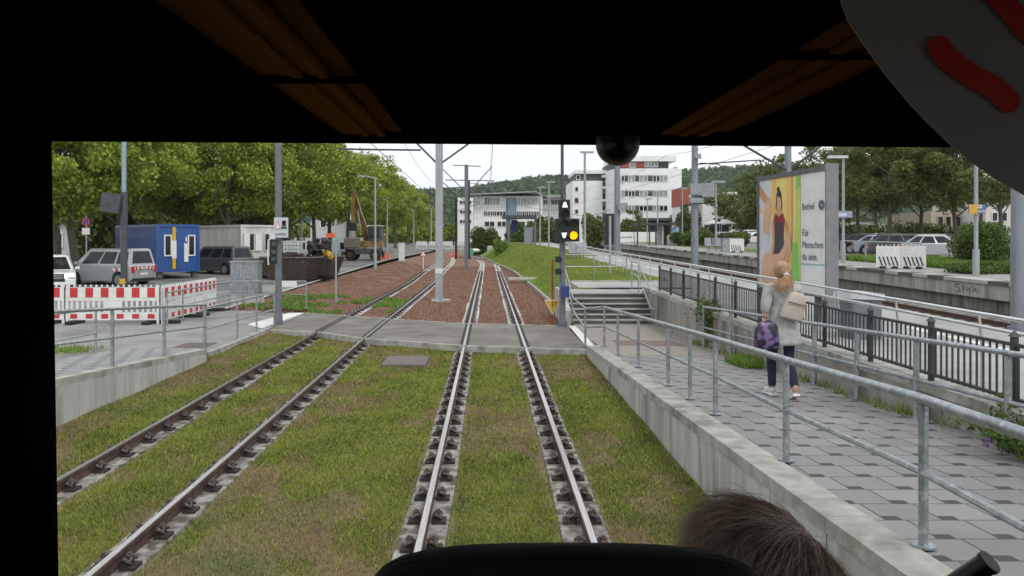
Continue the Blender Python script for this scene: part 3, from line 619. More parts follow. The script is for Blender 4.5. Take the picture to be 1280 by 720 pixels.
poly('handrail', 'galvanised handrail down the right side of the concrete steps',
     [[(4.62, 25.8, z8 + .92), (4.62, 24.6, z8 + .9), (4.62, 22.6, .92), (4.62, 22.0, .9)], [(4.6, 25.8, z8 + .55), (4.6, 24.6, z8 + .5), (4.6, 22.6, .5), (4.6, 22.0, .48)]],
     [((4.62, 25.7, z8), (4.62, 25.7, z8 + .92)), ((4.62, 24.55, z8), (4.62, 24.55, z8 + .9)), ((4.62, 22.55, .05), (4.62, 22.55, .92))])
railing('galvanised railing across the plateau behind the concrete steps', [(2.9, 31.5, plat(31.5)), (4.2, 31.6, plat(31.6)), (5.5, 31.8, plat(31.8))], .95, (0, 1, 2), rt=.022, rm=.018)
# double stainless handrail along the near platform
hz = lambda y, d: plat(y) + d
t = thing('double_handrail', 'shiny double stainless handrail along the near platform behind the picket fence', 'handrail', (5.8, 4, plat(4)))
for d in (.92, .77): mb = MB(); mb.tube([(5.8, y, plat(y) + d) for y in (4, 10, 16, 24, 32, 45, 60)], .024, 10); mb.build('rail', stainless, t, True)
for y in [5.6 + 1.93 * i for i in range(28)]: mb = MB(); mb.tube([(5.8, y, plat(y) + .92), (5.84, y, plat(y) + .6), (5.84, y, plat(y))], .017, 7); mb.build('post', stainless, t, True)
# picket fence
def ftop(y): return (1.49 if y < 11 else 1.49 + (y - 11) * .0115)
t = thing('picket_fence', 'dark anthracite picket fence on the low retaining wall beside the ramp', 'fence', (4.85, 5, .86))
mb = MB(); y = 4.6
def wtop(y): return .86 + (.012 * (y - 14) if y > 14 else 0)
while y < 22.4:
    mb.box(4.843, 4.857, y, y + .020, wtop(y) + .05, ftop(y) - .04); y += .104
for d0, d1 in ((.06, .09), (None, None)):
    mb.strip([[(4.83, y, (wtop(y) + d0) if d0 else ftop(y) - .07), (4.87, y, (wtop(y) + d0) if d0 else ftop(y) - .07), (4.87, y, (wtop(y) + d1) if d0 else ftop(y) - .04), (4.83, y, (wtop(y) + d1) if d0 else ftop(y) - .04), (4.83, y, (wtop(y) + d0) if d0 else ftop(y) - .07)] for y in (4.6, 8, 11, 14, 18, 22.5)])
mb.build('pickets', fencem, t)
for i in range(14):
    y = 4.6 + i * 1.385; mb = MB(); mb.box(4.825, 4.875, y - .025, y + .025, wtop(y), ftop(y) + .02); mb.add([(4.81, y - .04, ftop(y) + .02), (4.89, y - .04, ftop(y) + .02), (4.89, y + .04, ftop(y) + .02), (4.81, y + .04, ftop(y) + .02), (4.85, y, ftop(y) + .08)], [(0, 1, 4), (1, 2, 4), (2, 3, 4), (3, 0, 4)])
    mb.build('post', fencem, t)
# ================================================================ street furniture
def lamp(label, x, y, z, h, arm=(-.9, 0), m=lightpole, r=.06, group='street lamps', head=.55, base=True):
    t = thing('street_lamp', label, 'street lamp', (x, y, z), group=group)
    mb = MB(); mb.cyl((x, y, z), (x, y, z + 1.1), r * 1.45, n=10); mb.cyl((x, y, z + 1.1), (x, y, z + h), r, r * .7, n=10); mb.build('pole', m, t, True)
    ax, ay = arm; mb = MB(); mb.tube([(x, y, z + h - .05), (x + ax * .5, y + ay * .5, z + h + .04), (x + ax, y + ay, z + h + .1)], r * .6, 7); mb.build('arm', m, t, True)
    a = math.atan2(ay, ax); mb = MB(); mb.rbox((x + ax * 1.1, y + ay * 1.1, z + h + .1), (head, .22, .09), (0, 0, a), 0); mb.rbox((x + ax * 1.12, y + ay * 1.12, z + h + .05), (head * .8, .17, .03), (0, 0, a), 1)
    mb.build('lamp_head', [m, white], t)
    return t
for i, (px, by, Y, hy, ax) in enumerate([(469, 343, 55, 222, -1), (484, 322, 92, 250, -1), (517, 314, 128, 262, -1), (539, 311, 160, 261, -1), (377, 330, 62, 238, .9)]):
    x = PX(px, Y); z = left(Y) if Y < 120 else .9; lamp(['slim grey street lamp standing on the red ballast in front of the plane trees', 'slim grey street lamp behind the excavator, second of the avenue', 'slim grey street lamp far down the avenue beside white barriers', 'farthest slim grey street lamp at the end of the avenue', 'grey street lamp with curved arm above the rusty skip'][i], x, Y, z, PZ(hy, Y) - z, (ax * .8, -.1), r=.06 + Y * .0004)
# masts at the roadside
t = thing('signal_mast', 'dark grey mast with pictogram sign and small signal at the crossing end', 'mast', P(348, 0, 22.8).to_tuple()[:2] + (0,))
X = PX(348, 22.8); mb = MB(); mb.cyl((X, 22.8, 0), (X, 22.8, 7), .095, n=16); mb.cyl((X, 22.8, 0), (X, 22.8, .25), .12, n=16); mb.build('pole', greypaint, t, True)
mb = MB(); mb.bev(X - .06, X + .33, 22.55, 22.62, PZ(297, 22.6), PZ(272, 22.6), .005); sg = mb.build('sign', pm('sign_grey', (.55, .57, .60), (.48, .50, .53), 8, .5), t)
mb = MB(); yy = 22.545
def pic(x0, x1, z0, z1, k): mb.box(x0, x1, yy - .006, yy, z0, z1, k)
z1 = PZ(274, 22.6); mb.prism([(X - .02, yy - .006, z1 - .28), (X + .13, yy - .006, z1 - .28), (X + .055, yy - .006, z1 - .03)], (0, .006, 0), 1)
mb.prism([(X + .0, yy - .012, z1 - .265), (X + .11, yy - .012, z1 - .265), (X + .055, yy - .012, z1 - .08)], (0, .005, 0), 2); pic(X + .035, X + .075, z1 - .25, z1 - .15, 0)
pic(X + .17, X + .28, z1 - .2, z1 - .04, 0); pic(X + .15, X + .30, z1 - .27, z1 - .22, 0); pic(X + .19, X + .26, z1 - .12, z1 - .07, 2)
mb.build('pictogram', [dark, red, white], sg)
marks(sg, X + .135, 22.54, PZ(292.5, 22.6), .30, .07, 9, greypaint)
mb = MB(); mb.bev(X - .16, X + .02, 22.45, 22.6, PZ(330, 22.5), PZ(299, 22.5), .02); h = mb.build('signal_head', dark, t)
mb = MB(); mb.tube([(X - .18, 22.42, PZ(331, 22.5)), (X - .2, 22.42, PZ(318, 22.5)), (X - .18, 22.42, PZ(300, 22.5)), (X - .05, 22.42, PZ(297, 22.5))], .02, 6); mb.build('rim', white, h)
for zz in (305, 315, 324): mb = MB(); mb.cyl((X - .03, 22.46, PZ(zz, 22.5)), (X - .03, 22.36, PZ(zz, 22.5)), .055, n=12); mb.build('lens', greydark, h)
Y = 36; X = PX(155, Y); t = thing('signal_mast', 'tall mast with dark lower half and tilted signal box beside the silver van', 'mast', (X, Y, left(Y)))
mb = MB(); mb.cyl((X, Y, left(Y)), (X, Y, PZ(240, Y)), .15, n=14); mb.build('lower_pole', greydark, t, True)
mb = MB(); mb.cyl((X, Y, PZ(240, Y)), (X, Y, 8.5), .10, n=14); mb.build('upper_pole', pm('bluish_grey', (.30, .36, .44), (.26, .32, .4), 4, .5), t, True)
mb = MB(); mb.rbox((PX(142, Y), Y - .15, PZ(254, Y)), (.85, .35, .85), (0, R(8), 0)); mb.build('signal_box', greydark, t)
mb = MB(); mb.box(X - .13, X + .13, Y - .17, Y - .155, PZ(355, Y), PZ(348, Y)); mb.build('marker', yellow, t)
# thin white post and white cabinet on the ballast
def marker_post():
    Y = 31.3; X = PX(420, Y); t = thing('marker_post', 'thin pale grey post with a small green plate at the ballast edge', 'post', (X, Y, -.05)); mb = MB(); mb.cyl((X, Y, -.05), (X, Y, PZ(274, Y)), .035, n=10); mb.build('pole', lightpole, t, True)
    mb = MB(); mb.box(X - .1, X + .16, Y - .05, Y - .04, PZ(301, Y), PZ(297, Y)); mb.build('plate', pm('green_plate', (.25, .45, .38), None, 5), t)
marker_post()
def cabinet(label, x, y, z, w, d, h, m=white, name='equipment_cabinet'):
    t = thing(name, label, 'cabinet', (x, y, z)); mb = MB(); mb.bev(x - w / 2, x + w / 2, y - d / 2, y + d / 2, z, z + h, .02); mb.build('housing', m, t)
    mb = MB(); mb.box(x - w / 2 + .03, x + w / 2 - .03, y - d / 2 - .012, y - d / 2 - .001, z + .12, z + h - .1); mb.build('door', m, t)
    mb = MB(); mb.box(x - w / 2 - .03, x + w / 2 + .03, y - d / 2 - .03, y + d / 2 + .03, z + h, z + h + .04); mb.build('lid', m, t); return t
cabinet('small white trackside cabinet on the ballast behind the slim lamp', PX(502, 78), 78, .35, .55, .5, 1.75)
# tall ribbed stainless cabinet on the left
Y = 29.5; x0, x1 = PX(288, Y), PX(322, Y); t = thing('equipment_cabinet', 'grey ribbed steel cabinet standing beside the left footpath', 'cabinet', (x0, Y, 0)); mb = MB()
mb.box(x0, x1, Y, Y + .6, .35, PZ(328, Y)); [mb.box(x0 + .05 + i * .12, x0 + .09 + i * .12, Y - .02, Y, .4, PZ(328, Y) - .03) for i in range(int((x1 - x0) / .12))]
mb.build('housing', galv, t); mb = MB(); mb.box(x0 - .04, x1 + .04, Y - .05, Y + .65, PZ(328, Y), PZ(328, Y) + .05); mb.build('lid', galv, t); mb = MB(); mb.box(x0 - .05, x1 + .05, Y - .05, Y + .7, 0, .35); mb.build('plinth', concrete, t)

# ---- main tram signal
def tram_signal():
    Y = 22.3; X = PX(703, Y); t = thing('tram_signal', 'black tram signal with lit yellow lamp and white triangles beside the steps', 'signal', (X, Y, 0))
    mb = MB(); mb.cyl((X, Y, 0), (X, Y, PZ(300, Y)), .085, n=14); mb.cyl((X, Y, 0), (X, Y, .15), .13, n=14); mb.build('pole', greypaint, t, True)
    mb = MB(); mb.cyl((X, Y + .05, PZ(300, Y)), (X, Y + .05, 7), .045, n=10); mb.build('upper_pole', greydark, t, True)
    u = Y / 1000
    def bx(name, a, b, c, d): mb = MB(); mb.bev(PX(a, Y), PX(b, Y), Y - .28, Y - .1, PZ(d, Y), PZ(c, Y), .015); return mb.build(name, dark, t)
    h1 = bx('signal_head', 697.5, 711.5, 250, 273); h2 = bx('signal_head', 693, 723, 273.4, 302)
    def visor(px, py, par, r=.11):
        x, z = PX(px, Y), PZ(py, Y); mb = MB(); pts = []
        for ring in (Y - .27, Y - .47):
            pts.append([(x + r * math.cos(a), ring, z + r * math.sin(a)) for a in [math.pi * (-.15 + 1.3 * i / 12) for i in range(13)]])
        pts.append([(x + .93 * r * math.cos(a), Y - .47, z + .93 * r * math.sin(a)) for a in [math.pi * (-.15 + 1.3 * i / 12) for i in range(13)]])
        pts.append([(x + .93 * r * math.cos(a), Y - .27, z + .93 * r * math.sin(a)) for a in [math.pi * (-.15 + 1.3 * i / 12) for i in range(13)]])
        mb.strip(pts); mb.build('visor', dark, par)
        mb = MB(); mb.cyl((x, Y - .275, z), (x, Y - .285, z), r * .9, n=20); return x, z, mb
    wl = emit('signal_white', (1, .97, .9), 1.3); yl = emit('signal_yellow', (1, .50, .0), 1.25)
    x, z, mb = visor(705, 256.5, h1); mb.build('lens', dark, h1); mb = MB(); mb.prism([(x - .075, Y - .292, z - .07), (x + .075, Y - .292, z - .07), (x + .03, Y - .292, z + .075), (x - .03, Y - .292, z + .075)], (0, .005, 0)); mb.build('lit_symbol', wl, h1)
    x, z, mb = visor(705, 267.5, h1); mb.build('lens', dark, h1)
    x, z, mb = visor(703.5, 280, h2, .12); mb.build('lens', dark, h2); x, z, mb = visor(716, 280, h2, .12); mb.build('lens', dark, h2)
    x, z, mb = visor(704, 294, h2); mb.build('lens', dark, h2); mb = MB(); mb.prism([(x - .075, Y - .292, z + .065), (x + .075, Y - .292, z + .065), (x + .03, Y - .292, z - .075), (x - .03, Y - .292, z - .075)], (0, .005, 0)); mb.build('lit_symbol', wl, h2)
    x, z, mb = visor(715.5, 294.3, h2, .125); mb.build('lit_lens', yl, h2)
    for py in (324, 339): mb = MB(); mb.cyl((X - .16, Y - .02, PZ(py, Y)), (X - .0, Y - .02, PZ(py, Y)), .07, n=10); mb.rbox((X - .15, Y - .08, PZ(py, Y)), (.1, .22, .17)); mb.build('side_lamp', dark, t)
    mb = MB(); mb.bev(X - .05, X + .17, Y - .25, Y - .09, PZ(371, Y), PZ(357, Y), .01); mb.build('button_box', pm('blue_box', (.03, .06, .2), None, 5), t)
    # yellow triangle speed board on its red post
    Y2 = 22.6; x = PX(690.5, Y2); s = thing('speed_board', 'yellow downward triangle board reading 1s on a red post left of the signal', 'sign', (x, Y2, 0))
    mb = MB(); mb.cyl((x, Y2, 0), (x, Y2, PZ(324, Y2)), .028, n=8); mb.build('post', paint('rusty_red', (.35, .05, .02), .6), s, True)
    def tri(k, yy): c = PZ(381.5, Y2); a = .235 * k; return [(x - a, yy, c + .155 * k), (x + a, yy, c + .155 * k), (x, yy, c - .27 * k)]
    mb = MB(); mb.prism(tri(1, Y2 - .05), (0, .015, 0)); b = mb.build('board', white, s); mb = MB(); mb.prism(tri(.86, Y2 - .056), (0, .005, 0)); mb.build('face', yellow, b)
    text('1', .25, (x - .01, Y2 - .062, PZ(380, Y2)), (R(90), 0, 0), dark, b, ext=.002); text('s', .13, (x + .08, Y2 - .062, PZ(377.5, Y2)), (R(90), 0, 0), dark, b, ext=.002)
tram_signal()
# ---- barriers
def barrier(label, p0, p1, h=1.1, kind='red', group='red and white barriers', z=0):
    p0, p1 = Vector((*p0, z)), Vector((*p1, z)); d = p1 - p0; Lg = d.length; t = thing('barrier', label, 'barrier', p0, math.atan2(d.y, d.x), group)
    mb = MB(); mb.box(0, Lg, -.02, .02, h * .68, h * .95); mb.box(0, Lg, -.02, .02, h * .10, h * .30); mb.box(0, Lg, -.018, .018, h * .60, h * .675)
    n = int(Lg / .15)
    for i in range(n + 1): x = i * Lg / n; mb.box(max(0, x - .03), min(Lg, x + .03), -.016, .016, h * .305, h * .595)
    for i in range(n): x = (i + .5) * Lg / n; mb.box(x - .018, x + .018, -.016, .016, h * .955, h * 1.02)
    mb.box(0, .06, -.03, .03, 0, h * 1.0); mb.box(Lg - .06, Lg, -.03, .03, 0, h * 1.0); mb.box(Lg * .4, Lg * .6, -.019, .019, h * .305, h * .59)
    if kind == 'w': mb = MB(); mb.box(0, Lg, -.02, .02, h * .04, h * .95); [mb.box((i + .5) * Lg / n - .02, (i + .5) * Lg / n + .02, -.016, .016, h * .955, h * 1.02) for i in range(n)]
    mb.build('panel', white, t, world=False)
    mb = MB()
    if kind == 'red':
        k = max(3, int(Lg / .42))
        for i in range(k):
            x = (i + .5) * Lg / k
            mb.box(x - .11, x + .11, -.026, .026, h * .69, h * .94); mb.box(x - .10, x + .10, -.026, .026, h * .14, h * .26)
    mb2 = None
    if kind != 'red':
        for i in range(int(Lg / .16) - 1):
            x = .1 + i * .16; mb.prism([(x + .12, -.028, h * .12), (x + .18, -.028, h * .12), (x + .05, -.028, h * .50), (x - .01, -.028, h * .50)], (0, .006, 0))
        mb2 = MB(); [mb2.cyl((.15 + i * .25, -.026, h * .8), (.15 + i * .25, -.034, h * .8), .02, n=6) for i in range(int(Lg / .25))]
    mb.build('stripes', red if kind == 'red' else dark, t, world=False)
    if mb2: mb2.build('red_marks', red, t, world=False)
    for x in (.25, Lg - .25): mb = MB(); mb.bev(x - .1, x + .1, -.4, .4, 0, .1, .02); mb.build('foot', rubber, t, world=False)
    return t
barrier('long red and white barrier facing the tracks left of the footpath', (PX(83, 22.9), 22.9), (PX(199, 22.9), 22.9))
barrier('red and white barrier at the far left end beside the black window pillar', (PX(0, 23.0), 23.0), (PX(80.5, 23.0), 23.0))
barrier('red and white barrier angled away along the left footpath railing', (PX(203, 22.75), 22.75), (-9.25, 25.1)); barrier('red and white barrier behind the angled one, nearest the steel cabinet', (-9.25, 25.15), (-9.3, 27.3))
Y = 36; barrier('white barrier with dark diagonal stripes on the far platform, left of the pair', (PX(1095, Y), Y), (PX(1125.5, Y - .3), Y - .3), 1.05, 'w', 'white striped barriers on the far platform', fplat(Y)); barrier('white barrier with dark diagonal stripes on the far platform, right of the pair', (PX(1126, Y - .3), Y - .3), (PX(1157.5, Y - .9), Y - .9), 1.05, 'w', 'white striped barriers on the far platform', fplat(Y))
Y = 62; barrier('plain white barrier panel beside the platform seats', (PX(912, Y), Y), (PX(930, Y), Y), 1.1, 'w', None, fplat(Y))
for i in range(5): Y = 135; barrier(f'white barrier across the road at the end of the avenue, {ORD[i]} from the left', (PX(520 + i * 16, Y), Y), (PX(534 + i * 16, Y), Y), 1.4, 'red' if i > 5 else 'w', 'far white road barriers', .8)

# ---- parking sign, left
Y = 41; X = PX(108, Y); t = thing('no_stopping_sign', 'round blue and red no stopping sign on a thin post beside the silver van', 'sign', (X, Y, left(Y))); mb = MB(); mb.cyl((X, Y, left(Y)), (X, Y, PZ(270, Y)), .035, n=8); mb.build('post', galv, t, True)
c = PZ(277, Y); mb = MB(); mb.cyl((X, Y - .04, c), (X, Y - .06, c), .21, n=20, k=0); mb.cyl((X, Y - .062, c), (X, Y - .066, c), .15, n=20, k=1); mb.rbox((X, Y - .07, c), (.35, .008, .05), (0, R(45), 0), 0); mb.build('disc', [red, pm('sign_blue', (.04, .1, .4), None, 5)], t)
mb = MB(); mb.box(X - .2, X + .2, Y - .06, Y - .04, PZ(293, Y), PZ(285, Y)); mb.build('plate', white, t)

# ================================================================ cabins, skip, digger
def office(label, corner, ang, z0, m, L_=6.06, W_=2.44, H_=2.65, cat='site cabin', yellow_stripes=True):
    t = thing('site_cabin', label, cat, (*corner, z0), ang)   # local x: along the long side, local y: along the end face (towards -y)
    mb = MB(); mb.box(0.05, L_ - .05, -W_ + .05, -.05, .12, H_ - .12)
    n = 40
    for i in range(n):  # ribs of the corrugated long side, at y=0
        x = .15 + (L_ - .3) * i / (n - 1); mb.box(x - .04, x + .04, -.05, -.02, .16, H_ - .16); mb.box(x - .04, x + .04, -W_ + .02, -W_ + .05, .16, H_ - .16)
    mb.build('wall', m, t, world=False)
    mb = MB()
    for x in (0, L_ - .14):
        for y in (-.14, -W_): mb.box(x, x + .14, y, y + .14, 0, H_)
    for z in (0, H_ - .14):
        mb.box(.14, L_ - .14, -.10, .0, z, z + .14); mb.box(.14, L_ - .14, -W_, -W_ + .10, z, z + .14); mb.box(0, .10, -W_ + .14, -.14, z, z + .14); mb.box(L_ - .1, L_, -W_ + .14, -.14, z, z + .14)
    mb.box(.05, L_ - .05, -W_ + .05, -.05, H_ - .02, H_ + .01); mb.build('frame', m, t, world=False)
    for x in (.1, L_ - .4):
        for y in (-.35, -W_ + .05): mb = MB(); mb.box(x, x + .3, y, y + .3, -.34, -.002); mb.build('block', bark, t, world=False)
    return t
def facewin(t, y0, y1, z0, z1, frame=white, glass=glassd, out=0.0, cross=False):
    mb = MB(); f = .07; mb.box(out - .0, out + .05 - .1, y0 - f, y1 + f, z0 - f, z1 + f)
    mb = MB(); mb.box(out - .03, out + .02, y0 - f, y0, z0 - f, z1 + f); mb.box(out - .03, out + .02, y1, y1 + f, z0 - f, z1 + f); mb.box(out - .03, out + .02, y0, y1, z0 - f, z0); mb.box(out - .03, out + .02, y0, y1, z1, z1 + f)
    w = mb.build('window', frame, t, world=False); mb = MB(); mb.box(out - .0, out + .03, y0, y1, z0, z1); mb.build('pane', glass, w, world=False)
bluem = paint('cabin_blue', (.022, .085, .30), .45, coat=.2); 
A = R(135); cx_, cy_ = -18.2, 44.0
t = office('blue site cabin with yellow stripes and two white framed windows', (cx_, cy_), A, .62, bluem)
# end face is the plane local x = 0, y from 0 to -W ; viewed from -x.  In view: left edge = y 0
for a, b in ((-.75, -.45), (-2.1, -1.8)): facewin(t, a, b, .95, 2.0)
mb = MB(); mb.box(-.02, .04, -1.05, -.85, .16, 2.5); mb.build('yellow_stripe', yellow, t, world=False); mb = MB(); mb.box(4.3, 5.3, -.02, .012, .2, 2.45); mb.build('yellow_panel', yellow, t, world=False)
mb = MB(); mb.box(-.03, -.02, -1.08, -.82, .75, 1.75); mb.box(-.03, .04, -1.75, -1.52, .55, 1.6); mb.box(-.03, .04, -1.68, -1.6, 1.7, 1.95); mb.build('notices', white, t, world=False)
mb = MB(); mb.box(-.015, .04, -1.8 + .25, -1.12, .14, 2.2); mb.build('door', bluem, t, world=False)
greyw = pm('dirty_white_metal', (.62, .62, .58), (.48, .48, .44), 2, .7, stretch=(1, 1, .3))
t = office('off white site cabin with open white shutters behind the grey people carrier', (PX(301, 52), 52), R(138), .74, greyw, 6.06, 2.6)
for a, b in ((-.95, -.65), (-2.1, -1.8)): facewin(t, a, b, 1.0, 2.05, greyw)
mb = MB(); [mb.box(-.06, .0, a, b, .95, 2.1) for a, b in ((-.6, -.2), (-1.5, -1.05), (-2.5, -2.18))]; mb.build('shutter', white, t, world=False)

def skip(label, corner, ang, z0, L_=4.6, W_=2.3, H_=1.25):
    t = thing('skip', label, 'skip', (*corner, z0), ang); rs = pm('rusty_skip', (.075, .05, .038), (.035, .026, .022), 3, .8, .1, bump=.3, c3=(.12, .10, .09), s3=3, a3=.62)
    mb = MB(); b = .22; sd_ = .38; o = [(0, -W_, H_), (0, 0, H_), (L_, 0, H_), (L_, -W_, H_)]; lo = [(b, -W_ + sd_, .1), (b, -sd_, .1), (L_ - b, -sd_, .1), (L_ - b, -W_ + sd_, .1)]
    th = .05; oi = [(th, -W_ + th, H_), (th, -th, H_), (L_ - th, -th, H_), (L_ - th, -W_ + th, H_)]; li = [(b + th, -W_ + sd_ + th, .16), (b + th, -sd_ - th, .16), (L_ - b - th, -sd_ - th, .16), (L_ - b - th, -W_ + sd_ + th, .16)]
    f = [(0, 1, 2, 3)] + [(i, (i + 1) % 4, 4 + (i + 1) % 4, 4 + i) for i in range(4)] + [(4 + i, 4 + (i + 1) % 4, 12 + (i + 1) % 4, 12 + i) for i in range(4)] + [(12 + i, 12 + (i + 1) % 4, 8 + (i + 1) % 4, 8 + i) for i in range(4)] + [(8, 9, 10, 11)]
    mb.add(lo + o + li + oi, f); mb.box(.3, L_ - .3, -W_ + .5, -W_ + .65, 0, .1); mb.box(.3, L_ - .3, -.65, -.5, 0, .1); mb.build('body', rs, t, world=False)
    mb = MB()
    for i in range(9):
        x = .5 + i * (L_ - 1) / 8
        for s in (0, 1): y = -W_ - .0 if s else .0; yb = -W_ + sd_ if s else -sd_; q = -.06 if s else .06; mb.add([(x - .05, y, H_ - .06), (x + .05, y, H_ - .06), (x + .05, y + q, H_ - .06), (x - .05, y + q, H_ - .06), (x - .05, yb, .15), (x + .05, yb, .15), (x + .05, yb + q, .15), (x - .05, yb + q, .15)], [(0, 1, 2, 3), (4, 5, 6, 7), (0, 1, 5, 4), (1, 2, 6, 5), (2, 3, 7, 6), (3, 0, 4, 7)])
    mb.build('ribs', rs, t, world=False)
    mb = MB(); mb.box(-.04, L_ + .04, -W_ - .05, -W_ + .04, H_, H_ + .07); mb.box(-.04, L_ + .04, -.04, .05, H_, H_ + .07); mb.box(-.05, .04, -W_, 0, H_, H_ + .07); mb.box(L_ - .04, L_ + .05, -W_, 0, H_, H_ + .07); mb.build('rim', pm('worn_rim', (.20, .17, .15), (.10, .08, .07), 6, .7), t, world=False)
    return t
sk_ = skip('rusty brown ribbed skip filled with site material beside the red ballast', (PX(325, 42.3), 42.3), R(74), .20, 4.2, 2.85)
marks(sk_, 0, 0, 0, .01, .01, 1, white) if False else None
mb = MB(); gg_ = random.Random(3); [mb.box(.065 + .0, .075, -1.9 - i * .09, -1.84 - i * .09, 1.0 - gg_.uniform(0, .06), 1.05) for i in range(8)]; mb.build('painted_mark', white, sk_, world=False)
skip('second brown skip standing close behind the first one', (PX(312, 45), 45), R(74), .25, 3.8, 2.2, 1.05)
mb = MB(); Y = 47; x = PX(366, Y); z = PZ(319, Y); t = thing('water_tank', 'white caged plastic tank standing behind the rusty skip', 'tank', (x, Y, z - .25)); mb.bev(x - .5, x + .5, Y - .4, Y + .4, z, z + .85, .06); mb.build('container', pm('milky_plastic', (.62, .64, .60), (.5, .52, .48), 3, .4), t)
mb = MB()
for i in range(6): xx = x - .52 + i * 1.04 / 5; mb.cyl((xx, Y - .43, z - .1), (xx, Y - .43, z + .9), .014, n=5)
for i in range(5): zz = z - .05 + i * .22; mb.cyl((x - .53, Y - .43, zz), (x + .53, Y - .43, zz), .014, n=5); mb.cyl((x + .53, Y - .43, zz), (x + .53, Y + .43, zz), .014, n=5)
mb.build('cage', galv, t); mb = MB(); mb.box(x - .55, x + .55, Y - .45, Y + .45, .3, z - .1); mb.build('stand', rustdk, t)
def debris(label, cat, name, px, py, Y, w, h, m, n, seed, z0=None):
    g = random.Random(seed); x, z = PX(px, Y), PZ(py, Y); t = thing(name, label, cat, (x, Y, z)); mb = MB()
    for _ in range(n): mb.rbox((x + g.uniform(-w, w), Y + g.uniform(-.4, .4), z + g.uniform(0, h)), (g.uniform(.05, .5), g.uniform(.05, .3), g.uniform(.04, .3)), (g.uniform(-1, 1), g.uniform(-1, 1), g.uniform(0, 3)))
    mb.build('heap', m, t); mb = MB(); mb.box(x - w, x + w, Y - .3, Y + .3, min(z - .06, .5), z + .02); mb.build('base', rustdk, t)
debris('heap of dark scrap machinery lying in the rusty skip', 'scrap heap', 'scrap_heap', 398, 320, 43.4, .5, .9, rustdk, 30, 2)
debris('small yellow machine part lying in the rusty skip', 'machine part', 'machine_part', 410, 322, 43.6, .25, .25, yellow, 8, 3)
debris('dark bundle of cut material at the left end of the rusty skip', 'scrap bundle', 'scrap_bundle', 357, 323, 43.0, .8, .22, rustdk, 22, 5)

def excavator():
    Y = 72; x0 = PX(457, Y); z = .58; t = thing('excavator', 'yellow wheeled excavator with raised boom parked under the plane trees', 'excavator', (x0, Y, z)); ym = paint('digger_yellow', (.24, .14, .022), .6, dirt=.6)
    mb = MB(); mb.box(x0 - 1.6, x0 + 1.3, Y - 1.0, Y + 1.2, z + .55, z + 1.05); mb.box(x0 - 2.0, x0 - 1.5, Y - 1.1, Y + 1.2, z + .35, z + .8); mb.build('undercarriage', greydark, t)
    for sx in (-1.2, 1.0):
        for sy in (-1.15, 1.0):
            mb = MB(); mb.cyl((x0 + sx, Y + sy, z + .5), (x0 + sx, Y + sy + .4, z + .5), .5, n=18); w = mb.build('wheel', rubber, t, True); mb = MB(); mb.cyl((x0 + sx, Y + sy - .01, z + .5), (x0 + sx, Y + sy + .1, z + .5), .24, n=12); mb.build('rim', ym, w)
    mb = MB(); mb.bev(x0 - .6, x0 + 1.6, Y - 1.0, Y + 2.2, z + 1.15, z + 1.75, .06); mb.bev(x0 + .4, x0 + 1.6, Y + .9, Y + 2.3, z + 1.75, z + 2.4, .1); mb.build('upper_body', ym, t)
    mb = MB(); mb.bev(x0 + .35, x0 + 1.5, Y - 1.0, Y + .7, z + 1.75, z + 3.05, .12, 0); c = mb.build('cab', greydark, t)
    mb = MB(); mb.box(x0 + .45, x0 + 1.4, Y - 1.02, Y - 1.005, z + 2.0, z + 2.95); mb.box(x0 + .33, x0 + .345, Y - .8, Y + .5, z + 2.1, z + 2.9); mb.build('window', glassd, c); mb = MB(); mb.box(x0 + .3, x0 + 1.55, Y - 1.05, Y + .75, z + 3.05, z + 3.12); mb.build('cab_roof', white, c)
    def beam(pts, w): mb = MB(); [mb.prism([(p[0] - w, Y + o - .18, p[1]), (p[0] + w, Y + o - .18, p[1] + .02), (q[0] + w * .8, Y + o2 - .18, q[1]), (q[0] - w * .8, Y + o2 - .18, q[1] - .02)], (0, .36, 0)) for (p, o), (q, o2) in zip(pts, pts[1:])]; return mb
    q = lambda px, py: (PX(px, Y), PZ(py, Y))
    beam([(q(458, 303), 0), (q(455.5, 280), -.5), (q(450, 262), -1), (q(447, 246), -1.6)], .22).build('boom', ym, t)
    beam([(q(446.5, 241), -1.9), (q(446, 262), -2), (q(446, 284), -2)], .17).build('arm', ym, t)
    mb = MB(); mb.cyl((q(456, 290)[0] - .2, Y - .9, q(456, 290)[1]), (q(450, 264)[0], Y - 1.3, q(450, 264)[1]), .08, n=8); mb.cyl((q(449, 256)[0] - .3, Y - 1.9, q(449, 252)[1]), (q(443, 276)[0], Y - 2.2, q(443, 276)[1]), .07, n=8); mb.build('hydraulic_ram', stainless, t, True)
    a = q(445, 284); mb = MB(); mb.rbox((a[0], Y - 2.1, a[1]), (.75, .6, .7)); mb.build('coupler', dark, t)
    a = q(445, 297); b = q(445, 310); mb = MB(); mb.prism([(a[0] - .65, Y - 1.9, a[1]), (a[0] - .65, Y - 2.6, a[1] - .1), (a[0] - .65, Y - 2.5, b[1] + .1), (a[0] - .65, Y - 1.8, b[1])], (1.3, 0, 0)); [mb.rbox((a[0] - .55 + i * .27, Y - 2.5, b[1] + .02), (.08, .3, .1)) for i in range(5)]; mb.build('bucket', pm('worn_steel', (.26, .23, .20), (.18, .16, .14), 6, .6, .3), t)
excavator()
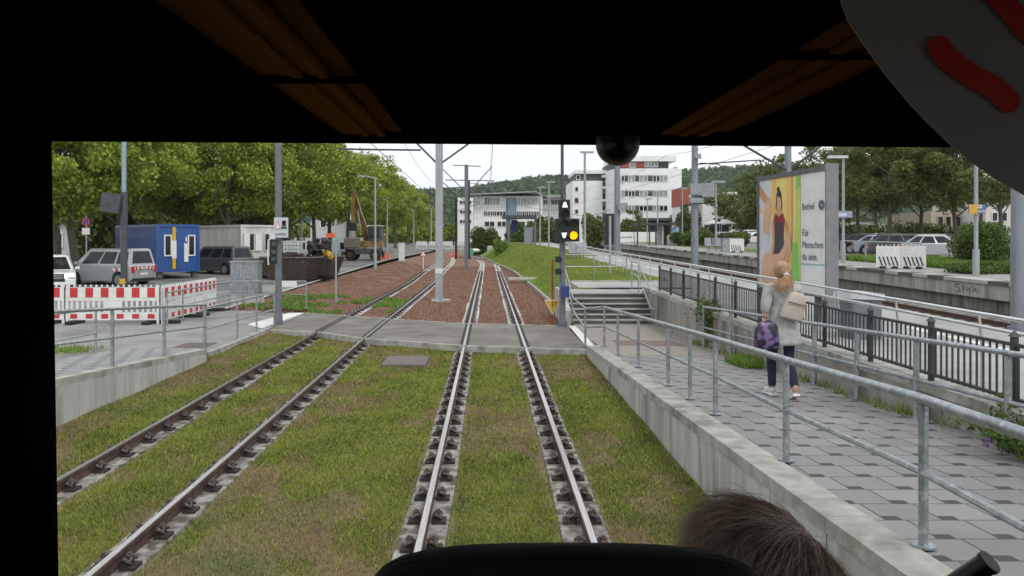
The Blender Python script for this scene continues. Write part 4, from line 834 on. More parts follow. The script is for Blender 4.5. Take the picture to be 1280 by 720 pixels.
# traffic cones, site lamps, barrels near the excavator
def cone(label, x, y, z, h=.75):
    t = thing('traffic_cone', label, 'traffic cone', (x, y, z), group='orange cones near the road works'); mb = MB(); mb.box(x - .2, x + .2, y - .2, y + .2, z, z + .04); mb.cyl((x, y, z + .04), (x, y, z + h), .16, .03, 12); mb.build('body', paint('orange', (.8, .12, .03), .5), t); mb = MB(); mb.cyl((x, y, z + h * .45), (x, y, z + h * .65), .105, .075, 12); mb.build('band', white, t)
for i, (px, Y) in enumerate([(476, 73), (481, 74.5), (486, 76)]): cone(f'orange cone right of the excavator, {ORD[i]} from it', PX(px, Y), Y, .5, .9)
for i, (px, Y) in enumerate([(564, 112), (568, 114), (572, 112.5)]): cone(f'orange cone between the far catenary masts, {ORD[i]} from the left', PX(px, Y), Y, -.05, 1.0)
def warn_sign():
    Y = 66; X = PX(529, Y); t = thing('warning_sign', 'white triangular warning sign with red border standing on the ballast', 'sign', (X, Y, 0)); mb = MB(); mb.cyl((X, Y, 0), (X, Y, 1.3), .04, n=8); mb.build('post', white, t)
    c = PZ(317, Y); mb = MB(); mb.prism([(X - .3, Y - .05, c - .22), (X + .3, Y - .05, c - .22), (X, Y - .05, c + .3)], (0, .02, 0), 0); mb.prism([(X - .21, Y - .06, c - .17), (X + .21, Y - .06, c - .17), (X, Y - .06, c + .2)], (0, .006, 0), 1); mb.build('board', [red, white], t)
warn_sign()
Y = 60; X = PX(415, Y); t = thing('direction_sign', 'small orange road works sign on a post behind the skip', 'sign', (X, Y, .4)); mb = MB(); mb.cyl((X, Y, .4), (X, Y, PZ(290, Y)), .04, n=8); mb.build('post', galv, t); mb = MB(); mb.box(X - .45, X + .4, Y - .07, Y - .05, PZ(297, Y), PZ(291.5, Y)); mb.build('board', paint('orange', (.8, .2, .03), .5), t)

# ================================================================ cars
def car(label, cat, L_, W_, H_, m, loc, rz, group=None, belt=.92, hood=.85, ws=(1.05, .35), rr=(-1.7, -2.0), hoodz=.78, name='parked_car', extra=None, plate=True, roofm=None):
    t = thing(name, label, cat, loc, rz, group); hx = L_ / 2; w = W_ / 2; r = .33; fx, bx_ = hx - .82, -hx + .78
    arc = lambda cx: [(cx + (r + .06) * math.cos(a), .33 + (r + .06) * math.sin(a)) for a in [math.pi * (1 - i / 8) for i in range(9)]]
    p = [(-hx, .35), (-hx + .1, .22)] + [q for q in [(bx_ - r - .07, .22)] + arc(bx_)[0:9]] + [(bx_ + r + .07, .22), (fx - r - .07, .22)] + arc(fx) + [(fx + r + .07, .22), (hx - .1, .24), (hx, .38), (hx - .02, .62), (hx - .18, hoodz - .04), (ws[0], belt), (rr[1] + .02, belt + .03), (-hx + .02, belt - .06)]
    mb = MB(); mb.prism([(x, -w, z) for x, z in p], (0, W_, 0)); b = mb.build('body', m, t, world=False)
    bv = b.modifiers.new('bev', 'BEVEL'); bv.width = .07; bv.segments = 3; bv.limit_method = 'ANGLE'; bv.angle_limit = R(50)
    wt = w * .74; wb = w * .96; z0, z1 = belt - .02, H_
    Bf, Bb, Tf, Tb = ws[0], rr[1], ws[1], rr[0]
    lo = [(Bf, -wb * .93, z0), (Bf - .25, -wb, z0), (Bb, -wb, z0), (Bb, wb, z0), (Bf - .25, wb, z0), (Bf, wb * .93, z0)]; hi = [(Tf, -wt * .9, z1 - .05), (Tf - .25, -wt, z1 - .03), (Tb, -wt, z1 - .05), (Tb, wt, z1 - .05), (Tf - .25, wt, z1 - .03), (Tf, wt * .9, z1 - .05)]
    mid = [(x * .96 + (Tf + Tb) / 2 * .04, y * .88, z1 + .0) for x, y, z in hi]
    mb = MB(); mb.add(lo + hi + mid, [(i, (i + 1) % 6, 6 + (i + 1) % 6, 6 + i) for i in range(6)] + [(6 + i, 6 + (i + 1) % 6, 12 + (i + 1) % 6, 12 + i) for i in range(6)] + [(12, 13, 14, 15, 16, 17)])
    rf = mb.build('roof', roofm or m, t, True, world=False); 
    def lerp(a, b_, u): return tuple(a[i] + (b_[i] - a[i]) * u for i in range(3))
    def pane(nm, A_, B_, C_, D_, off, mm=glassd):   # A,B bottom, C,D top (C above B)
        A_, B_, C_, D_ = [Vector(q) for q in (A_, B_, C_, D_)]; n = (B_ - A_).cross(D_ - A_).normalized(); c = (A_ + B_ + C_ + D_) / 4; o = Vector(off)
        if n.dot(o) < 0: n = -n
        mb = MB(); mb.prism([q + n * .006 for q in (A_, B_, C_, D_)], n * .008); mb.build(nm, mm, t, world=False)
    for s in (-1, 1):
        a, b2 = (Bf - .32, s * wb, z0), (Bb + .1, s * wb, z0); c2, d2 = (Tb + .04, s * wt, z1 - .05), (Tf - .22, s * wt, z1 - .05)
        for u0, u1 in ((0.03, .36), (.40, .70), (.74, .97)):
            pane('side_window', lerp(lerp(a, b2, u0), lerp(d2, c2, u0), .1), lerp(lerp(a, b2, u1), lerp(d2, c2, u1), .1), lerp(lerp(a, b2, u1), lerp(d2, c2, u1), .86), lerp(lerp(a, b2, u0), lerp(d2, c2, u0), .86), (0, s, .2))
    F = lambda u, v: lerp(lerp((Bf, -wb * .93, z0), (Bf, wb * .93, z0), u), lerp((Tf, -wt * .9, z1 - .05), (Tf, wt * .9, z1 - .05), u), v)
    G = lambda u, v: lerp(lerp((Bb, -wb, z0), (Bb, wb, z0), u), lerp((Tb, -wt, z1 - .05), (Tb, wt, z1 - .05), u), v)
    pane('windscreen', F(.05, .06), F(.95, .06), F(.93, .93), F(.07, .93), (1, 0, .3)); pane('rear_window', G(.08, .12), G(.92, .12), G(.9, .9), G(.1, .9), (-1, 0, .1))
    for x in (fx, bx_):
        for s in (-1, 1):
            mb = MB(); mb.cyl((x, s * (w - .2), .33), (x, s * (w + .0), .33), r, n=20); wh = mb.build('wheel', rubber, t, True, world=False)
            mb = MB(); mb.cyl((x, s * (w - .02), .33), (x, s * (w + .008), .33), r * .66, n=20, k=0); [mb.rbox((x + .13 * math.cos(a), s * (w + .012), .33 + .13 * math.sin(a)), (.16, .02, .04), (0, -a, 0), 0) for a in [i * 1.2566 for i in range(5)]]; mb.build('rim', galv, wh, world=False)
    for s in (-1, 1):
        mb = MB(); mb.rbox((-hx + .03, s * (w - .14), belt - .22), (.1, .2, .3)); mb.build('taillight', red, t, world=False)
        mb = MB(); mb.rbox((hx - .12, s * (w - .2), .66), (.2, .3, .14), (0, R(10), 0)); mb.build('headlight', pm('headlight_glass', (.6, .62, .65), (.5, .52, .55), 5, .1), t, world=False)
        mb = MB(); mb.rbox((ws[0] - .2, s * (w + .08), belt + .08), (.1, .18, .13)); mb.build('door_mirror', m, t, world=False)
    if plate:
        mb = MB(); mb.box(-hx - .012, -hx - .002, -.26, .26, .55, .66); mb.build('number_plate', white, t, world=False); mb = MB(); mb.box(hx + .0, hx + .012, -.26, .26, .4, .51); mb.build('number_plate', white, t, world=False)
    mb = MB(); mb.box(-hx - .005, -hx + .1, -w + .1, w - .1, .26, .40); mb.box(hx - .1, hx + .005, -w + .12, w - .12, .26, .36); mb.box(hx - .1, hx + .004, -w * .55, w * .55, .52, .66); mb.build('bumper_trim', rubber, t, world=False)
    return t
sil = paint('silver_metallic', (.42, .43, .45), .3, .3); sil2 = paint('dull_silver', (.30, .30, .30), .35, .3); gry = paint('grey_brown_metallic', (.11, .105, .10), .3, .3); blk = paint('black_car', (.018, .018, .02), .25); dbl = paint('dark_blue_car', (.02, .03, .06), .25); lbl = paint('light_blue_car', (.30, .36, .42), .3, .3); wht = paint('white_car', (.7, .7, .7), .3); rdc = paint('red_car', (.35, .02, .025), .3); dgy = paint('dark_grey_car', (.06, .06, .065), .3, .3)
v = car('silver box van with red and white chevron stripes parked by the blue cabin', 'van', 4.3, 1.84, 1.86, sil, (PX(135, 40.5), 40.6, left(40) - .05), R(163), belt=1.06, ws=(1.35, .62), rr=(-1.95, -2.08), hoodz=.98, name='parked_van')
mb = MB(); mw = MB()
for i in range(6):
    for s in (-1, 1):
        (mb if i % 2 else mw).prism([(-2.165, s * (.08 + i * .125), .84), (-2.165, s * (.08 + (i + 1) * .125), .84), (-2.165, s * (.14 + (i + 1) * .125), .98), (-2.165, s * (.14 + i * .125), .98)], (.02, 0, 0))
for i in range(5): (mb if i % 2 else mw).prism([(-1.1 - i * .16, .925, .75), (-1.26 - i * .16, .925, .75), (-1.2 - i * .16, .925, .9), (-1.04 - i * .16, .925, .9)], (0, .01, 0))
mb.build('red_chevrons', red, v, world=False); mw.build('white_chevrons', white, v, world=False)
v = car('white van with round star badge on its grille at the left window edge', 'van', 4.8, 1.95, 1.68, wht, (-20.7, 38.0, left(37) - .12), R(-62), belt=1.02, ws=(1.25, .35), rr=(-2.2, -2.35), hoodz=.96, name='parked_van', plate=True)
mb = MB(); mb.rbox((2.38, 0, .74), (.06, 1.0, .26)); g_ = mb.build('grille', dark, v, world=False)
mb = MB(); [mb.box(2.415, 2.425, -.46, .46, .65 + i * .07, .67 + i * .07) for i in range(3)]; [mb.cyl((2.42, .115 * math.cos(a), .74 + .115 * math.sin(a)), (2.42, .115 * math.cos(a + .4), .74 + .115 * math.sin(a + .4)), .014, n=5) for a in [i * .3927 for i in range(16)]]
[mb.cyl((2.42, 0, .74), (2.42, .11 * math.cos(a), .74 + .11 * math.sin(a)), .014, .006, n=5) for a in (math.pi / 2, math.pi / 2 + 2.094, math.pi / 2 - 2.094)]; mb.build('badge', stainless, g_, world=False)
car('grey brown people carrier parked between the blue and the off white cabin', 'car', 4.6, 1.85, 1.74, gry, (PX(270, 50), 50.3, left(50) - .02), R(152), belt=1.0, ws=(1.4, .6), rr=(-2.0, -2.2), hoodz=.92)
grp = 'cars in the car park behind the far platform'
hb = dict(belt=.92, ws=(1.22, .35), rr=(-1.20, -2.0), hoodz=.80)
wg = dict(belt=.93, ws=(1.35, .5), rr=(-1.6, -2.2), hoodz=.82)
def cz(Y): return fplat(Y) - .01
car('silver hatchback nearest the striped barriers in the car park', 'car', 4.25, 1.8, 1.47, sil, (PX(1172, 48.5), 48.5, cz(48.5)), R(-20), grp, **hb)
car('dark grey estate car parked next behind the silver hatchback', 'car', 4.6, 1.8, 1.5, dgy, (PX(1133, 52), 52, cz(52)), R(-20), grp, **wg)
car('light blue grey hatchback parked behind the grey estate car', 'car', 4.2, 1.75, 1.42, lbl, (PX(1107, 55.5), 55.5, cz(55.5)), R(-20), grp, **hb)
car('black hatchback with red tail light parked next to the light blue one', 'car', 4.2, 1.78, 1.48, blk, (PX(1086, 59), 59, cz(59)), R(-20), grp, **hb)
car('dark blue car half hidden by the billboard edge', 'car', 4.4, 1.8, 1.5, dbl, (PX(1066, 62.5), 62.5, cz(62.5)), R(-20), grp, **wg)
car('white and silver estate car beside the bushes at the right edge', 'car', 4.6, 1.8, 1.55, sil, (PX(1262, 50), 50, cz(50)), R(185), grp, **wg)
car('small red car in the second row of the car park', 'car', 4.0, 1.7, 1.42, rdc, (PX(1200, 60), 60, cz(60)), R(180), grp, **hb)
for i, (px, Y, mm, lab) in enumerate([(1178, 62, blk, 'black car in the second row, left of the small red car'), (1152, 66, sil2, 'dull silver car in the second row behind the grey estate'), (1118, 70, dgy, 'dark grey car in the back row between two tree trunks'), (1225, 63, wht, 'white car in the back row behind the bushes'), (1095, 72, sil2, 'silver grey car in the back row behind the light blue one')]):
    car(lab, 'car', 4.3, 1.78, 1.46, mm, (PX(px, Y), Y, cz(Y)), R(180 if i % 2 else 0), grp, **hb)
car('white pickup truck parked left of the billboard', 'pickup truck', 4.9, 1.8, 1.8, wht, (PX(937, 108), 108, cz(108)), R(10), grp, belt=1.05, ws=(1.2, .6), rr=(-.5, -.7), hoodz=.98, name='pickup_truck')
car('white estate car parked in front of the pickup left of the billboard', 'car', 4.5, 1.8, 1.5, wht, (PX(944, 98), 98, cz(98)), R(185), grp, **wg)
car('silver car parked beside the pavilion left of the billboard', 'car', 4.4, 1.8, 1.5, sil, (PX(912, 112), 112, cz(112)), R(5), grp, **wg)
car('dark car parked at the left end of the far car park', 'car', 4.3, 1.8, 1.5, dgy, (PX(900, 120), 120, cz(120)), R(5), grp, **hb)

# ================================================================ billboard
def billboard():
    a = Vector((PX(949.5, 19.0), 19.0, 0)); b = Vector((PX(1033, 16.0), 16.0, 0)); d = b - a; Lg = d.length; ang = math.atan2(d.y, d.x)
    t = thing('billboard', 'large billboard poster in a grey frame standing on the near platform', 'billboard', (a.x, a.y, plat(18)), ang); z0, z1 = .58, 3.08   # local z above platform
    mb = MB(); mb.box(0, Lg, .0, .2, z0, z1); mb.build('panel', white, t, world=False)
    fm = pm('board_frame', (.13, .13, .14), (.09, .09, .10), 5, .6); sidem = pm('board_side', (.22, .22, .23), (.18, .18, .19), 4, .6)
    mb = MB(); mb.box(-.09, 0, -.03, .22, 0.0, z1 + .1, 0); mb.box(0, Lg, -.03, .23, z1, z1 + .1, 0); mb.box(0, Lg, -.02, .22, z0 - .06, z0, 0); mb.box(Lg, Lg + .05, -.03, .23, 0.0, z1 + .14, 1); mb.build('frame', [fm, sidem], t, world=False)
    H_ = z1 - z0; Wd = Lg; pw = Wd * .655
    cols = {'oc': (.80, .50, .14), 'ye': (.85, .66, .22), 'wd': (.55, .30, .13), 'gr': (.25, .55, .12), 'lg': (.55, .65, .15), 'sk': (.62, .33, .21), 'sk2': (.70, .42, .28), 'wh': (.62, .63, .66), 'rd': (.28, .02, .04), 'ch': (.06, .055, .065), 'hr': (.03, .02, .02), 'tx': (.16, .17, .20), 'bl': (.25, .5, .55)}
    mt = {k: pm('poster_' + k, c, tuple(v * .88 for v in c), 3, .45) for k, c in cols.items()}; names = list(mt); mb = MB(); lay = [0]
    def pl(pts, k, d_=None):
        lay[0] += 1; y = -.003 - .0006 * lay[0]; mb.prism([(x * pw, y, z0 + v * H_) for x, v in pts], (0, .0005, 0), names.index(k))
    pl([(0, 0), (1, 0), (1, 1), (0, 1)], 'ye'); pl([(0, .0), (.3, .0), (.3, 1), (0, 1)], 'wh'); pl([(0, .86), (.32, .68), (.32, .78), (0, .97)], 'wd'); pl([(0, .72), (.3, .58), (.3, .62), (0, .76)], 'oc')
    pl([(.34, 0), (.42, 0), (.42, 1), (.34, 1)], 'oc'); pl([(.68, 0), (.8, 0), (.8, 1), (.68, 1)], 'oc'); pl([(.80, 0), (.83, 0), (.83, 1), (.80, 1)], 'wd'); pl([(.86, 0), (1, 0), (1, 1), (.9, 1)], 'lg'); pl([(.8, .0), (1, 0), (.95, .42), (.82, .42)], 'gr'); pl([(.9, .88), (1, .9), (1, 1), (.92, 1)], 'gr')
    # man's blurred arm and shirt at the left, child, big foot
    pl([(.02, 0), (.22, 0), (.3, .3), (.2, .55), (.05, .5), (0, .3)], 'wh'); pl([(.12, .5), (.25, .5), (.32, .75), (.28, .84), (.18, .8), (.1, .62)], 'sk2')
    def ell(cx, cy, rx, ry, k, n=18, a0=0): pl([(cx + rx * math.cos(a0 + 6.2832 * i / n), cy + ry * math.sin(a0 + 6.2832 * i / n)) for i in range(n)], k)
    ell(.505, .835, .062, .055, 'hr'); ell(.49, .895, .034, .028, 'hr'); pl([(.445, .84), (.565, .84), (.585, .745), (.57, .70), (.56, .74), (.45, .74), (.435, .70), (.43, .75)], 'hr')
    pl([(.46, .66), (.56, .66), (.57, .76), (.45, .76)], 'sk'); ell(.512, .785, .050, .062, 'sk2'); pl([(.46, .82), (.49, .835), (.53, .825), (.565, .80), (.56, .86), (.47, .87)], 'hr'); ell(.495, .79, .008, .006, 'hr', 8); ell(.532, .79, .008, .006, 'hr', 8); pl([(.498, .752), (.528, .752), (.522, .745), (.504, .745)], 'rd')
    pl([(.37, .62), (.43, .685), (.47, .665), (.51, .65), (.56, .665), (.60, .685), (.65, .62), (.62, .5), (.64, .3), (.4, .3), (.41, .5)], 'rd'); pl([(.43, .60), (.59, .60), (.60, .5), (.65, .4), (.67, .1), (.37, .1), (.38, .4), (.42, .5)], 'ch'); pl([(.33, .60), (.39, .64), (.41, .42), (.36, .28), (.31, .3), (.36, .44)], 'sk'); pl([(.66, .64), (.71, .58), (.73, .38), (.68, .38), (.66, .5)], 'sk')
    pl([(.06, .10), (.10, .26), (.2, .33), (.36, .31), (.52, .32), (.62, .38), (.69, .50), (.74, .53), (.79, .49), (.81, .40), (.72, .25), (.58, .15), (.45, .08), (.42, .0), (.14, .0)], 'sk2'); pl([(.30, .06), (.45, .12), (.60, .20), (.72, .30), (.78, .40), (.70, .36), (.56, .26), (.40, .18), (.28, .14)], 'sk'); [ell(.70 + i * .022, .49 - i * .028, .028, .04, 'sk2') for i in range(5)]
    mb.build('picture', [mt[k] for k in names], t, world=False)
    def tx(body, s, x, z):
        o = text(body, s, (0, 0, 0), (R(90), 0, 0), mt['tx'], None, ext=.001, align='LEFT'); o.parent = t; o.location = (x, -.012, z0 + z)
    x0 = pw + .07; tx('Bethel', .20, x0, H_ * .72); tx('Für', .215, x0, H_ * .50); tx('Menschen', .215, x0, H_ * .40); tx('da sein.', .215, x0, H_ * .30)
    mb = MB(); c = (x0 + .80, -.012, z0 + H_ * .725)
    for i in range(8): a = i * math.pi / 4; q = lambda r, a: (c[0] + r * math.cos(a), c[1], c[2] + r * math.sin(a)); mb.cyl(q(.035, a), q(.10, a), .012, n=5); mb.cyl(q(.10, a), q(.10, a + math.pi / 4), .012, n=5)
    mb.build('emblem', mt['tx'], t, world=False); mb = MB(); mb.box(x0 - .05, Lg - .03, -.012, -.008, z0 + H_ * .235, z0 + H_ * .245); mb.build('blue_line', mt['bl'], t, world=False)
    for x in (.5, Lg - .5): mb = MB(); mb.box(x - .06, x + .06, .05, .15, 0, z0 - .06); mb.build('leg', fm, t, world=False)
billboard()

# ================================================================ platform equipment
def station_sign(px, Y, z, h, label, words, colr, sy, w=.95, two=None):
    x = PX(px, Y); t = thing('platform_lamp', label, 'platform lamp', (x, Y, z)); mb = MB(); mb.cyl((x, Y, z), (x, Y, z + 1.0), .12, n=12); mb.cyl((x, Y, z + 1), (x, Y, z + h), .075, .065, n=12); mb.build('pole', lightpole, t, True)
    mb = MB(); mb.rbox((x - .3, Y, z + h + .03), (1.0, .3, .14)); mb.build('lamp_head', pm('lamp_white', (.6, .62, .64), None, 5), t)
    c = PZ(sy, Y); mb = MB(); mb.bev(x - w * .55, x + w * .45, Y - .14, Y - .09, c - .17, c + .17, .005); s = mb.build('sign', pm('station_' + colr, {'blue': (.13, .18, .33), 'grey': (.30, .36, .46)}[colr], None, 6), t)
    if two: mb = MB(); mb.box(x - w * .55, x - w * .05, Y - .15, Y - .141, c - .17, c + .17); mb.build('yellow_field', yellow, s)
    if two: mb = MB(); mb.box(x - w * .04, x + w * .22, Y - .15, Y - .141, c + .03, c + .15); mb.build('white_field', white, s); marks(s, x + w * .09, Y - .151, c + .1, w * .2, .07, 4, dark, 2); marks(s, x + w * .2, Y - .151, c - .08, w * .42, .09, 6, white, 3)
    else: mb = MB(); mb.box(x - w * .46, x + w * .12, Y - .148, Y - .141, c - .1, c + .07); mb.build('name_field', pm('name_field', (.55, .62, .72), (.5, .56, .66), 9), s)
station_sign(1054, 42, fplat(42), PZ(197, 42) - fplat(42), 'lamp on the far platform with a blue station name sign right of the billboard', 'Lendsiedel'[:8], 'grey', 268)
station_sign(1220, 29.8, fplat(29.8), 5.6, 'lamp on the far platform with a yellow and blue sign at the bushes', 'Gleis', 'blue', 261.5, .62, True)
def plain_lamp(label, px, by, hy, Y, z, r=.07, hd=.9):
    x = PX(px, Y); t = thing('platform_lamp', label, 'platform lamp', (x, Y, z), group='lamps along the railway platforms'); h = PZ(hy, Y) - z; mb = MB(); mb.cyl((x, Y, z), (x, Y, z + h), r, r * .8, 10); mb.build('pole', lightpole, t, True); mb = MB(); mb.rbox((x + .2, Y, z + h + .05), (hd, .3, .16)); mb.build('lamp_head', lightpole, t)
plain_lamp('tall lamp on the near platform in front of the pale tower block', 731, 311, 191, 72, plat(72), .13, 1.2)
plain_lamp('lamp left of the billboard on the far platform', 895, 305, 228, 66, fplat(66), .09, 1.1)
plain_lamp('lamp in front of the curved white block on the far platform', 822, 303, 243, 98, fplat(98), .09, 1.4)
plain_lamp('smaller lamp left of the shelter in front of the curved block', 809, 303, 249, 105, fplat(105), .08, .9)
plain_lamp('lamp right of the shelter on the far platform', 853, 305, 236, 90, fplat(90), .08, .6)
plain_lamp('lamp standing on the grass bank right of the tram stop roof', 686, 306, 228, 85, plat(85), .1, .9)
plain_lamp('lamp close right of the tram stop roof', 675, 306, 235, 100, plat(100), .1, 1.2)
def mast(label, px, Y, z, r, top, dishes=()):
    x = PX(px, Y); t = thing('catenary_mast', label, 'catenary mast', (x, Y, z), group='catenary masts'); mb = MB()
    mb.cyl((x, Y, z), (x, Y, z + top), r, r * .75, 14); mb.cyl((x, Y, z), (x, Y, z + .35), r * 1.35, n=14); mb.build('pole', mastpaint, t, True)
    for k, (dx, py, w, h) in enumerate(dishes): mb = MB(); mb.bev(x + dx - w / 2, x + dx + w / 2, Y - r - .25, Y - r, PZ(py, Y) - h / 2, PZ(py, Y) + h / 2, .02); mb.build('box', pm('box_grey', (.30, .32, .33), (.24, .26, .27), 5, .5), t)
    return t, x
m1, x1 = mast('thick grey catenary mast at the right window edge', 1272, 20, bed(20), .16, 10)
m2, x2 = mast('grey catenary mast rising behind the billboard', 985, 35.5, bed(35), .17, 12)
m3, x3 = mast('grey catenary mast with signal boxes left of the billboard', 868.5, 52, bed(52), .25, 11, [(.0, 237, .8, .7), (.75, 238, .8, .9), (0, 251, .9, .3), (.1, 196, .4, .3)])
m4, x4 = mast('grey catenary mast in front of the curved white block', 771.5, 70, plat(70), .28, 13, [(.4, 258, .8, .6)])
def tube_thing(name, label, cat, runs, r, m=galv, n=7, group=None, par=None, part='strut'):
    t = par or thing(name, label, cat, runs[0][0], group=group)
    for q in runs: mb = MB(); mb.tube(q, r, n); mb.build(part, m, t, True)
    return t
tube_thing('', '', '', [[P(951, 200, 52), P(875, 205, 52), P(868, 206, 52)], [P(875, 204, 52), P(898, 205, 51), P(904, 211, 51)]], .045, greydark, par=m3)
tube_thing('', '', '', [[P(985, 214, 35.5), P(920, 176, 34)], [P(985, 214, 35.5), P(1024, 184, 35), P(1045, 170, 35)]], .05, greydark, par=m2)
# tall black signal back
Y = 78; x = PX(767, Y); z = plat(Y) ; t = thing('railway_signal', 'black back of a tall railway signal screen beside a pale post', 'signal', (x, Y, z)); mb = MB(); mb.bev(PX(756, Y), PX(769, Y), Y - .1, Y + .1, PZ(306, Y), PZ(267, Y), .03); mb.build('screen', dark, t); mb = MB(); mb.cyl((PX(757, Y) , Y + .15, z), (PX(757, Y), Y + .15, PZ(262, Y)), .08, n=8); mb.build('post', lightpole, t, True)
Y = 33; x = PX(762.5, Y); t = thing('marker_post', 'slim pale post on the plateau beside the cross railing', 'post', (x, Y, plat(Y))); mb = MB(); mb.cyl((x, Y, plat(Y)), (x, Y, PZ(270, Y)), .05, n=10); mb.build('pole', lightpole, t, True)
Y = 29.5; x = PX(770.5, Y) + .15; 
# seats on platforms, bins, vending machines
def seat(label, px, Y, z, group):
    x = PX(px, Y); t = thing('platform_bench', label, 'seat', (x, Y, z), group=group); mm = pm('seat_grey', (.33, .34, .36), (.26, .27, .29), 5, .4)
    for k in range(2): mb = MB(); xx = x + k * .62; mb.bev(xx - .27, xx + .27, Y - .25, Y + .25, z + .42, z + .48, .03); mb.rbox((xx, Y + .27, z + .78), (.54, .05, .62), (R(-12), 0, 0)); mb.build('seat', mm, t)
    mb = MB(); mb.box(x - .3, x + .95, Y, Y + .08, z + .34, z + .42); mb.box(x - .05, x + .05, Y, Y + .08, z, z + .34); mb.box(x + .6, x + .7, Y, Y + .08, z, z + .34); mb.build('stand', galv, t)
seat('grey platform seats beside the path behind the yellow grass', 717, 52, plat(52), None); seat('grey platform seats on the far platform, left pair', 886, 66, fplat(66), 'seats on the far platform'); seat('grey platform seats on the far platform beside the litter bin', 902, 63.5, fplat(63.5), 'seats on the far platform')
cabinet('grey litter bin beside the white panel on the far platform', PX(908, 62), 62.3, fplat(62), .6, .5, 1.05, galv, 'litter_bin')
Y = 92; x0, x1 = PX(828, Y), PX(850, Y); z = fplat(Y); t = thing('platform_shelter', 'white platform shelter with a blue poster on its end wall', 'shelter', (x0, Y, z)); mb = MB(); mb.box(x0, x0 + .12, Y, Y + 3, z, z + 2.3); mb.box(x0, PX(840, Y), Y + 2.9, Y + 3, z, z + 2.3); mb.box(PX(840, Y) - .05, PX(840, Y), Y, Y + 3, z, z + 2.3); mb.build('walls', pm('shelter_white', (.6, .6, .58), (.5, .5, .48), 3), t)
mb = MB(); mb.box(PX(795, Y), PX(846, Y), Y - .5, Y + 3.4, z + 2.35, z + 2.55); mb.build('roof', greydark, t); mb = MB(); mb.box(PX(834, Y), PX(840, Y), Y - .3, Y + .3, z, z + 1.15); mb.build('ticket_machine', white, t)
mb = MB(); mb.box(PX(841, Y), PX(848.5, Y), Y - .1, Y, z + .1, z + 2.1); mb.build('poster', pm('blue_poster', (.15, .35, .55), (.5, .6, .65), 2.5, .5), t); mb = MB(); [mb.box(PX(p, Y) - .08, PX(p, Y) + .08, Y, Y + .16, z, z + 2.35) for p in (797, 812, 820)]; mb.build('post', greydark, t)
# railing on far platform beside the lamp
railing('thin pale railing at the back of the far platform beside the striped barriers', [(20.3, 46, fplat(46)), (20.3, 43, fplat(43)), (20.3, 40, fplat(40)), (20.3, 37.5, fplat(37.5))], 1.1, range(4), m=lightpole, mid=None, rt=.035, rp=.04)
# white lettered wall panel in front of the curved block
Y = 118; mb = MB(); mb.box(PX(775, Y), PX(829, Y), Y, Y + .2, fplat(Y) - .3, PZ(290, Y)); gw = mb.build('garden_wall', whiteb); marks(gw, PX(782, Y), Y - .01, PZ(296.5, Y), 2.1, .35, 12, greypaint, 5); tag(gw, 'long low white wall in front of the hedge and curved block', 'wall')
# loading cradle / silver trough beside the rails on the near platform
Y = 14.2; x = PX(1075, Y); t = thing('grit_bin', 'grey grit bin with curved lid between the billboard and the tracks', 'grit bin', (x, Y, plat(Y))); mb = MB(); mb.bev(x - .28, x + .25, Y - .3, Y + .3, plat(Y), PZ(372, Y), .02); mb.build('body', greypaint, t); mb = MB(); mb.prism([(x - .34, Y - .35, PZ(372, Y)), (x + .27, Y - .35, PZ(373.5, Y)), (x + .27, Y - .35, PZ(366, Y)), (x + .1, Y - .35, PZ(364.5, Y)), (x - .3, Y - .35, PZ(365, Y))], (0, .7, 0)); mb.build('lid', pm('bin_lid', (.5, .51, .53), (.42, .43, .45), 5, .4), t)

# ================================================================ tram overhead line
Y = 32.4; X = PX(549, Y); t = thing('catenary_mast', 'thick pale catenary mast standing between the tram tracks', 'catenary mast', (X, Y, -.1), group='catenary masts'); mb = MB(); mb.box(X - .145, X + .145, Y - .13, Y + .13, 0, 9); mb.build('pole', lightpole, t); mb = MB(); mb.box(X - .3, X + .45, Y - .25, Y + .25, -.1, .0); mb.build('base', concrete, t)
mb = MB(); mb.box(X - .15, X + .15, Y - .145, Y - .132, 1.05, 1.25); mb.build('number_plate', white, t)
tube_thing('', '', '', [[P(545, 203, Y), P(520, 178, Y), P(505, 165, Y)], [P(553, 203, Y), P(588, 178, Y), P(600, 168, Y)], [P(526, 187.5, Y), P(470, 187, Y), P(425, 186, Y)]], .04, greydark, par=t, part='arm')
Y = 68.6; X = PX(583, Y); t = thing('catenary_mast', 'second pale catenary mast with side arms between the tram tracks', 'catenary mast', (X, Y, -.1), group='catenary masts'); mb = MB(); mb.box(X - .16, X + .16, Y - .15, Y + .15, -.1, PZ(206, Y)); mb.build('pole', greypaint, t)
tube_thing('', '', '', [[P(566, 206.5, Y), P(601, 208, Y)], [P(615, 208, Y), P(588, 238, Y)], [P(617, 226, Y), P(598, 247, Y)], [P(554, 212, Y), P(580, 238, Y)], [P(556, 225, Y), P(618, 226, Y)], [P(552, 235, Y), P(614, 233, Y)], [P(550, 225, Y), P(580, 250, Y)]], .045, greypaint, par=t, part='arm')
for px, py, lab in ((570, 248, 'black catenary mast left of the second pale mast'), (586, 226, 'dark catenary mast right behind the second pale mast')):
    Y = 105; X = PX(px, Y); t = thing('catenary_mast', lab, 'catenary mast', (X, Y, -.1), group='catenary masts'); mb = MB(); mb.cyl((X, Y, -.1), (X, Y, PZ(py, Y)), .16, n=10); mb.build('pole', dark, t, True); tube_thing('', '', '', [[(X, Y, PZ(py + 3, Y)), (X + 3.2, Y, PZ(py + 5, Y))], [(X, Y, PZ(py + 16, Y)), (X + 3.2, Y, PZ(py + 6, Y))]], .04, greydark, par=t, part='arm')
wirem = pm('wire_grey', (.10, .11, .12), (.08, .09, .1), 5, .6)
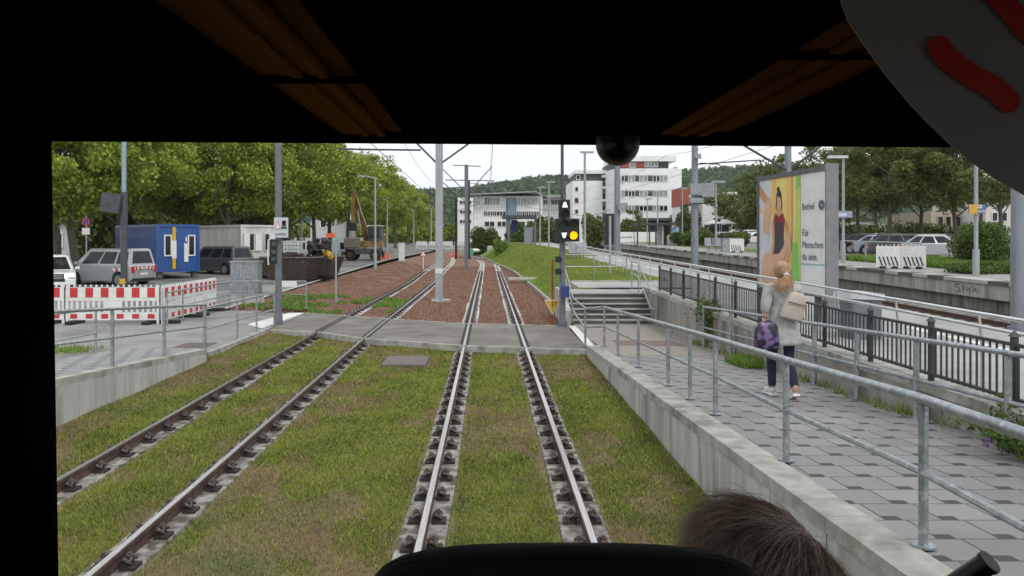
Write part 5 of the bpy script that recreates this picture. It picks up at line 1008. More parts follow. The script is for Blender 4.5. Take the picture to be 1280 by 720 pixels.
def wire(label, pts, r=.012, sag=.0):
    q = []
    for a, b in zip(pts, pts[1:]):
        a, b = Vector(a), Vector(b); q += [a.lerp(b, i / 6) - Vector((0, 0, sag * 4 * (i / 6) * (1 - i / 6))) for i in range(6)]
    q.append(Vector(pts[-1])); mb = MB(); mb.tube(q, r, 4); tag(mb.build('overhead_wire', wirem), label, 'wire', 'overhead line wires')
wire('contact wire hanging above the right hand tram track', [(.15, 14, 5.6), (.15, 32, 5.5), (.15, 68, 5.5), (-.8, 105, 5.5), (-4, 140, 5.6)])
wire('carrier wire above the contact wire of the right hand tram track', [(.15, 14, 7.0), (.15, 32, 7.1), (.15, 68, 7.1), (-.8, 105, 6.9), (-4, 140, 6.9)], .010, .5)
wire('contact wire hanging above the left hand tram track', [(-3.8, 14, 5.6), (-3.8, 32, 5.5), (-4.3, 68, 5.5), (-5.2, 105, 5.5), (-8, 140, 5.6)])
wire('carrier wire above the contact wire of the left hand tram track', [(-3.8, 14, 7.0), (-3.8, 32, 7.1), (-4.3, 68, 7.1), (-5.2, 105, 6.9), (-8, 140, 6.9)], .010, .5)
wire('contact wire of the railway track beside the near platform', [(11.6, 20, 6.1), (11.6, 52, 6.4), (11.6, 90, 6.9), (11.6, 150, 7.6)])
wire('carrier wire of the railway track beside the near platform', [(11.6, 20, 7.6), (11.6, 52, 7.9), (11.6, 90, 8.4), (11.6, 150, 9)], .012, .6)
wire('contact wire of the railway track beside the far platform', [(15.2, 20, 6.1), (15.2, 52, 6.4), (15.2, 90, 6.9), (15.2, 150, 7.6)])
wire('feeder wire sagging from the left mast group to the far mast', [P(625, 243, 90), P(700, 262, 80), P(763, 262, 72)], .02, .6)
# tram stop roof ahead on the bank
Y = 102; t = thing('tram_stop_roof', 'flat grey roof on posts of the tram stop ahead', 'shelter', (PX(637, Y), Y, plat(Y) - 1)); mb = MB(); mb.box(PX(628, Y), PX(671, Y), Y, Y + 4, PZ(273, Y), PZ(269, Y)); mb.build('roof', greydark, t)
for a, b in ((634.5, 637.5), (668, 670.5)): mb = MB(); mb.box(PX(a, Y), PX(b, Y), Y + .3, Y + .6, .9, PZ(273, Y)); mb.build('post', greypaint, t)
mb = MB(); mb.box(PX(656, Y), PX(667, Y), Y + 1, Y + 2.2, 1.2, PZ(284, Y)); mb.build('cabinet', galv, t); mb = MB(); mb.box(PX(640, Y), PX(648, Y), Y + 2.5, Y + 2.6, PZ(290, Y), PZ(274.5, Y)); mb.build('blue_panel', pm('panel_blue', (.06, .09, .3), None, 5), t)
# far workers' gear, white sacks by the crossing ahead
mb = MB(); Y = 118; [mb.ball((PX(p, Y), Y, PZ(313, Y)), (.7, .5, .28)) for p in (594,)]; tag(mb.build('sack', white, smooth=True), 'white sack lying beside the far tram tracks', 'sack'); mb = MB(); mb.bev(PX(586, Y), PX(592, Y), Y - .4, Y + .4, .2, 1.1, .1); tag(mb.build('sandbag', pm('green_bag', (.08, .4, .22), None, 4)), 'green bag beside the white sack on the far ballast', 'bag')
mb = MB(); mb.bev(PX(609, Y), PX(617, Y), Y + 4, Y + 4.8, 0, 1.5, .1); tag(mb.build('equipment_cabinet', pm('cab_grey', (.5, .5, .5), None, 3)), 'pale grey cabinet at the foot of the bank far ahead', 'cabinet')
mb = MB(); Y = 46; x = PX(655, Y); mb.box(x - .9, x + .9, Y, Y + .7, .1, .22); tag(mb.build('concrete_slab', concrete), 'small concrete slab at the foot of the grass bank', 'slab')
# ================================================================ trees
def tree_mesh(kind, seed, h, rx, rz, nleaf, size, m, trunk_h, tr=.2, clumps=70, cr=1.1):
    """prototype with trunk and crown at the origin"""
    g = np.random.default_rng(seed); t = thing(kind, 'tree', 'tree'); cz_ = h - rz
    mb = MB(); rr = random.Random(seed); lean = rr.uniform(-.3, .3)
    mb.tube([(0, 0, -.2), (0, 0, .05), (lean * .3, 0, trunk_h * .5), (lean, .1, trunk_h), (lean * 1.2, .1, cz_), (lean * 1.2, 0, cz_ + rz * .6)], [tr * 1.5, tr * 1.1, tr * .9, tr * .75, tr * .4, tr * .12], 10)
    for i in range(13):
        a = i * 2.4 + rr.uniform(0, .6); z0 = trunk_h * .85 + (cz_ + rz * .4 - trunk_h * .85) * i / 13; L_ = rx * rr.uniform(.55, .9) * (1 - .3 * i / 13)
        p = [(lean, .1, z0), (lean + math.cos(a) * L_ * .4, math.sin(a) * L_ * .4, z0 + L_ * .28), (lean + math.cos(a) * L_ * .8, math.sin(a) * L_ * .8, z0 + L_ * .6), (lean + math.cos(a + .3) * L_ * 1.05, math.sin(a + .3) * L_ * 1.05, z0 + L_ * .75)]
        mb.tube(p, [tr * .38, tr * .25, tr * .12, tr * .04], 6)
    mb.build('trunk', bark, t, True)
    leaves('crown', crown_pts(g, nleaf, rx, rx, rz, cz_, clumps, cr), size, m, t, seed=seed)
    return t
pt = [tree_mesh('plane_tree', 10 + i, 12.5 + i * .4, 5.0, 5.0, 26000, .25, leafA, 3.6, .24, 80, 1.2) for i in range(3)]
used = set()
def plant(protos, k, x, y, z, rz, sc, label, group):
    o = protos[k]
    if o.name in used: c = dup(o, (x, y, z), rz, label, sc)
    else: used.add(o.name); c = o; c.location = (x, y, z); c.rotation_euler = (0, 0, rz); c.scale = (sc, sc, sc); c['label'] = label
    c['group'] = group; return c
g1 = 'plane trees of the avenue on the left'
row = [(98, 43, 1), (72, 45, .95), (182, 60, 1.0), (238, 62, .95), (284, 58, .95), (318, 66, 1.05), (361, 62, .95), (150, 52, .9), (393, 76, 1.0), (412, 84, 1.03), (434, 94, 1.05), (456, 108, 1.05), (476, 124, 1.04), (494, 142, 1.02), (510, 165, 1.02), (523, 190, 1.02), (30, 52, 1), (335, 84, 1.05)]
labs = ['dark leaning plane tree trunk behind the silver van', 'pale plane tree trunk at the left edge behind the white van', 'plane tree rising behind the blue site cabin, its left one', 'plane tree behind the gap between the two site cabins', 'plane tree behind the off white site cabin', 'plane tree right of the off white site cabin', 'slender plane tree directly behind the rusty skip', 'plane tree over the left end of the blue cabin', 'plane tree left of the excavator boom', 'plane tree just behind the excavator'] 
for i, (px, Y, s) in enumerate(row):
    lab = labs[i] if i < len(labs) else f'plane tree of the far avenue, {ORD[i - 10]} beyond the excavator' if i < 16 else ('plane tree at the far left hidden by the window pillar' if i == 16 else 'plane tree of the back row behind the slender one')
    if i in (16,): continue
    t_ = plant(pt, i % 3, PX(px, Y), Y, left(Y), i * 1.1, s * (.96 + .04 * math.sin(i * 2.3)), lab, g1)
    if i == 0: t_.rotation_euler = (0, R(-9), 1.0)
qt = [tree_mesh('car_park_tree', 30 + i, 9.8 + i * .5, 4.3, 3.9, 12000, .22, leafB, 3.0, .17, 40, 1.0) for i in range(2)]
g2 = 'trees standing in the car park'
for i, (px, Y, s, lab) in enumerate([(1072, 66, 1, 'car park tree above the black hatchback'), (1111, 60, 1.0, 'car park tree with the dark straight trunk above the light blue car'), (1151, 64, 1.05, 'car park tree above the silver hatchback roof'), (1196, 58, 1.0, 'car park tree above the small red car'), (1252, 55, 1.0, 'car park tree at the right window edge'), (1040, 75, 1.0, 'car park tree half behind the billboard side'), (1225, 74, 1.1, 'car park tree of the back row above the platform sign'), (1098, 82, 1.1, 'car park tree of the back row at the left')]):
    plant(qt, i % 2, PX(px, Y), Y, fplat(Y), i * 1.7, s, lab, g2)
bt = tree_mesh('broad_tree', 50, 11, 6, 5.3, 9000, .42, leafB, 2.0, .3, 60, 1.5)
plant([bt], 0, PX(935, 125), 125, 1.5, 0, 1, 'broad dark tree between the low red roofed building and the billboard', 'broad trees by the buildings')
for i, (px, Y, s, lab) in enumerate([(985, 110, 1.15, 'broad dark tree rising behind the billboard'), (865, 140, .62, 'small tree left of the catenary mast boxes'), (1010, 118, 1.1, 'broad tree between the billboard and the car park trees')]):
    plant([bt], 0, PX(px, Y), Y, 1.6, i + 1, s, lab, 'broad trees by the buildings')
yt = tree_mesh('young_tree', 60, 4.6, 1.1, 1.3, 700, .22, leafC, 2.4, .05, 14, .5); plant([yt], 0, PX(793, 100), 100, fplat(100), 0, 1, 'young tree with a round crown in front of the curved block', 'young trees')
# hedges and bushes
def hz_(name, lab, cat, px0, px1, top, Y, d, n, size=.3, m=leafC, z=None, seed=1, **k):
    z = 0 if z is None else z; return hedge(name, lab, cat, [(PX(px0, Y), PX(px1, Y), Y, Y + d, z, PZ(top, Y))], n, size, m, seed=seed, **k)
hz_('hedge', 'green hedge at the foot of the long white office building', 'hedge', 592, 626, 290, 128, 2, 5000, .35, z=-.3, seed=2)
hz_('hedge', 'green hedge behind the tram stop roof', 'hedge', 636, 672, 283, 126, 3, 4000, .45, z=0, seed=3)
hz_('bush', 'dark bushes left of the pale tower block', 'bush', 672, 702, 278, 124, 3, 4000, .45, leafB, z=1, seed=4)
hz_('bush', 'dark green bushes between the two white blocks', 'bush', 735, 758, 272, 120, 4, 3500, .4, leafB, z=1.5, seed=5)
hz_('bush', 'green bushes in front of the curved white block', 'bush', 774, 806, 278, 122, 3, 4500, .4, leafB, z=1.8, seed=6)
hz_('bush', 'bushes on the verge right of the platform shelter', 'bush', 854, 892, 288, 88, 3, 4500, .3, leafC, z=fplat(88) - .1, seed=7)
hz_('bush', 'tall bushes right of the curved white block', 'bush', 850, 872, 262, 128, 3, 3000, .45, leafB, z=1.8, seed=8)
hz_('hedge', 'low hedge in front of the cars left of the billboard', 'hedge', 898, 934, 294, 84, 1.5, 3500, .25, leafC, z=fplat(84) - .1, seed=9)
hz_('bush', 'yellowed bush at the top of the grass bank ahead', 'bush', 619, 632, 303, 96, 2, 1800, .25, tuft, z=.3, seed=10)
hz_('hedge', 'long clipped hedge along the back of the car park', 'hedge', 1046, 1240, 283, 78, 1.5, 9000, .28, leafC, z=fplat(78) - .1, seed=11)
hz_('bush', 'leafy bush growing behind the far platform sign', 'bush', 1232, 1285, 288, 36, 3, 6500, .12, leafC, z=fplat(37), seed=12)
hz_('bush', 'low leafy scrub along the verge right of the striped barriers', 'bush', 1215, 1290, 330, 31, 2.0, 8000, .09, leafC, z=fplat(31), seed=13)
hz_('bush', 'small bush at the back of the verge by the parked hatchback', 'bush', 1222, 1240, 308, 38, 1.6, 1800, .10, leafC, z=fplat(38), seed=14)
hz_('bush', 'dark shrubs under the avenue trees behind the cabins', 'bush', 150, 345, 266, 72, 3, 9000, .4, leafB, z=.6, seed=15)
hz_('bush', 'dark shrubs under the trees at the left of the blue cabin', 'bush', 92, 150, 258, 60, 3, 5000, .35, leafB, z=.5, seed=16)
hz_('bush', 'shrubs behind the far avenue trees and the white barriers', 'bush', 380, 545, 284, 178, 4, 9000, .6, leafA, z=1, seed=17)
hz_('bush', 'shrubs closing the far end of the avenue', 'bush', 545, 585, 283, 175, 4, 3500, .55, leafA, z=1, seed=18)
hz_('bush', 'small bush growing out of the far platform wall', 'bush', 841, 853, 319, 47, .5, 500, .1, leafC, z=.2, seed=19) if False else None
blades('verge_grass', (20.3, 24.3, 26, 46), 42000, .30, tuft, None, lambda x, y: fplat(y), 9, .012, label='long grass on the verge behind the far platform')
blades('weeds', (4.5, 4.7, 6.5, 18), 900, .10, tuft, lambda x, y: 1 if patch(x * 3, y * 2) > .4 else .05, lambda x, y: ramp_r(y), 10, .008, label='weeds in the joint along the foot of the retaining wall')
blades('weeds', (4.2, 4.65, 13.1, 14.2), 1500, .14, tuft, None, lambda x, y: ramp_r(y), 11, .007, label='green grass tuft beside the inner railing near the woman')
blades('weeds', (-10.5, -8.4, 16.6, 18), 1600, .10, tuft, lambda x, y: math.exp(-((x + 9.2) ** 2 + (y - 17.3) ** 2) * 5), lambda x, y: 0, 12, .009, label='grass tuft on the left pavement by the railing')
blades('platform_weeds', (4.98, 5.3, 6, 24), 5000, .12, tuft, lambda x, y: .6 if patch(x * 2, y * 1.3) > .1 else .1, lambda x, y: plat(y), 13, .006, label='weeds along the foot of the picket fence')
blades('dry_weeds', (9.95, 10.5, 10, 17), 2600, .55, drym, lambda x, y: .8 if patch(x, y) > 0 else .1, lambda x, y: plat(y) - .9, 14, .006, label='reddish dry weeds along the railway track edge')
def weed_plant():
    t = thing('weed_plant', 'leafy buddleia weed with a small purple flower at the ramp edge', 'plant', (4.45, 7.0, ramp_r(7))); g = random.Random(5); mb = MB(); pts = []
    for i in range(26):
        a = g.uniform(-2.6, 2.6) + math.pi; L_ = g.uniform(.25, .62); p = [Vector((4.5, 6.6 + g.uniform(-.9, .5), ramp_r(7)))]; 
        for k in range(4): p.append(p[-1] + Vector((math.cos(a) * L_ * .25, math.sin(a) * L_ * .18, L_ * (.28 - .07 * k)))); pts += [p[-1] + Vector((g.gauss(0, .04), g.gauss(0, .04), g.gauss(0, .03))) for _ in range(9)]
        mb.tube(p, [.006, .005, .004, .003, .002], 4)
    mb.build('stems', bark, t); leaves('foliage', np.array([tuple(q) for q in pts]), .085, leafC, t, .35, 7)
    mb = MB(); c = P(1232, 556, 6.9); [mb.ball((c.x + g.uniform(-.03, .03), c.y + g.uniform(-.03, .03), c.z + g.uniform(-.05, .05)), .014, 6, 4) for _ in range(9)]; mb.build('flower', pm('purple_flower', (.20, .10, .26), None, 9), t)
weed_plant()
def ivy():
    t = thing('ivy_clump', 'overgrown green clump hanging over the retaining wall by the steps', 'plant', (4.75, 17.4, .9)); g = np.random.default_rng(4); c = np.array([4.72, 17.2, .88]) + g.normal(size=(900, 3)) * [.10, .28, .13]; c2 = np.array([4.68, 16.9, .6]) + g.normal(size=(300, 3)) * [.04, .15, .2]
    leaves('foliage', np.concatenate([c, c2]), .06, leafC, t); mb = MB(); mb.tube([(4.7, 17.2, .2), (4.71, 17.1, .6), (4.75, 17.2, .9)], [.02, .015, .01], 5); mb.build('stem', bark, t)
ivy()
Y = 46; 
# ================================================================ buildings
redp = pm('red_cladding', (.42, .09, .05), (.36, .07, .04), .5, .7); anth = pm('anthracite_render', (.075, .08, .09), (.06, .065, .07), .5, .8); roofg = pm('flat_roof_grey', (.35, .36, .37), (.3, .31, .32), .5, .8)
def win(t, x0, x1, z0, z1, y, frame=white, glass=glassd, d=.12, mull=0):
    f = .1; mb = MB(); mb.box(x0 - f, x0, y - d, y - .002, z0 - f, z1 + f); mb.box(x1, x1 + f, y - d, y - .002, z0 - f, z1 + f); mb.box(x0, x1, y - d, y - .002, z0 - f, z0); mb.box(x0, x1, y - d, y - .002, z1, z1 + f)
    for i in range(mull): xx = x0 + (i + 1) * (x1 - x0) / (mull + 1); mb.box(xx - .06, xx + .06, y - d, y - .002, z0, z1)
    w = mb.build('window', frame, t); mb = MB(); mb.box(x0, x1, y - .05, y - .003, z0, z1); mb.build('pane', glass, w)
def B(name, label, px0, px1, top, Y, depth, m, cat='building', z0=0):
    x0, x1 = PX(px0, Y), PX(px1, Y); t = thing(name, label, cat, ((x0 + x1) / 2, Y, z0)); mb = MB(); mb.box(x0, x1, Y, Y + depth, z0, PZ(top, Y)); mb.build('wall', m, t); return t
def blk_(t, nm, px0, px1, a, b, Y, y0, y1, m): mb = MB(); mb.box(PX(px0, Y), PX(px1, Y), y0, y1, PZ(b, Y), PZ(a, Y)); return mb.build(nm, m, t)
Y = 150
t = thing('apartment_block', 'curved white five storey block with red and dark penthouse', 'building', (PX(808, Y), Y, 1)); mb = MB()
arc_ = [(PX(765, Y), Y + 6), (PX(766, Y), Y + 3), (PX(769, Y), Y + 1.2), (PX(775, Y), Y + .3), (PX(783, Y), Y), (PX(852, Y), Y), (PX(852, Y), Y + 16), (PX(765, Y), Y + 16)]
mb.prism([(x, y, .5) for x, y in arc_], (0, 0, PZ(210.5, Y) - .5)); mb.build('wall', whiteb, t)
mb = MB(); mb.prism([(x, y, PZ(210.5, Y)) for x, y in [(PX(767, Y), Y + 6), (PX(770, Y), Y + 2.5), (PX(776, Y), Y + 1.5), (PX(838, Y), Y + 1.5), (PX(846, Y), Y + 8), (PX(846, Y), Y + 15), (PX(767, Y), Y + 15)]], (0, 0, PZ(201, Y) - PZ(210.5, Y))); mb.build('penthouse', anth, t)
mb = MB(); mb.prism([(x, y, PZ(201, Y)) for x, y in [(PX(768, Y), Y + 5), (PX(773, Y), Y + .6), (PX(846.5, Y), Y + .4), (PX(846.5, Y), Y + 15.5), (PX(768, Y), Y + 15)]], (0, 0, PZ(194.5, Y) - PZ(201, Y))); mb.build('roof', whiteb, t)
for a, b in ((778, 788), (797, 807)): blk_(t, 'red_panel', a, b, 202, 208.5, Y, Y + 1.3, Y + 1.49, redp)
win(t, PX(789, Y), PX(796, Y), PZ(208, Y), PZ(203, Y), Y + 1.48, glass=glassg); win(t, PX(808, Y), PX(824, Y), PZ(207.5, Y), PZ(202.5, Y), Y + 1.48, mull=3, glass=glassg)
for r_, (a, b) in enumerate(((220, 226.5), (239, 245), (257.5, 263.5))):
    blk_(t, 'ledge', 775, 834.5, a - 1.2, a - .8, Y, Y - .12, Y - .001, roofg)
    for q, (c, d_, k) in enumerate([(777, 780, 1), (781, 785, 0), (785.6, 793, 1), (793.4, 799, 0), (799.5, 809, 1), (810, 816, 0), (816.6, 824, 1), (825, 834, 1)]):
        if k: win(t, PX(c, Y), PX(d_, Y), PZ(b, Y), PZ(a, Y), Y, mull=1 if d_ - c > 5 else 0, glass=glassd if (q + r_) % 3 == 0 else glassg)
        else: blk_(t, 'dark_panel', c, d_, a, b, Y, Y - .06, Y - .001, anth)
blk_(t, 'canopy', 795, 842, 273, 276, Y, Y - 3, Y - .01, anth); blk_(t, 'ground_floor', 800, 838, 276.5, 297, Y, Y - .1, Y - .01, anth)
mb = MB(); mb.ball((PX(846, Y), Y + 1, PZ(211.5, Y)), (.6, .6, .6)); mb.build('dome_lamp', glassg, t, True)
Y = 158; t = thing('apartment_block', 'white and anthracite block left of the curved one', 'building', (PX(740, Y), Y, 1)); mb = MB(); mb.box(PX(716, Y), PX(753, Y), Y, Y + 14, .5, PZ(226, Y)); mb.build('wall', whiteb, t)
blk_(t, 'dark_wing', 753.2, 770, 213, 300, Y, Y + 1, Y + 14, anth); blk_(t, 'dark_storey', 719, 769, 217, 225.9, Y, Y + .6, Y + 13, anth); blk_(t, 'roof', 719, 765, 212.5, 217, Y, Y + .2, Y + 13.5, whiteb)
for a in (234, 248, 262): win(t, PX(719, Y), PX(722.5, Y), PZ(a + 5, Y), PZ(a, Y), Y, frame=redp if a == 248 else white)
for a in (219, 233, 249, 263): blk_(t, 'balcony', 752.5, 765, a, a + 3, Y, Y - .4, Y + .8, whiteb); win(t, PX(755, Y), PX(764, Y), PZ(a + 7.5, Y), PZ(a + 3.6, Y), Y + 1, mull=1, glass=glassg)
win(t, PX(721, Y), PX(725, Y), PZ(224, Y), PZ(219, Y), Y + .6)
Y = 175; t = thing('office_building', 'long low white office building with a thin oversailing roof', 'building', (PX(645, Y), Y, 0)); mb = MB(); mb.box(PX(592, Y), PX(678, Y), Y, Y + 18, 0, PZ(245, Y)); mb.box(PX(678.1, Y), PX(703, Y), Y + 2, Y + 18, 0, PZ(247, Y)); mb.build('wall', whiteb, t)
mb = MB(); mb.add([(PX(583, Y), Y - 2.5, PZ(244.5, Y)), (PX(669, Y), Y - 2.5, PZ(241, Y)), (PX(686, Y), Y + 2, PZ(247, Y)), (PX(686, Y), Y + 19, PZ(247, Y)), (PX(583, Y), Y + 19, PZ(244.5, Y))] + [(PX(583, Y), Y - 2.5, PZ(243.3, Y)), (PX(669, Y), Y - 2.5, PZ(239.6, Y)), (PX(686, Y), Y + 2, PZ(246, Y)), (PX(686, Y), Y + 19, PZ(246, Y)), (PX(583, Y), Y + 19, PZ(243.3, Y))], [(0, 1, 2, 3, 4), (5, 6, 7, 8, 9)] + [(i, (i + 1) % 5, 5 + (i + 1) % 5, 5 + i) for i in range(5)]); mb.build('roof', roofg, t)
blk_(t, 'roof_edge', 683, 706, 243.5, 246.8, Y, Y - .5, Y + 18, roofg)
for c, d_, gl in ((606, 611, glassd), (612, 624, glassg), (638, 646, glassg), (647, 658, glassg), (659, 668, glassg), (669, 676, glassg)): win(t, PX(c, Y), PX(d_, Y), PZ(255.5, Y), PZ(247.5, Y), Y, mull=2, glass=gl)
for c, d_ in ((605, 612), (613, 620), (621, 632), (646, 652), (653, 660), (661, 667), (668, 675)): win(t, PX(c, Y), PX(d_, Y), PZ(269.5, Y), PZ(264.5, Y), Y, mull=2)
for c, d_ in ((680, 688), (690, 701)): win(t, PX(c, Y), PX(d_, Y), PZ(255, Y), PZ(249.5, Y), Y + 2, mull=2)
for c, d_ in ((606, 618), (622, 632), (646, 656), (660, 672)): win(t, PX(c, Y), PX(d_, Y), PZ(283, Y), PZ(277, Y), Y, mull=1)
mb = MB(); mb.cyl((PX(639, Y), Y + .2, 0), (PX(639, Y), Y + .2, PZ(247.5, Y)), 1.15, n=20); mb.build('glass_stair_tower', pm('tower_glass', (.22, .30, .36), (.16, .22, .28), .6, .15), t, True)
t = B('office_wing', 'white wing at the left end of the long office building', 572, 591.5, 247, 172, 14, whiteb); [win(t, PX(575, 172), PX(589, 172), PZ(a + 4, 172), PZ(a, 172), 172, mull=3) for a in (251, 263, 275)]
Y = 135; t = B('office_building', 'white building with dark upper floor and red panel left of the broad tree', 878, 930, 255, Y, 12, whiteb, z0=1); blk_(t, 'dark_storey', 880, 926, 243.5, 254.9, Y, Y + .4, Y + 11, anth); blk_(t, 'roof', 878, 927, 240, 243.4, Y, Y, Y + 11.5, whiteb); blk_(t, 'red_panel', 904, 916, 245.5, 252.5, Y, Y + .2, Y + .39, redp); win(t, PX(892, Y), PX(902, Y), PZ(251.5, Y), PZ(246.5, Y), Y + .4, mull=1, glass=glassg); win(t, PX(918, Y), PX(922, Y), PZ(251, Y), PZ(246.5, Y), Y + .4, glass=glassg); win(t, PX(902, Y), PX(909, Y), PZ(267, Y), PZ(262, Y), Y)
Y = 132; t = B('red_clad_building', 'red clad building corner beside the curved white block', 853.2, 861, 234, Y, 8, redp, z0=PZ(257, Y)); blk_(t, 'lower_wall', 854, 862, 257.1, 300, Y, Y + 1, Y + 8, whiteb)
Y = 116; t = thing('pavilion', 'pavilion with pale pointed tent roofs by the car park', 'pavilion', (PX(895, Y), Y, fplat(Y)))
for a, b in ((885, 903), (899, 921)):
    x0, x1 = PX(a, Y), PX(b, Y); mb = MB(); mb.add([(x0, Y, PZ(279.5, Y)), (x1, Y, PZ(279.5, Y)), (x1, Y + 2.4, PZ(279.5, Y)), (x0, Y + 2.4, PZ(279.5, Y)), ((x0 + x1) / 2, Y + 1.2, PZ(274, Y))], [(0, 1, 4), (1, 2, 4), (2, 3, 4), (3, 0, 4), (0, 1, 2, 3)]); mb.build('tent_roof', pm('tent_cream', (.6, .59, .55), None, 2), t); mb = MB(); [mb.cyl((x, Y + .1, fplat(Y)), (x, Y + .1, PZ(279.5, Y)), .05, n=6) for x in (x0 + .1, x1 - .1)]; mb.build('post', galv, t)
mb = MB(); mb.box(PX(887, Y), PX(918, Y), Y + 2.6, Y + 2.8, fplat(Y), PZ(280.5, Y)); mb.build('back_wall', anth, t)
beige = pm('beige_render', (.42, .37, .28), (.36, .31, .23), .4, .85)
Y = 105; t = B('beige_building', 'beige building with dark openings behind the car park trees', 1164, 1216, 264, Y, 12, beige, z0=1.2); [win(t, PX(a, Y), PX(a + 6, Y), PZ(283, Y), PZ(271, Y), Y, frame=beige) for a in (1172, 1182, 1194, 1205)]
Y = 100; t = B('white_building', 'pale building with windows at the right window edge', 1232, 1300, 252, Y, 12, pm('pale_pink_render', (.62, .57, .54), (.56, .51, .48), .4, .85), z0=1.2); [win(t, PX(a, Y), PX(a + 6, Y), PZ(276, Y), PZ(266, Y), Y) for a in (1240, 1252, 1266)]
Y = 120; t = B('low_building', 'low white building seen behind the hedge of the car park', 1050, 1165, 278, Y, 10, pm('grey_render', (.4, .4, .4), (.3, .3, .3), .1, .85), z0=1.5); [win(t, PX(a, Y), PX(a + 9, Y), PZ(288, Y), PZ(281, Y), Y) for a in (1060, 1085, 1120, 1140)]
Y = 62; t = B('white_building', 'white building with dark window bands behind the avenue at far left', 20, 97, 245, Y, 12, pm('dim_white', (.55, .56, .57), (.5, .5, .51), .3, .85), z0=.3); [win(t, PX(a, Y), PX(a + 12, Y), PZ(263, Y), PZ(252, Y), Y) for a in (40, 60, 78)]; [win(t, PX(a, Y), PX(a + 10, Y), PZ(308, Y), PZ(292, Y), Y) for a in (45, 68)]; blk_(t, 'ledge', 20, 97, 272, 275, Y, Y - .5, Y - .01, roofg)
Y = 125; t = thing('gabled_house', 'grey white gabled house seen between avenue trunks', 'house', (PX(408, Y), Y, .5)); mb = MB(); mb.prism([(PX(388, Y), Y, .3), (PX(432, Y), Y, .3), (PX(432, Y), Y, PZ(272, Y)), (PX(412, Y), Y, PZ(254, Y)), (PX(388, Y), Y, PZ(275, Y))], (0, 9, 0)); mb.build('wall', pm('house_wall', (.5, .5, .48), (.42, .42, .4), .3, .85), t)
mb = MB(); mb.prism([(PX(386, Y), Y - .4, PZ(277, Y)), (PX(412, Y), Y - .4, PZ(252.5, Y)), (PX(434, Y), Y - .4, PZ(273, Y)), (PX(434, Y), Y - .4, PZ(271.5, Y)), (PX(412, Y), Y - .4, PZ(250.5, Y)), (PX(386, Y), Y - .4, PZ(275, Y))], (0, 10, 0)); mb.build('roof', anth, t); win(t, PX(401, Y), PX(407, Y), PZ(284, Y), PZ(275, Y), Y)
Y = 118; t = B('low_building', 'low pale hall behind the skip at the end of the road', 330, 460, 297, Y, 8, pm('hall_grey', (.5, .51, .53), (.42, .43, .45), .2, .8), z0=.5); [win(t, PX(a, Y), PX(a + 10, Y), PZ(312, Y), PZ(303, Y), Y) for a in (345, 372, 400, 425)]

# ================================================================ hills
hillm = pm('hill_woods', (.045, .075, .03), (.075, .11, .05), .03, .95, bump=1, bscale=.2)
g = np.random.default_rng(12)
SK = [(-400, 250), (380, 246), (480, 244), (560, 242), (590, 240), (620, 235), (660, 228), (700, 225), (760, 226), (850, 218), (900, 215), (950, 213), (1000, 214), (1100, 226), (1300, 236), (1900, 245)]
def skyl(px):
    for a, b in zip(SK, SK[1:]):
        if px <= b[0]: return a[1] + (b[1] - a[1]) * (px - a[0]) / (b[0] - a[0])
    return 245
YH = 720; hx = np.linspace(-800, 1000, 150)
def hill(x, y):
    u = min(1, max(0, (y - 330) / (YH - 330))); top = PZ(skyl(VX + x * 1000 / YH) + 4, YH); return 1.5 + (top - 1.5) * (u * u * (3 - 2 * u)) * (1 if y <= YH else 1 - (y - YH) / 600)
mb = MB(); mb.strip([[(x, y, hill(x, y)) for x in hx] for y in (320, 380, 440, 500, 560, 620, 670, YH, 800, 1000)]); tag(mb.build('hills', hillm, smooth=True), kind='structure')
P_ = []
for _ in range(9000):
    y = g.uniform(400, 745); x = g.uniform(-260, 420) * y / YH; r = g.uniform(2.5, 5); z = hill(x, y); k = 9
    d = g.normal(size=(k, 3)); d /= np.linalg.norm(d, axis=1)[:, None]; P_.append(np.array([x, y, z + r * .5]) + d * [r, r, r * .9])
o = leaves('hillside_woods', np.concatenate(P_), 3.6, leafH, None, seed=4); tag(o, 'dense green woods covering the hill along the skyline', 'woods', kind='stuff')
# ================================================================ people
def skin_mesh(name, verts, edges, radii, m, parent, root=0, sub=2):
    me = bpy.data.meshes.new(name); me.from_pydata([tuple(v) for v in verts], edges, []); me.materials.append(m); o = bpy.data.objects.new(name, me); COL.objects.link(o); o.parent = parent
    sk = o.modifiers.new('skin', 'SKIN'); sk.use_smooth_shade = True
    for i, r in enumerate(radii): v = me.skin_vertices[0].data[i]; v.radius = r if hasattr(r, '__len__') else (r, r); v.use_root = (i == root)
    s = o.modifiers.new('sub', 'SUBSURF'); s.levels = sub; s.render_levels = sub; return o
skinm = pm('skin', (.50, .30, .22), (.45, .26, .19), 6, .5)
def loft(rings, name, m, parent, n=16, sub=1, caps=True):
    """rings: (cx, cy, cz, rx, ry[, tiltx])"""
    mb = MB(); rows = []
    for (cx, cy, cz_, rx, ry) in rings: rows.append([(cx + rx * math.cos(2 * math.pi * i / n), cy + ry * math.sin(2 * math.pi * i / n), cz_) for i in range(n)])
    vs = [p for r in rows for p in r]; fs = [(j * n + i, j * n + (i + 1) % n, (j + 1) * n + (i + 1) % n, (j + 1) * n + i) for j in range(len(rows) - 1) for i in range(n)]
    if caps: fs += [tuple(range(n)), tuple(range((len(rows) - 1) * n, len(rows) * n))]
    mb.add(vs, fs); return mb.build(name, m, parent, True, world=False, sub=sub)
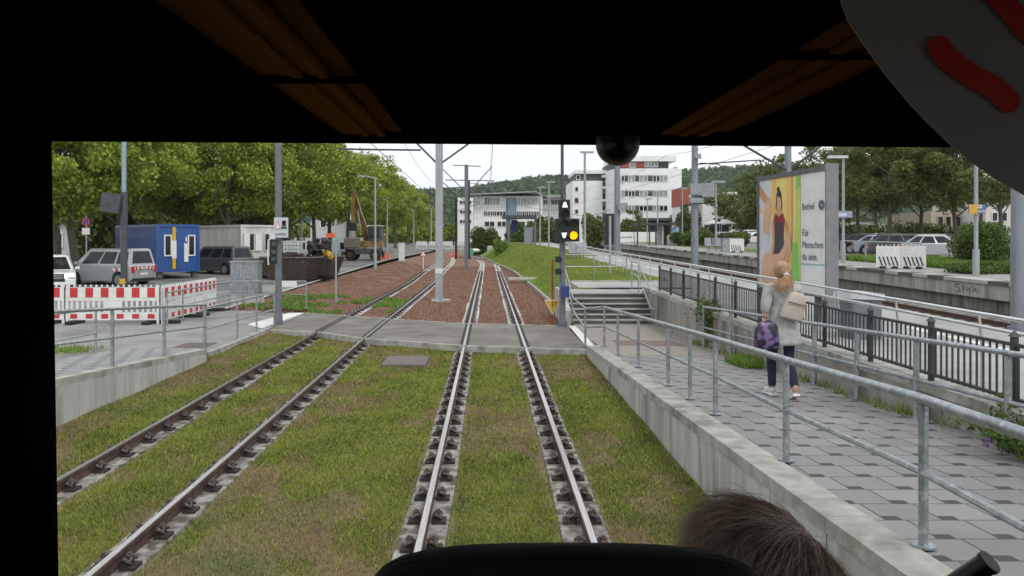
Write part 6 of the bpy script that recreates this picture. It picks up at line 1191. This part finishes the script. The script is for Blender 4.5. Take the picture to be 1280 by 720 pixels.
def hand(parent, wrist, d, m, curl=.6, s=1.0, side=1):
    """palm and five separate fingers curled round a handle"""
    w = Vector(wrist); d = Vector(d).normalized(); V = [w, w + d * .04 * s, w + d * .085 * s]; E = [(0, 1), (1, 2)]; Rr = [.022 * s, (.034 * s, .016 * s), (.036 * s, .015 * s)]
    o = skin_mesh('hand', V, E, Rr, m, parent, 0, 1)
    for i in range(4):
        a = Vector((0, (i - 1.5) * .019 * s, 0)) + w + d * .085 * s; L_ = (.068, .078, .072, .056)[i] * s; f = Vector((side * curl, 0, 0)); p1 = a + (d + f * .5).normalized() * L_ * .45; p2 = p1 + (d * .3 + f * 1.4).normalized() * L_ * .32; p3 = p2 + (f * 1.2 - d * .5).normalized() * L_ * .25
        skin_mesh('finger', [a - d * .02, a, p1, p2, p3], [(0, 1), (1, 2), (2, 3), (3, 4)], [.009 * s, .0095 * s, .009 * s, .008 * s, .0065 * s], m, parent, 0, 1)
    a = w + d * .03 * s + Vector((0, .03 * s, 0)); skin_mesh('thumb', [a - Vector((0, .015, 0)), a, a + (d * .8 + Vector((side * .5, .5, 0))).normalized() * .035 * s, a + (d * .9 + Vector((side * .9, .2, 0))).normalized() * .062 * s], [(0, 1), (1, 2), (2, 3)], [.012 * s, .0115 * s, .010 * s, .008 * s], m, parent, 0, 1)
def woman():
    x, y = 3.72, 10.1; z = ramp_r(10.1); t = thing('person', 'woman in pale grey coat and jeans walking away up the ramp', 'person', (x, y, z), R(4))
    # local: facing +y, left hand at -x
    V = [(0, 0, .90), (0, 0, 1.05), (0, .01, 1.22), (0, .0, 1.38), (0, .01, 1.45), (0, .03, 1.52), (0, .04, 1.60), (0, .035, 1.655),      # spine, neck, head
         (-.085, 0, .86), (-.075, .16, .50), (-.07, .14, .12), (-.075, .22, .035),     # left leg (forward)
         (.085, 0, .86), (.07, -.02, .49), (.055, -.24, .15), (.055, -.2, .055),   # right leg (trailing)
         (-.17, 0, 1.37), (-.235, -.06, 1.15), (-.255, -.05, 1.0),   # left arm
         (.17, 0, 1.37), (.235, .02, 1.11), (.17, .17, 1.02)]
    E = [(0, 1), (1, 2), (2, 3), (3, 4), (4, 5), (5, 6), (6, 7), (0, 8), (8, 9), (9, 10), (10, 11), (0, 12), (12, 13), (13, 14), (14, 15), (3, 16), (16, 17), (17, 18), (3, 19), (19, 20), (20, 21)]
    Rr = [(.15, .11), (.13, .095), (.14, .10), (.13, .085), .05, (.055, .06), (.078, .092), (.062, .075), .085, .058, .042, .038, .085, .056, .042, .038, .055, .042, .027, .055, .042, .027]
    skin_mesh('body', V, E, Rr, skinm, t)
    jeans = pm('dark_jeans', (.010, .014, .028), (.018, .025, .050), 20, .9, bump=.3, bscale=80)
    o = skin_mesh('jeans', [(0, 0, .93), (-.085, 0, .85), (-.078, .16, .50), (-.07, .15, .09), (.085, 0, .85), (.072, -.02, .49), (.055, -.24, .13)], [(0, 1), (1, 2), (2, 3), (0, 4), (4, 5), (5, 6)], [(.13, .10), .088, .066, .052, .088, .064, .052], jeans, t)
    coat = pm('grey_coat', (.41, .41, .395), (.33, .33, .32), 14, .9, bump=.5, bscale=25)
    # coat: body with two sleeves
    skin_mesh('coat', [(0, 0, .74), (0, 0, .90), (0, 0, 1.08), (0, .0, 1.24), (0, .0, 1.38), (0, .01, 1.44), (-.18, 0, 1.37), (-.245, -.06, 1.17), (-.255, -.05, 1.05), (.18, 0, 1.37), (.25, .0, 1.13), (.20, .13, 1.03)], [(0, 1), (1, 2), (2, 3), (3, 4), (4, 5), (4, 6), (6, 7), (7, 8), (4, 9), (9, 10), (10, 11)],
              [(.215, .155), (.20, .145), (.175, .125), (.18, .125), (.155, .11), (.075, .07), .085, .068, .055, .085, .068, .055], coat, t)
    loft([(0, 0, .66, .242, .19), (0, 0, .68, .246, .194), (0, 0, .8, .228, .178), (0, 0, .95, .195, .142), (0, 0, 1.08, .18, .13), (0, 0, 1.2, .182, .128)], 'coat_skirt', coat, t)
    mb = MB(); [mb.tube([(math.cos(a) * .10, .0 + math.sin(a) * .085, 1.45) for a in [6.2832 * i / 14 for i in range(15)]], .026, 8)]; mb.build('hood_collar', coat, t, True, world=False)
    shoe = pm('white_trainers', (.62, .62, .64), (.5, .5, .52), 12, .6)
    for (sx, sy, sz, rx) in ((-.072, .20, .0, 0), (.055, -.2, .03, -25)):
        mb = MB(); old = mb.M; mb.M = Matrix.Translation((sx, sy, sz)) @ Euler((R(rx), 0, 0)).to_matrix().to_4x4(); mb.box(-.042, .042, -.09, .16, 0, .025, 1); mb.ball((0, .09, .045), (.045, .075, .04), k=0); mb.ball((0, -.03, .065), (.043, .065, .058), k=0); mb.build('shoe', [shoe, white], t, True, world=False)
    gh = pm('ginger_hair', (.50, .32, .19), (.34, .19, .10), 18, .55, stretch=(3, 3, .6), bump=.6, bscale=70)
    mb = MB(); mb.ball((0, .028, 1.605), (.098, .112, .118), 18, 12); mb.build('hair', gh, t, True, world=False)
    g = random.Random(4); mb = MB()
    for i in range(260):   # strands over the skull drawn back into the ponytail
        a = g.uniform(-1.5, 1.5); e = g.uniform(-.3, 1.35); p0 = Vector((math.sin(a) * math.cos(e) * .1, .03 + .05 * math.cos(e) * g.uniform(-.2, 1), 1.605 + math.sin(e) * .12)); p2 = Vector((g.uniform(-.015, .015), -.10, 1.545)); m_ = (p0 + p2) / 2 + Vector((math.sin(a) * .035, -.045, .02 * math.sin(e))); mb.tube([p0, m_, p2], [.004, .004, .003], 4)
    for i in range(170):
        q = Vector((g.gauss(0, .012), -.125, 1.535 + g.gauss(0, .01))); s_ = g.gauss(0, .045); mb.tube([q, q + Vector((s_ * .5 - .02, -.05, -.03)), q + Vector((s_ - .05, -.06, -.09 + g.gauss(0, .02))), q + Vector((s_ * 1.4 - .09, -.04, -.14 + g.gauss(0, .04)))], [.005, .005, .004, .002], 4)
    mb.build('ponytail', gh, t, True, world=False)
    mb = MB(); [mb.tube([(math.cos(a) * .026, -.112 - .006 * q, 1.538 + math.sin(a) * .026) for a in [6.2832 * i / 12 for i in range(13)]], .012, 6) for q in (0, 1)]; mb.build('scrunchie', pm('lilac_scrunchie', (.62, .45, .60), (.7, .65, .7), 30, .8), t, True, world=False)
    for s in (-1, 1): mb = MB(); mb.ball((s * .088, .04, 1.585), (.012, .022, .032), 8, 6); mb.build('ear', skinm, t, True, world=False)
    mb = MB(); mb.ball((0, .135, 1.585), (.012, .018, .02), 8, 6); mb.build('nose', skinm, t, True, world=False)
    hand(t, (-.258, -.05, 1.01), (-.02, .0, -1), skinm, .6, 1, 1); hand(t, (.17, .17, 1.02), (-.6, .8, .2), skinm, .6, 1, -1)
    # bag in the left hand
    def place(o): o.location = (x, y, z); o.rotation_euler = (0, 0, R(4))
    b = thing('shopping_bag', 'purple and black patterned shopping bag hanging from her left hand', 'bag', (x, y, z), R(4))
    pb = pm('purple_bag', (.010, .009, .02), (.15, .09, .24), 13, .35, lo=.47, hi=.56, c3=(.42, .36, .58), s3=9, a3=.68)
    ox, oy = -.25, -.10; DZ = .17; mb = MB(); rows = []
    for zz, w, d in ((.46, .13, .055), (.465, .15, .07), (.58, .155, .072), (.72, .135, .05), (.80, .105, .02)): rows.append([(ox - w * c, oy + d * s, zz + DZ) for c, s in ((-1, -.6), (-.9, -1), (-.4, -1.15), (.1, -1), (.5, -1.15), (.9, -1), (1, -.6), (1, .6), (.9, 1), (.4, 1.1), (-.1, 1), (-.9, 1), (-1, .6))])
    n = 13; vs = [p for r in rows for p in r]; fs = [(j * n + i, j * n + (i + 1) % n, (j + 1) * n + (i + 1) % n, (j + 1) * n + i) for j in range(4) for i in range(n)] + [tuple(range(n)), tuple(range(4 * n, 5 * n))]; mb.add(vs, fs); mb.build('bag', pb, b, True, world=False, sub=1)
    for s in (-1, 1): mb = MB(); mb.tube([(ox - .07, oy + s * .02, .76 + DZ - .03), (ox - .03, oy + s * .01, .82 + DZ - .03), (ox + .03, oy, .845 + DZ - .03), (ox + .06, oy + s * .01, .82 + DZ - .03), (ox + .08, oy + s * .02, .76 + DZ - .03)], .009, 6); mb.build('handle', dark, b, True, world=False)
    # backpack
    b = thing('backpack', 'beige leather backpack worn on her right shoulder', 'backpack', (x, y, z), R(4)); bk = pm('beige_leather', (.50, .42, .36), (.42, .35, .30), 6, .5, bump=.1)
    mb = MB(); mb.M = Matrix.Translation((.055, -.185, 1.16)) @ Euler((R(4), R(14), 0)).to_matrix().to_4x4(); n = 16; rows = []
    for zz, w, d in ((-.17, .12, .05), (-.165, .15, .07), (-.05, .142, .078), (.06, .122, .07), (.14, .10, .055), (.175, .07, .035), (.18, .03, .02)): rows.append([(w * max(-1, min(1, 1.25 * math.cos(6.2832 * i / n))), d * max(-1, min(1, 1.25 * math.sin(6.2832 * i / n))), zz) for i in range(n)])
    vs = [p for r in rows for p in r]; fs = [(j * n + i, j * n + (i + 1) % n, (j + 1) * n + (i + 1) % n, (j + 1) * n + i) for j in range(6) for i in range(n)] + [tuple(range(n)), tuple(range(6 * n, 7 * n))]; mb.add(vs, fs); mb.build('bag', bk, b, True, world=False, sub=1); MM = mb.M
    mb = MB(); mb.M = MM; mb.box(-.13, .13, -.083, -.078, .03, .038, 1); mb.box(-.125, .125, -.086, -.08, .04, .05); mb.build('zip', [dark, bk], b, world=False)
    mb = MB(); mb.M = MM; mb.tube([(-.03, .0, .18), (-.02, -.01, .215), (.02, -.01, .215), (.03, 0, .18)], .008, 6); mb.build('handle', bk, b, True, world=False)
    for s in (-1, 1): mb = MB(); mb.tube([(.03 + s * .07, -.13, 1.30), (.03 + s * .085, -.07, 1.425), (.03 + s * .09, .03, 1.45), (.03 + s * .1, .12, 1.38), (.03 + s * .11, .13, 1.2)], .016, 6); mb.build('strap', bk, b, True, world=False)
woman()

# ================================================================ inside the tram
FL = 1.1
t = thing('tram_cab', 'black unlit interior of the tram around the windscreen', 'tram', (.15, 0, FL))
for xa, xb in ((-1.30, -1.20), (1.53, 1.63)):
    mb = MB(); mb.box(xa, xb, -1.2, 2.2, FL - .6, 1.80); mb.box(xa, xb, -1.2, 2.2, 2.56, 2.75); mb.box(xa, xb, -1.2, -1.0, 1.80, 2.56); mb.box(xa, xb, .38, .5, 1.80, 2.56); mb.box(xa, xb, 1.85, 2.2, 1.80, 2.56); mb.build('side_wall', black_in, t)
mb = MB(); mb.box(-1.2, 1.53, -1.3, -1.2, FL - .6, 2.75); mb.build('rear_wall', black_in, t); mb = MB(); mb.box(-1.2, 1.53, -1.2, 2.2, FL - .1, FL); mb.build('cabin_floor', black_in, t)
mb = MB(); mb.box(-1.2, 1.53, 2.2, 2.3, FL - .6, 1.36); mb.build('dashboard_wall', black_in, t)
# ceiling plane with the two cabin light reflections modelled as bronze slats
zc = 2.4 + .1235 * 2.2
mb = MB(); xl = -1.2; xr = 1.53
strips = [(-.435 * 2.2 * .28, 0)]
k = zc - CZ
SL0, SL1, SR0, SR1 = -1.45 * k, -.79 * k, 1.62 * k, 2.42 * k
for a, b in ((xl, SL0), (SL1, SR0), (SR1, xr)): mb.box(a, b, -1.2, 2.2, zc, zc + .05)
mb.box(xl, xr, -1.2, 2.2, zc + .09, zc + .12); mb.build('ceiling', black_in, t)
bronze = pm('reflection_bronze', (.21, .085, .016), (.12, .045, .008), 3, 1, 0, stretch=(1, .2, 1), spec=0)  # reflected cabin lights put into a plain brown base colour
for nm, a, b in (('reflection_strips', SL0, SL1), ('reflection_strips', SR0, SR1)):
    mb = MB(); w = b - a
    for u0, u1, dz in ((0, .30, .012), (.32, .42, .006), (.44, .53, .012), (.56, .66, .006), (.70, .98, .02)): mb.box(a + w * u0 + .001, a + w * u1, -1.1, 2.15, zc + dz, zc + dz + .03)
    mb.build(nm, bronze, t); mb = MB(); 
    for y in (.35, .62 if a < 0 else .66, 1.38 if a < 0 else 1.2): mb = MB(); mb.box(a, b, y, y + .014, zc + .001, zc + .011); mb.build('cross_bar', black_in, t)
mb = MB(); mb.add([(xl - .1, y, z) for y in (2.195, 2.3) for z in (zc + .012, zc + .3)] + [(xr + .1, y, z) for y in (2.195, 2.3) for z in (zc - .008, zc + .3)], [(0, 1, 3, 2), (4, 6, 7, 5), (0, 4, 5, 1), (2, 3, 7, 6), (0, 2, 6, 4), (1, 5, 7, 3)]); mb.build('windscreen_header', black_in, t)
mb = MB(); mb.add([(-1.2, 1.95, FL), (-1.2, 2.2, FL), (-1.175, 2.2, FL), (-1.05, 1.97, FL), (-1.2, 1.95, zc), (-1.2, 2.2, zc), (-1.2 + .0, 2.2, zc), (-1.104, 1.97, zc)], [(0, 1, 2, 3), (4, 5, 6, 7), (0, 1, 5, 4), (1, 2, 6, 5), (2, 3, 7, 6), (3, 0, 4, 7)]); mb.build('corner_pillar', black_in, t)
mb = MB(); c = P(772, 180, 2.12); mb.ball((c.x, c.y, c.z), (.058, .058, .058), 24, 16); mb.cyl((c.x, c.y, c.z), (c.x, c.y, zc), .058, n=24); mb.build('sensor_dome', pm('dome_black', (.006, .006, .007), (.005, .005, .005), 4, .35), t, True)
# outside of the car body: lower front below the glass
mg = bpy.data.materials.new('clear_glass'); mg.use_nodes = True; nt_ = mg.node_tree; nt_.nodes.clear(); oo = nt_.nodes.new('ShaderNodeOutputMaterial'); tr = nt_.nodes.new('ShaderNodeBsdfTransparent'); tr.inputs[0].default_value = (.96, .965, .965, 1); nt_.links.new(tr.outputs[0], oo.inputs[0])
mb = MB(); mb.box(-1.19, 1.52, 2.235, 2.24, 1.36, zc - .006); mb.build('windscreen', mg, t)
# round sticker on the windscreen, seen from its dim back, with red strokes
ys_ = .70; mb = MB(); st = pm('sticker_back', (.46, .41, .39), (.40, .36, .345), 5, .9); cx_, cz__ = PX(1340, ys_), PZ(-95, ys_)
s = thing('window_sticker', 'large round grey sticker with red strokes at the upper right of the glass', 'sticker', (cx_, ys_, cz__))
mb = MB(); mb.box(-1.19, 1.52, ys_ + .004, ys_ + .008, FL, zc - .004); mb.build('glass_partition', mg, t); mb = MB()
pts = [(1050, -60), (1051, 0), (1060, 25), (1080, 55), (1105, 90), (1140, 132), (1165, 158), (1190, 182), (1220, 206), (1250, 226), (1280, 243), (1310, 256), (1340, 262), (1340, -60)]
mb.prism([(P(a, b, ys_).x, ys_, P(a, b, ys_).z) for a, b in pts[::-1]], (0, .002, 0))
mb.v = [(v[0], v[1], v[2]) for v in mb.v]; mb.build('disc', st, s)
rs_ = pm('sticker_red', (.75, .045, .02), (.65, .035, .015), 5, .8); mb = MB()
def stroke(c, w):
    c = [Vector(q) for q in c]; q_ = []
    for k in range(len(c) - 1):
        p0, p1, p2, p3 = c[max(0, k - 1)], c[k], c[k + 1], c[min(len(c) - 1, k + 2)]
        for u in (0, .25, .5, .75): q_.append(.5 * (2 * p1 + (p2 - p0) * u + (2 * p0 - 5 * p1 + 4 * p2 - p3) * u * u + (3 * p1 - p0 - 3 * p2 + p3) * u ** 3))
    q_.append(c[-1]); L_, R_, m_ = [], [], len(q_)
    for k, p in enumerate(q_):
        d = (q_[min(m_ - 1, k + 1)] - q_[max(0, k - 1)]).normalized(); n_ = Vector((-d.y, d.x)); ww = w; L_.append(p + n_ * ww); R_.append(p - n_ * ww)
    def cap(p, d, s_): n_ = Vector((-d.y, d.x)); return [p + (n_ * math.cos(a) * s_ + d * math.sin(a)) * w for a in [math.pi * (k / 8) for k in range(1, 8)]]
    poly_ = L_ + cap(q_[-1], (q_[-1] - q_[-2]).normalized(), 1) + R_[::-1] + cap(q_[0], (q_[0] - q_[1]).normalized(), 1)
    mb.prism([(P(a, b, ys_).x, ys_ - .0035, P(a, b, ys_).z) for a, b in poly_], (0, .0015, 0))
stroke([(1172, 60), (1180, 72), (1196, 84), (1216, 98), (1236, 108), (1254, 122), (1258, 128)], 14); stroke([(1238, -10), (1256, 8), (1270, 26), (1288, 44)], 14)
mb.build('red_strokes', rs_, s)
# ---- seats and passenger
seatm = pm('seat_fabric', (.008, .008, .010), (.006, .006, .008), 30, .9)
def seat_(label, xc, y, ztop, w):
    s = thing('tram_chair', label, 'seat', (xc, y, FL)); mb = MB(); n = 20; rows = []
    for u in range(13):
        q = []
        for i in range(n):
            a = 2 * math.pi * i / n; zz = FL + .42 + (ztop - FL - .42) * u / 12
            k = (1, .985, .95, .86)[max(0, u - 9)]
            q.append((xc + w * k * math.copysign(abs(math.cos(a)) ** .5, math.cos(a)), y + .055 * math.sin(a) * (1 if u < 11 else .7) + (ztop - zz) * .10, zz - (0 if u < 12 else -.0)))
        rows.append(q)
    vs = [p for r in rows for p in r]; mb.add(vs, [(j * n + i, j * n + (i + 1) % n, (j + 1) * n + (i + 1) % n, (j + 1) * n + i) for j in range(12) for i in range(n)] + [tuple(range(n)), tuple(range(12 * n, 13 * n))])
    mb.build('backrest', seatm, s, True, sub=2)
    mb = MB(); mb.bev(xc - w, xc + w, y + .02, y + .5, FL + .36, FL + .46, .05); mb.build('seat', seatm, s, True); mb = MB(); mb.box(xc - .06, xc + .06, y + .2, y + .32, FL, FL + .36); mb.build('leg', dark, s)
seat_('black seat back rising at the bottom of the view', PX(708, .85), .85, PZ(681, .85), .224)
seat_('dark seat carrying the grey haired passenger', PX(962, 1.22), 1.05, 1.78, .2)
def passenger():
    x, y = PX(961, 1.28), 1.28; ztop = PZ(642, 1.25); h = ztop - .02; t = thing('person', 'seated passenger seen from behind with tousled grey brown hair', 'person', (x, y, FL)); q = h - 1.25 - FL; o = Vector((0, 0, h - 1.27 - FL + .0))
    V = [Vector(v) + o for v in [(0, 0, .50), (0, -.02, .70), (0, -.03, .88), (0, -.01, 1.0), (0, .01, 1.06), (0, .03, 1.13), (0, .03, 1.20), (-.1, .05, .50), (-.12, .42, .50), (-.12, .45, .08), (-.12, .55, .03), (.1, .05, .50), (.12, .42, .50), (.12, .45, .08), (.12, .55, .03), (-.17, -.01, .96), (-.22, .02, .72), (-.14, .22, .58), (.17, -.01, .96), (.22, .02, .72), (.14, .22, .58)]]
    E = [(0, 1), (1, 2), (2, 3), (3, 4), (4, 5), (5, 6), (0, 7), (7, 8), (8, 9), (9, 10), (0, 11), (11, 12), (12, 13), (13, 14), (2, 15), (15, 16), (16, 17), (2, 18), (18, 19), (19, 20)]
    skin_mesh('body', V, E, [(.17, .13), (.15, .11), (.15, .10), .055, (.06, .065), (.082, .095), (.06, .07), .09, .07, .05, .04, .09, .07, .05, .04, .06, .045, .03, .06, .045, .03], skinm, t)
    skin_mesh('jumper', V[0:3] + V[15:17] + V[17:18] + V[18:21], [(0, 1), (1, 2), (2, 3), (3, 4), (4, 5), (2, 6), (6, 7), (7, 8)], [(.19, .15), (.18, .13), (.16, .11), .075, .06, .045, .075, .06, .045], pm('dark_jumper', (.02, .02, .025), (.015, .015, .02), 20, .9), t)
    for s_ in (-1, 1): hand(t, V[17] if s_ < 0 else V[20], (0, 1, -.3), skinm, .5, 1, -s_)
    hc = Vector((0, .025, 1.155)) + o
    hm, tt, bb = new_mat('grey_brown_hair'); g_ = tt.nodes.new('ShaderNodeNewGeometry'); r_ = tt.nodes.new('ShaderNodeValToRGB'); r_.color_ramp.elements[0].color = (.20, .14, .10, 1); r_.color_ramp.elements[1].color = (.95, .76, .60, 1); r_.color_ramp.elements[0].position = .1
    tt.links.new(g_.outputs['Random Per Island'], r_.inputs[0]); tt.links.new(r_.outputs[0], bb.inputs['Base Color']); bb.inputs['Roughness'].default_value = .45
    mb = MB(); mb.ball(tuple(hc + Vector((0, .0, .0))), (.108, .118, .116), 22, 14); mb.build('scalp_hair', pm('hair_base', (.09, .065, .05), (.15, .11, .09), 40, .7, stretch=(1, 1, 4)), t, True, world=False)
    for s_ in (-1, 1): mb = MB(); mb.ball(tuple(hc + Vector((s_ * .092, .01, -.03))), (.012, .022, .032), 8, 6); mb.build('ear', skinm, t, True, world=False)
    mb = MB(); mb.ball(tuple(hc + Vector((0, .12, -.04))), (.014, .022, .022), 8, 6); mb.build('nose', skinm, t, True, world=False)
    g = random.Random(11); cu = bpy.data.curves.new('hair', 'CURVE'); cu.dimensions = '3D'; cu.bevel_depth = .00042; cu.bevel_resolution = 0; cu.resolution_u = 3
    whorl = Vector((.05, -.02, .11))
    for i in range(14000):
        a = g.uniform(0, 2 * math.pi); e = g.uniform(-.35, 1.52) ; n_ = Vector((math.cos(a) * math.cos(e), math.sin(a) * math.cos(e), math.sin(e))); p = hc + Vector((n_.x * .108, n_.y * .118, n_.z * .116))
        # combed from the right crown towards the left with tousle
        clump = math.sin(a * 7 + e * 5) * .5; d = Vector((n_.x, n_.y, n_.z * .2)) - whorl * 2; d += Vector((-1.0 + clump * .3, .1 + .25 * math.sin(a * 5), -.35)); d -= n_ * d.dot(n_); d.normalize()
        cl = (.10 * math.sin(a * 6 + 2 + e * 3), .12 * math.sin(e * 8 + a * 3), .10 * math.sin(a * 5 - e * 6))
        L_ = g.uniform(.08, .17); lift = g.uniform(.003, .024) * (1 + .5 * math.sin(a * 5 + e * 4)) * (1.0 if g.random() < .93 else 1.8); s_ = cu.splines.new('POLY'); s_.points.add(5); c_ = p.copy(); dd = d.copy()
        for k_ in range(6):
            u = k_ / 5; s_.points[k_].co = (*c_, 1); s_.points[k_].radius = 1.25 - .85 * u
            dd = (dd + Vector((cl[0] + g.gauss(0, .05), cl[1] + g.gauss(0, .05), -.10 + cl[2] + g.gauss(0, .05)))).normalized(); c_ = c_ + dd * L_ / 5; r = c_ - hc; rl = math.sqrt((r.x / .108) ** 2 + (r.y / .118) ** 2 + (r.z / .116) ** 2); tgt = 1 + (lift * math.sin(u * 2.4) + .004) / .11
            if rl < tgt or g.random() < .86: c_ = hc + r / rl * (rl * .35 + tgt * .65)
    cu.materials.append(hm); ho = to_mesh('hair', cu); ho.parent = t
passenger()
a = P(1150, 760, .98); b = P(1233, 705, .93); t = thing('grab_rail', 'black tubular rail end at the lower right of the cabin', 'grab rail', a); mb = MB(); mb.tube([a + Vector((-.25, .1, -.2)), a, b], .0125, 16); mb.build('tube', pm('tube_black', (.012, .012, .014), (.01, .01, .012), 4, .4), t, True); mb = MB(); d = (b - a).normalized(); mb.cyl(b, b + d * .006, .0135, n=18); mb.build('end_cap', dark, t, True)

# ================================================================ haze
hm_ = bpy.data.materials.new('haze'); hm_.use_nodes = True; q_ = hm_.node_tree; q_.nodes.clear(); oo = q_.nodes.new('ShaderNodeOutputMaterial'); pv = q_.nodes.new('ShaderNodeVolumePrincipled'); pv.inputs['Color'].default_value = (.85, .9, .95, 1); pv.inputs['Density'].default_value = .00013; q_.links.new(pv.outputs[0], oo.inputs['Volume'])
mb = MB(); mb.box(-1000, 1100, -60, 1650, -1.6, 95); tag(mb.build('haze', hm_), kind='stuff')
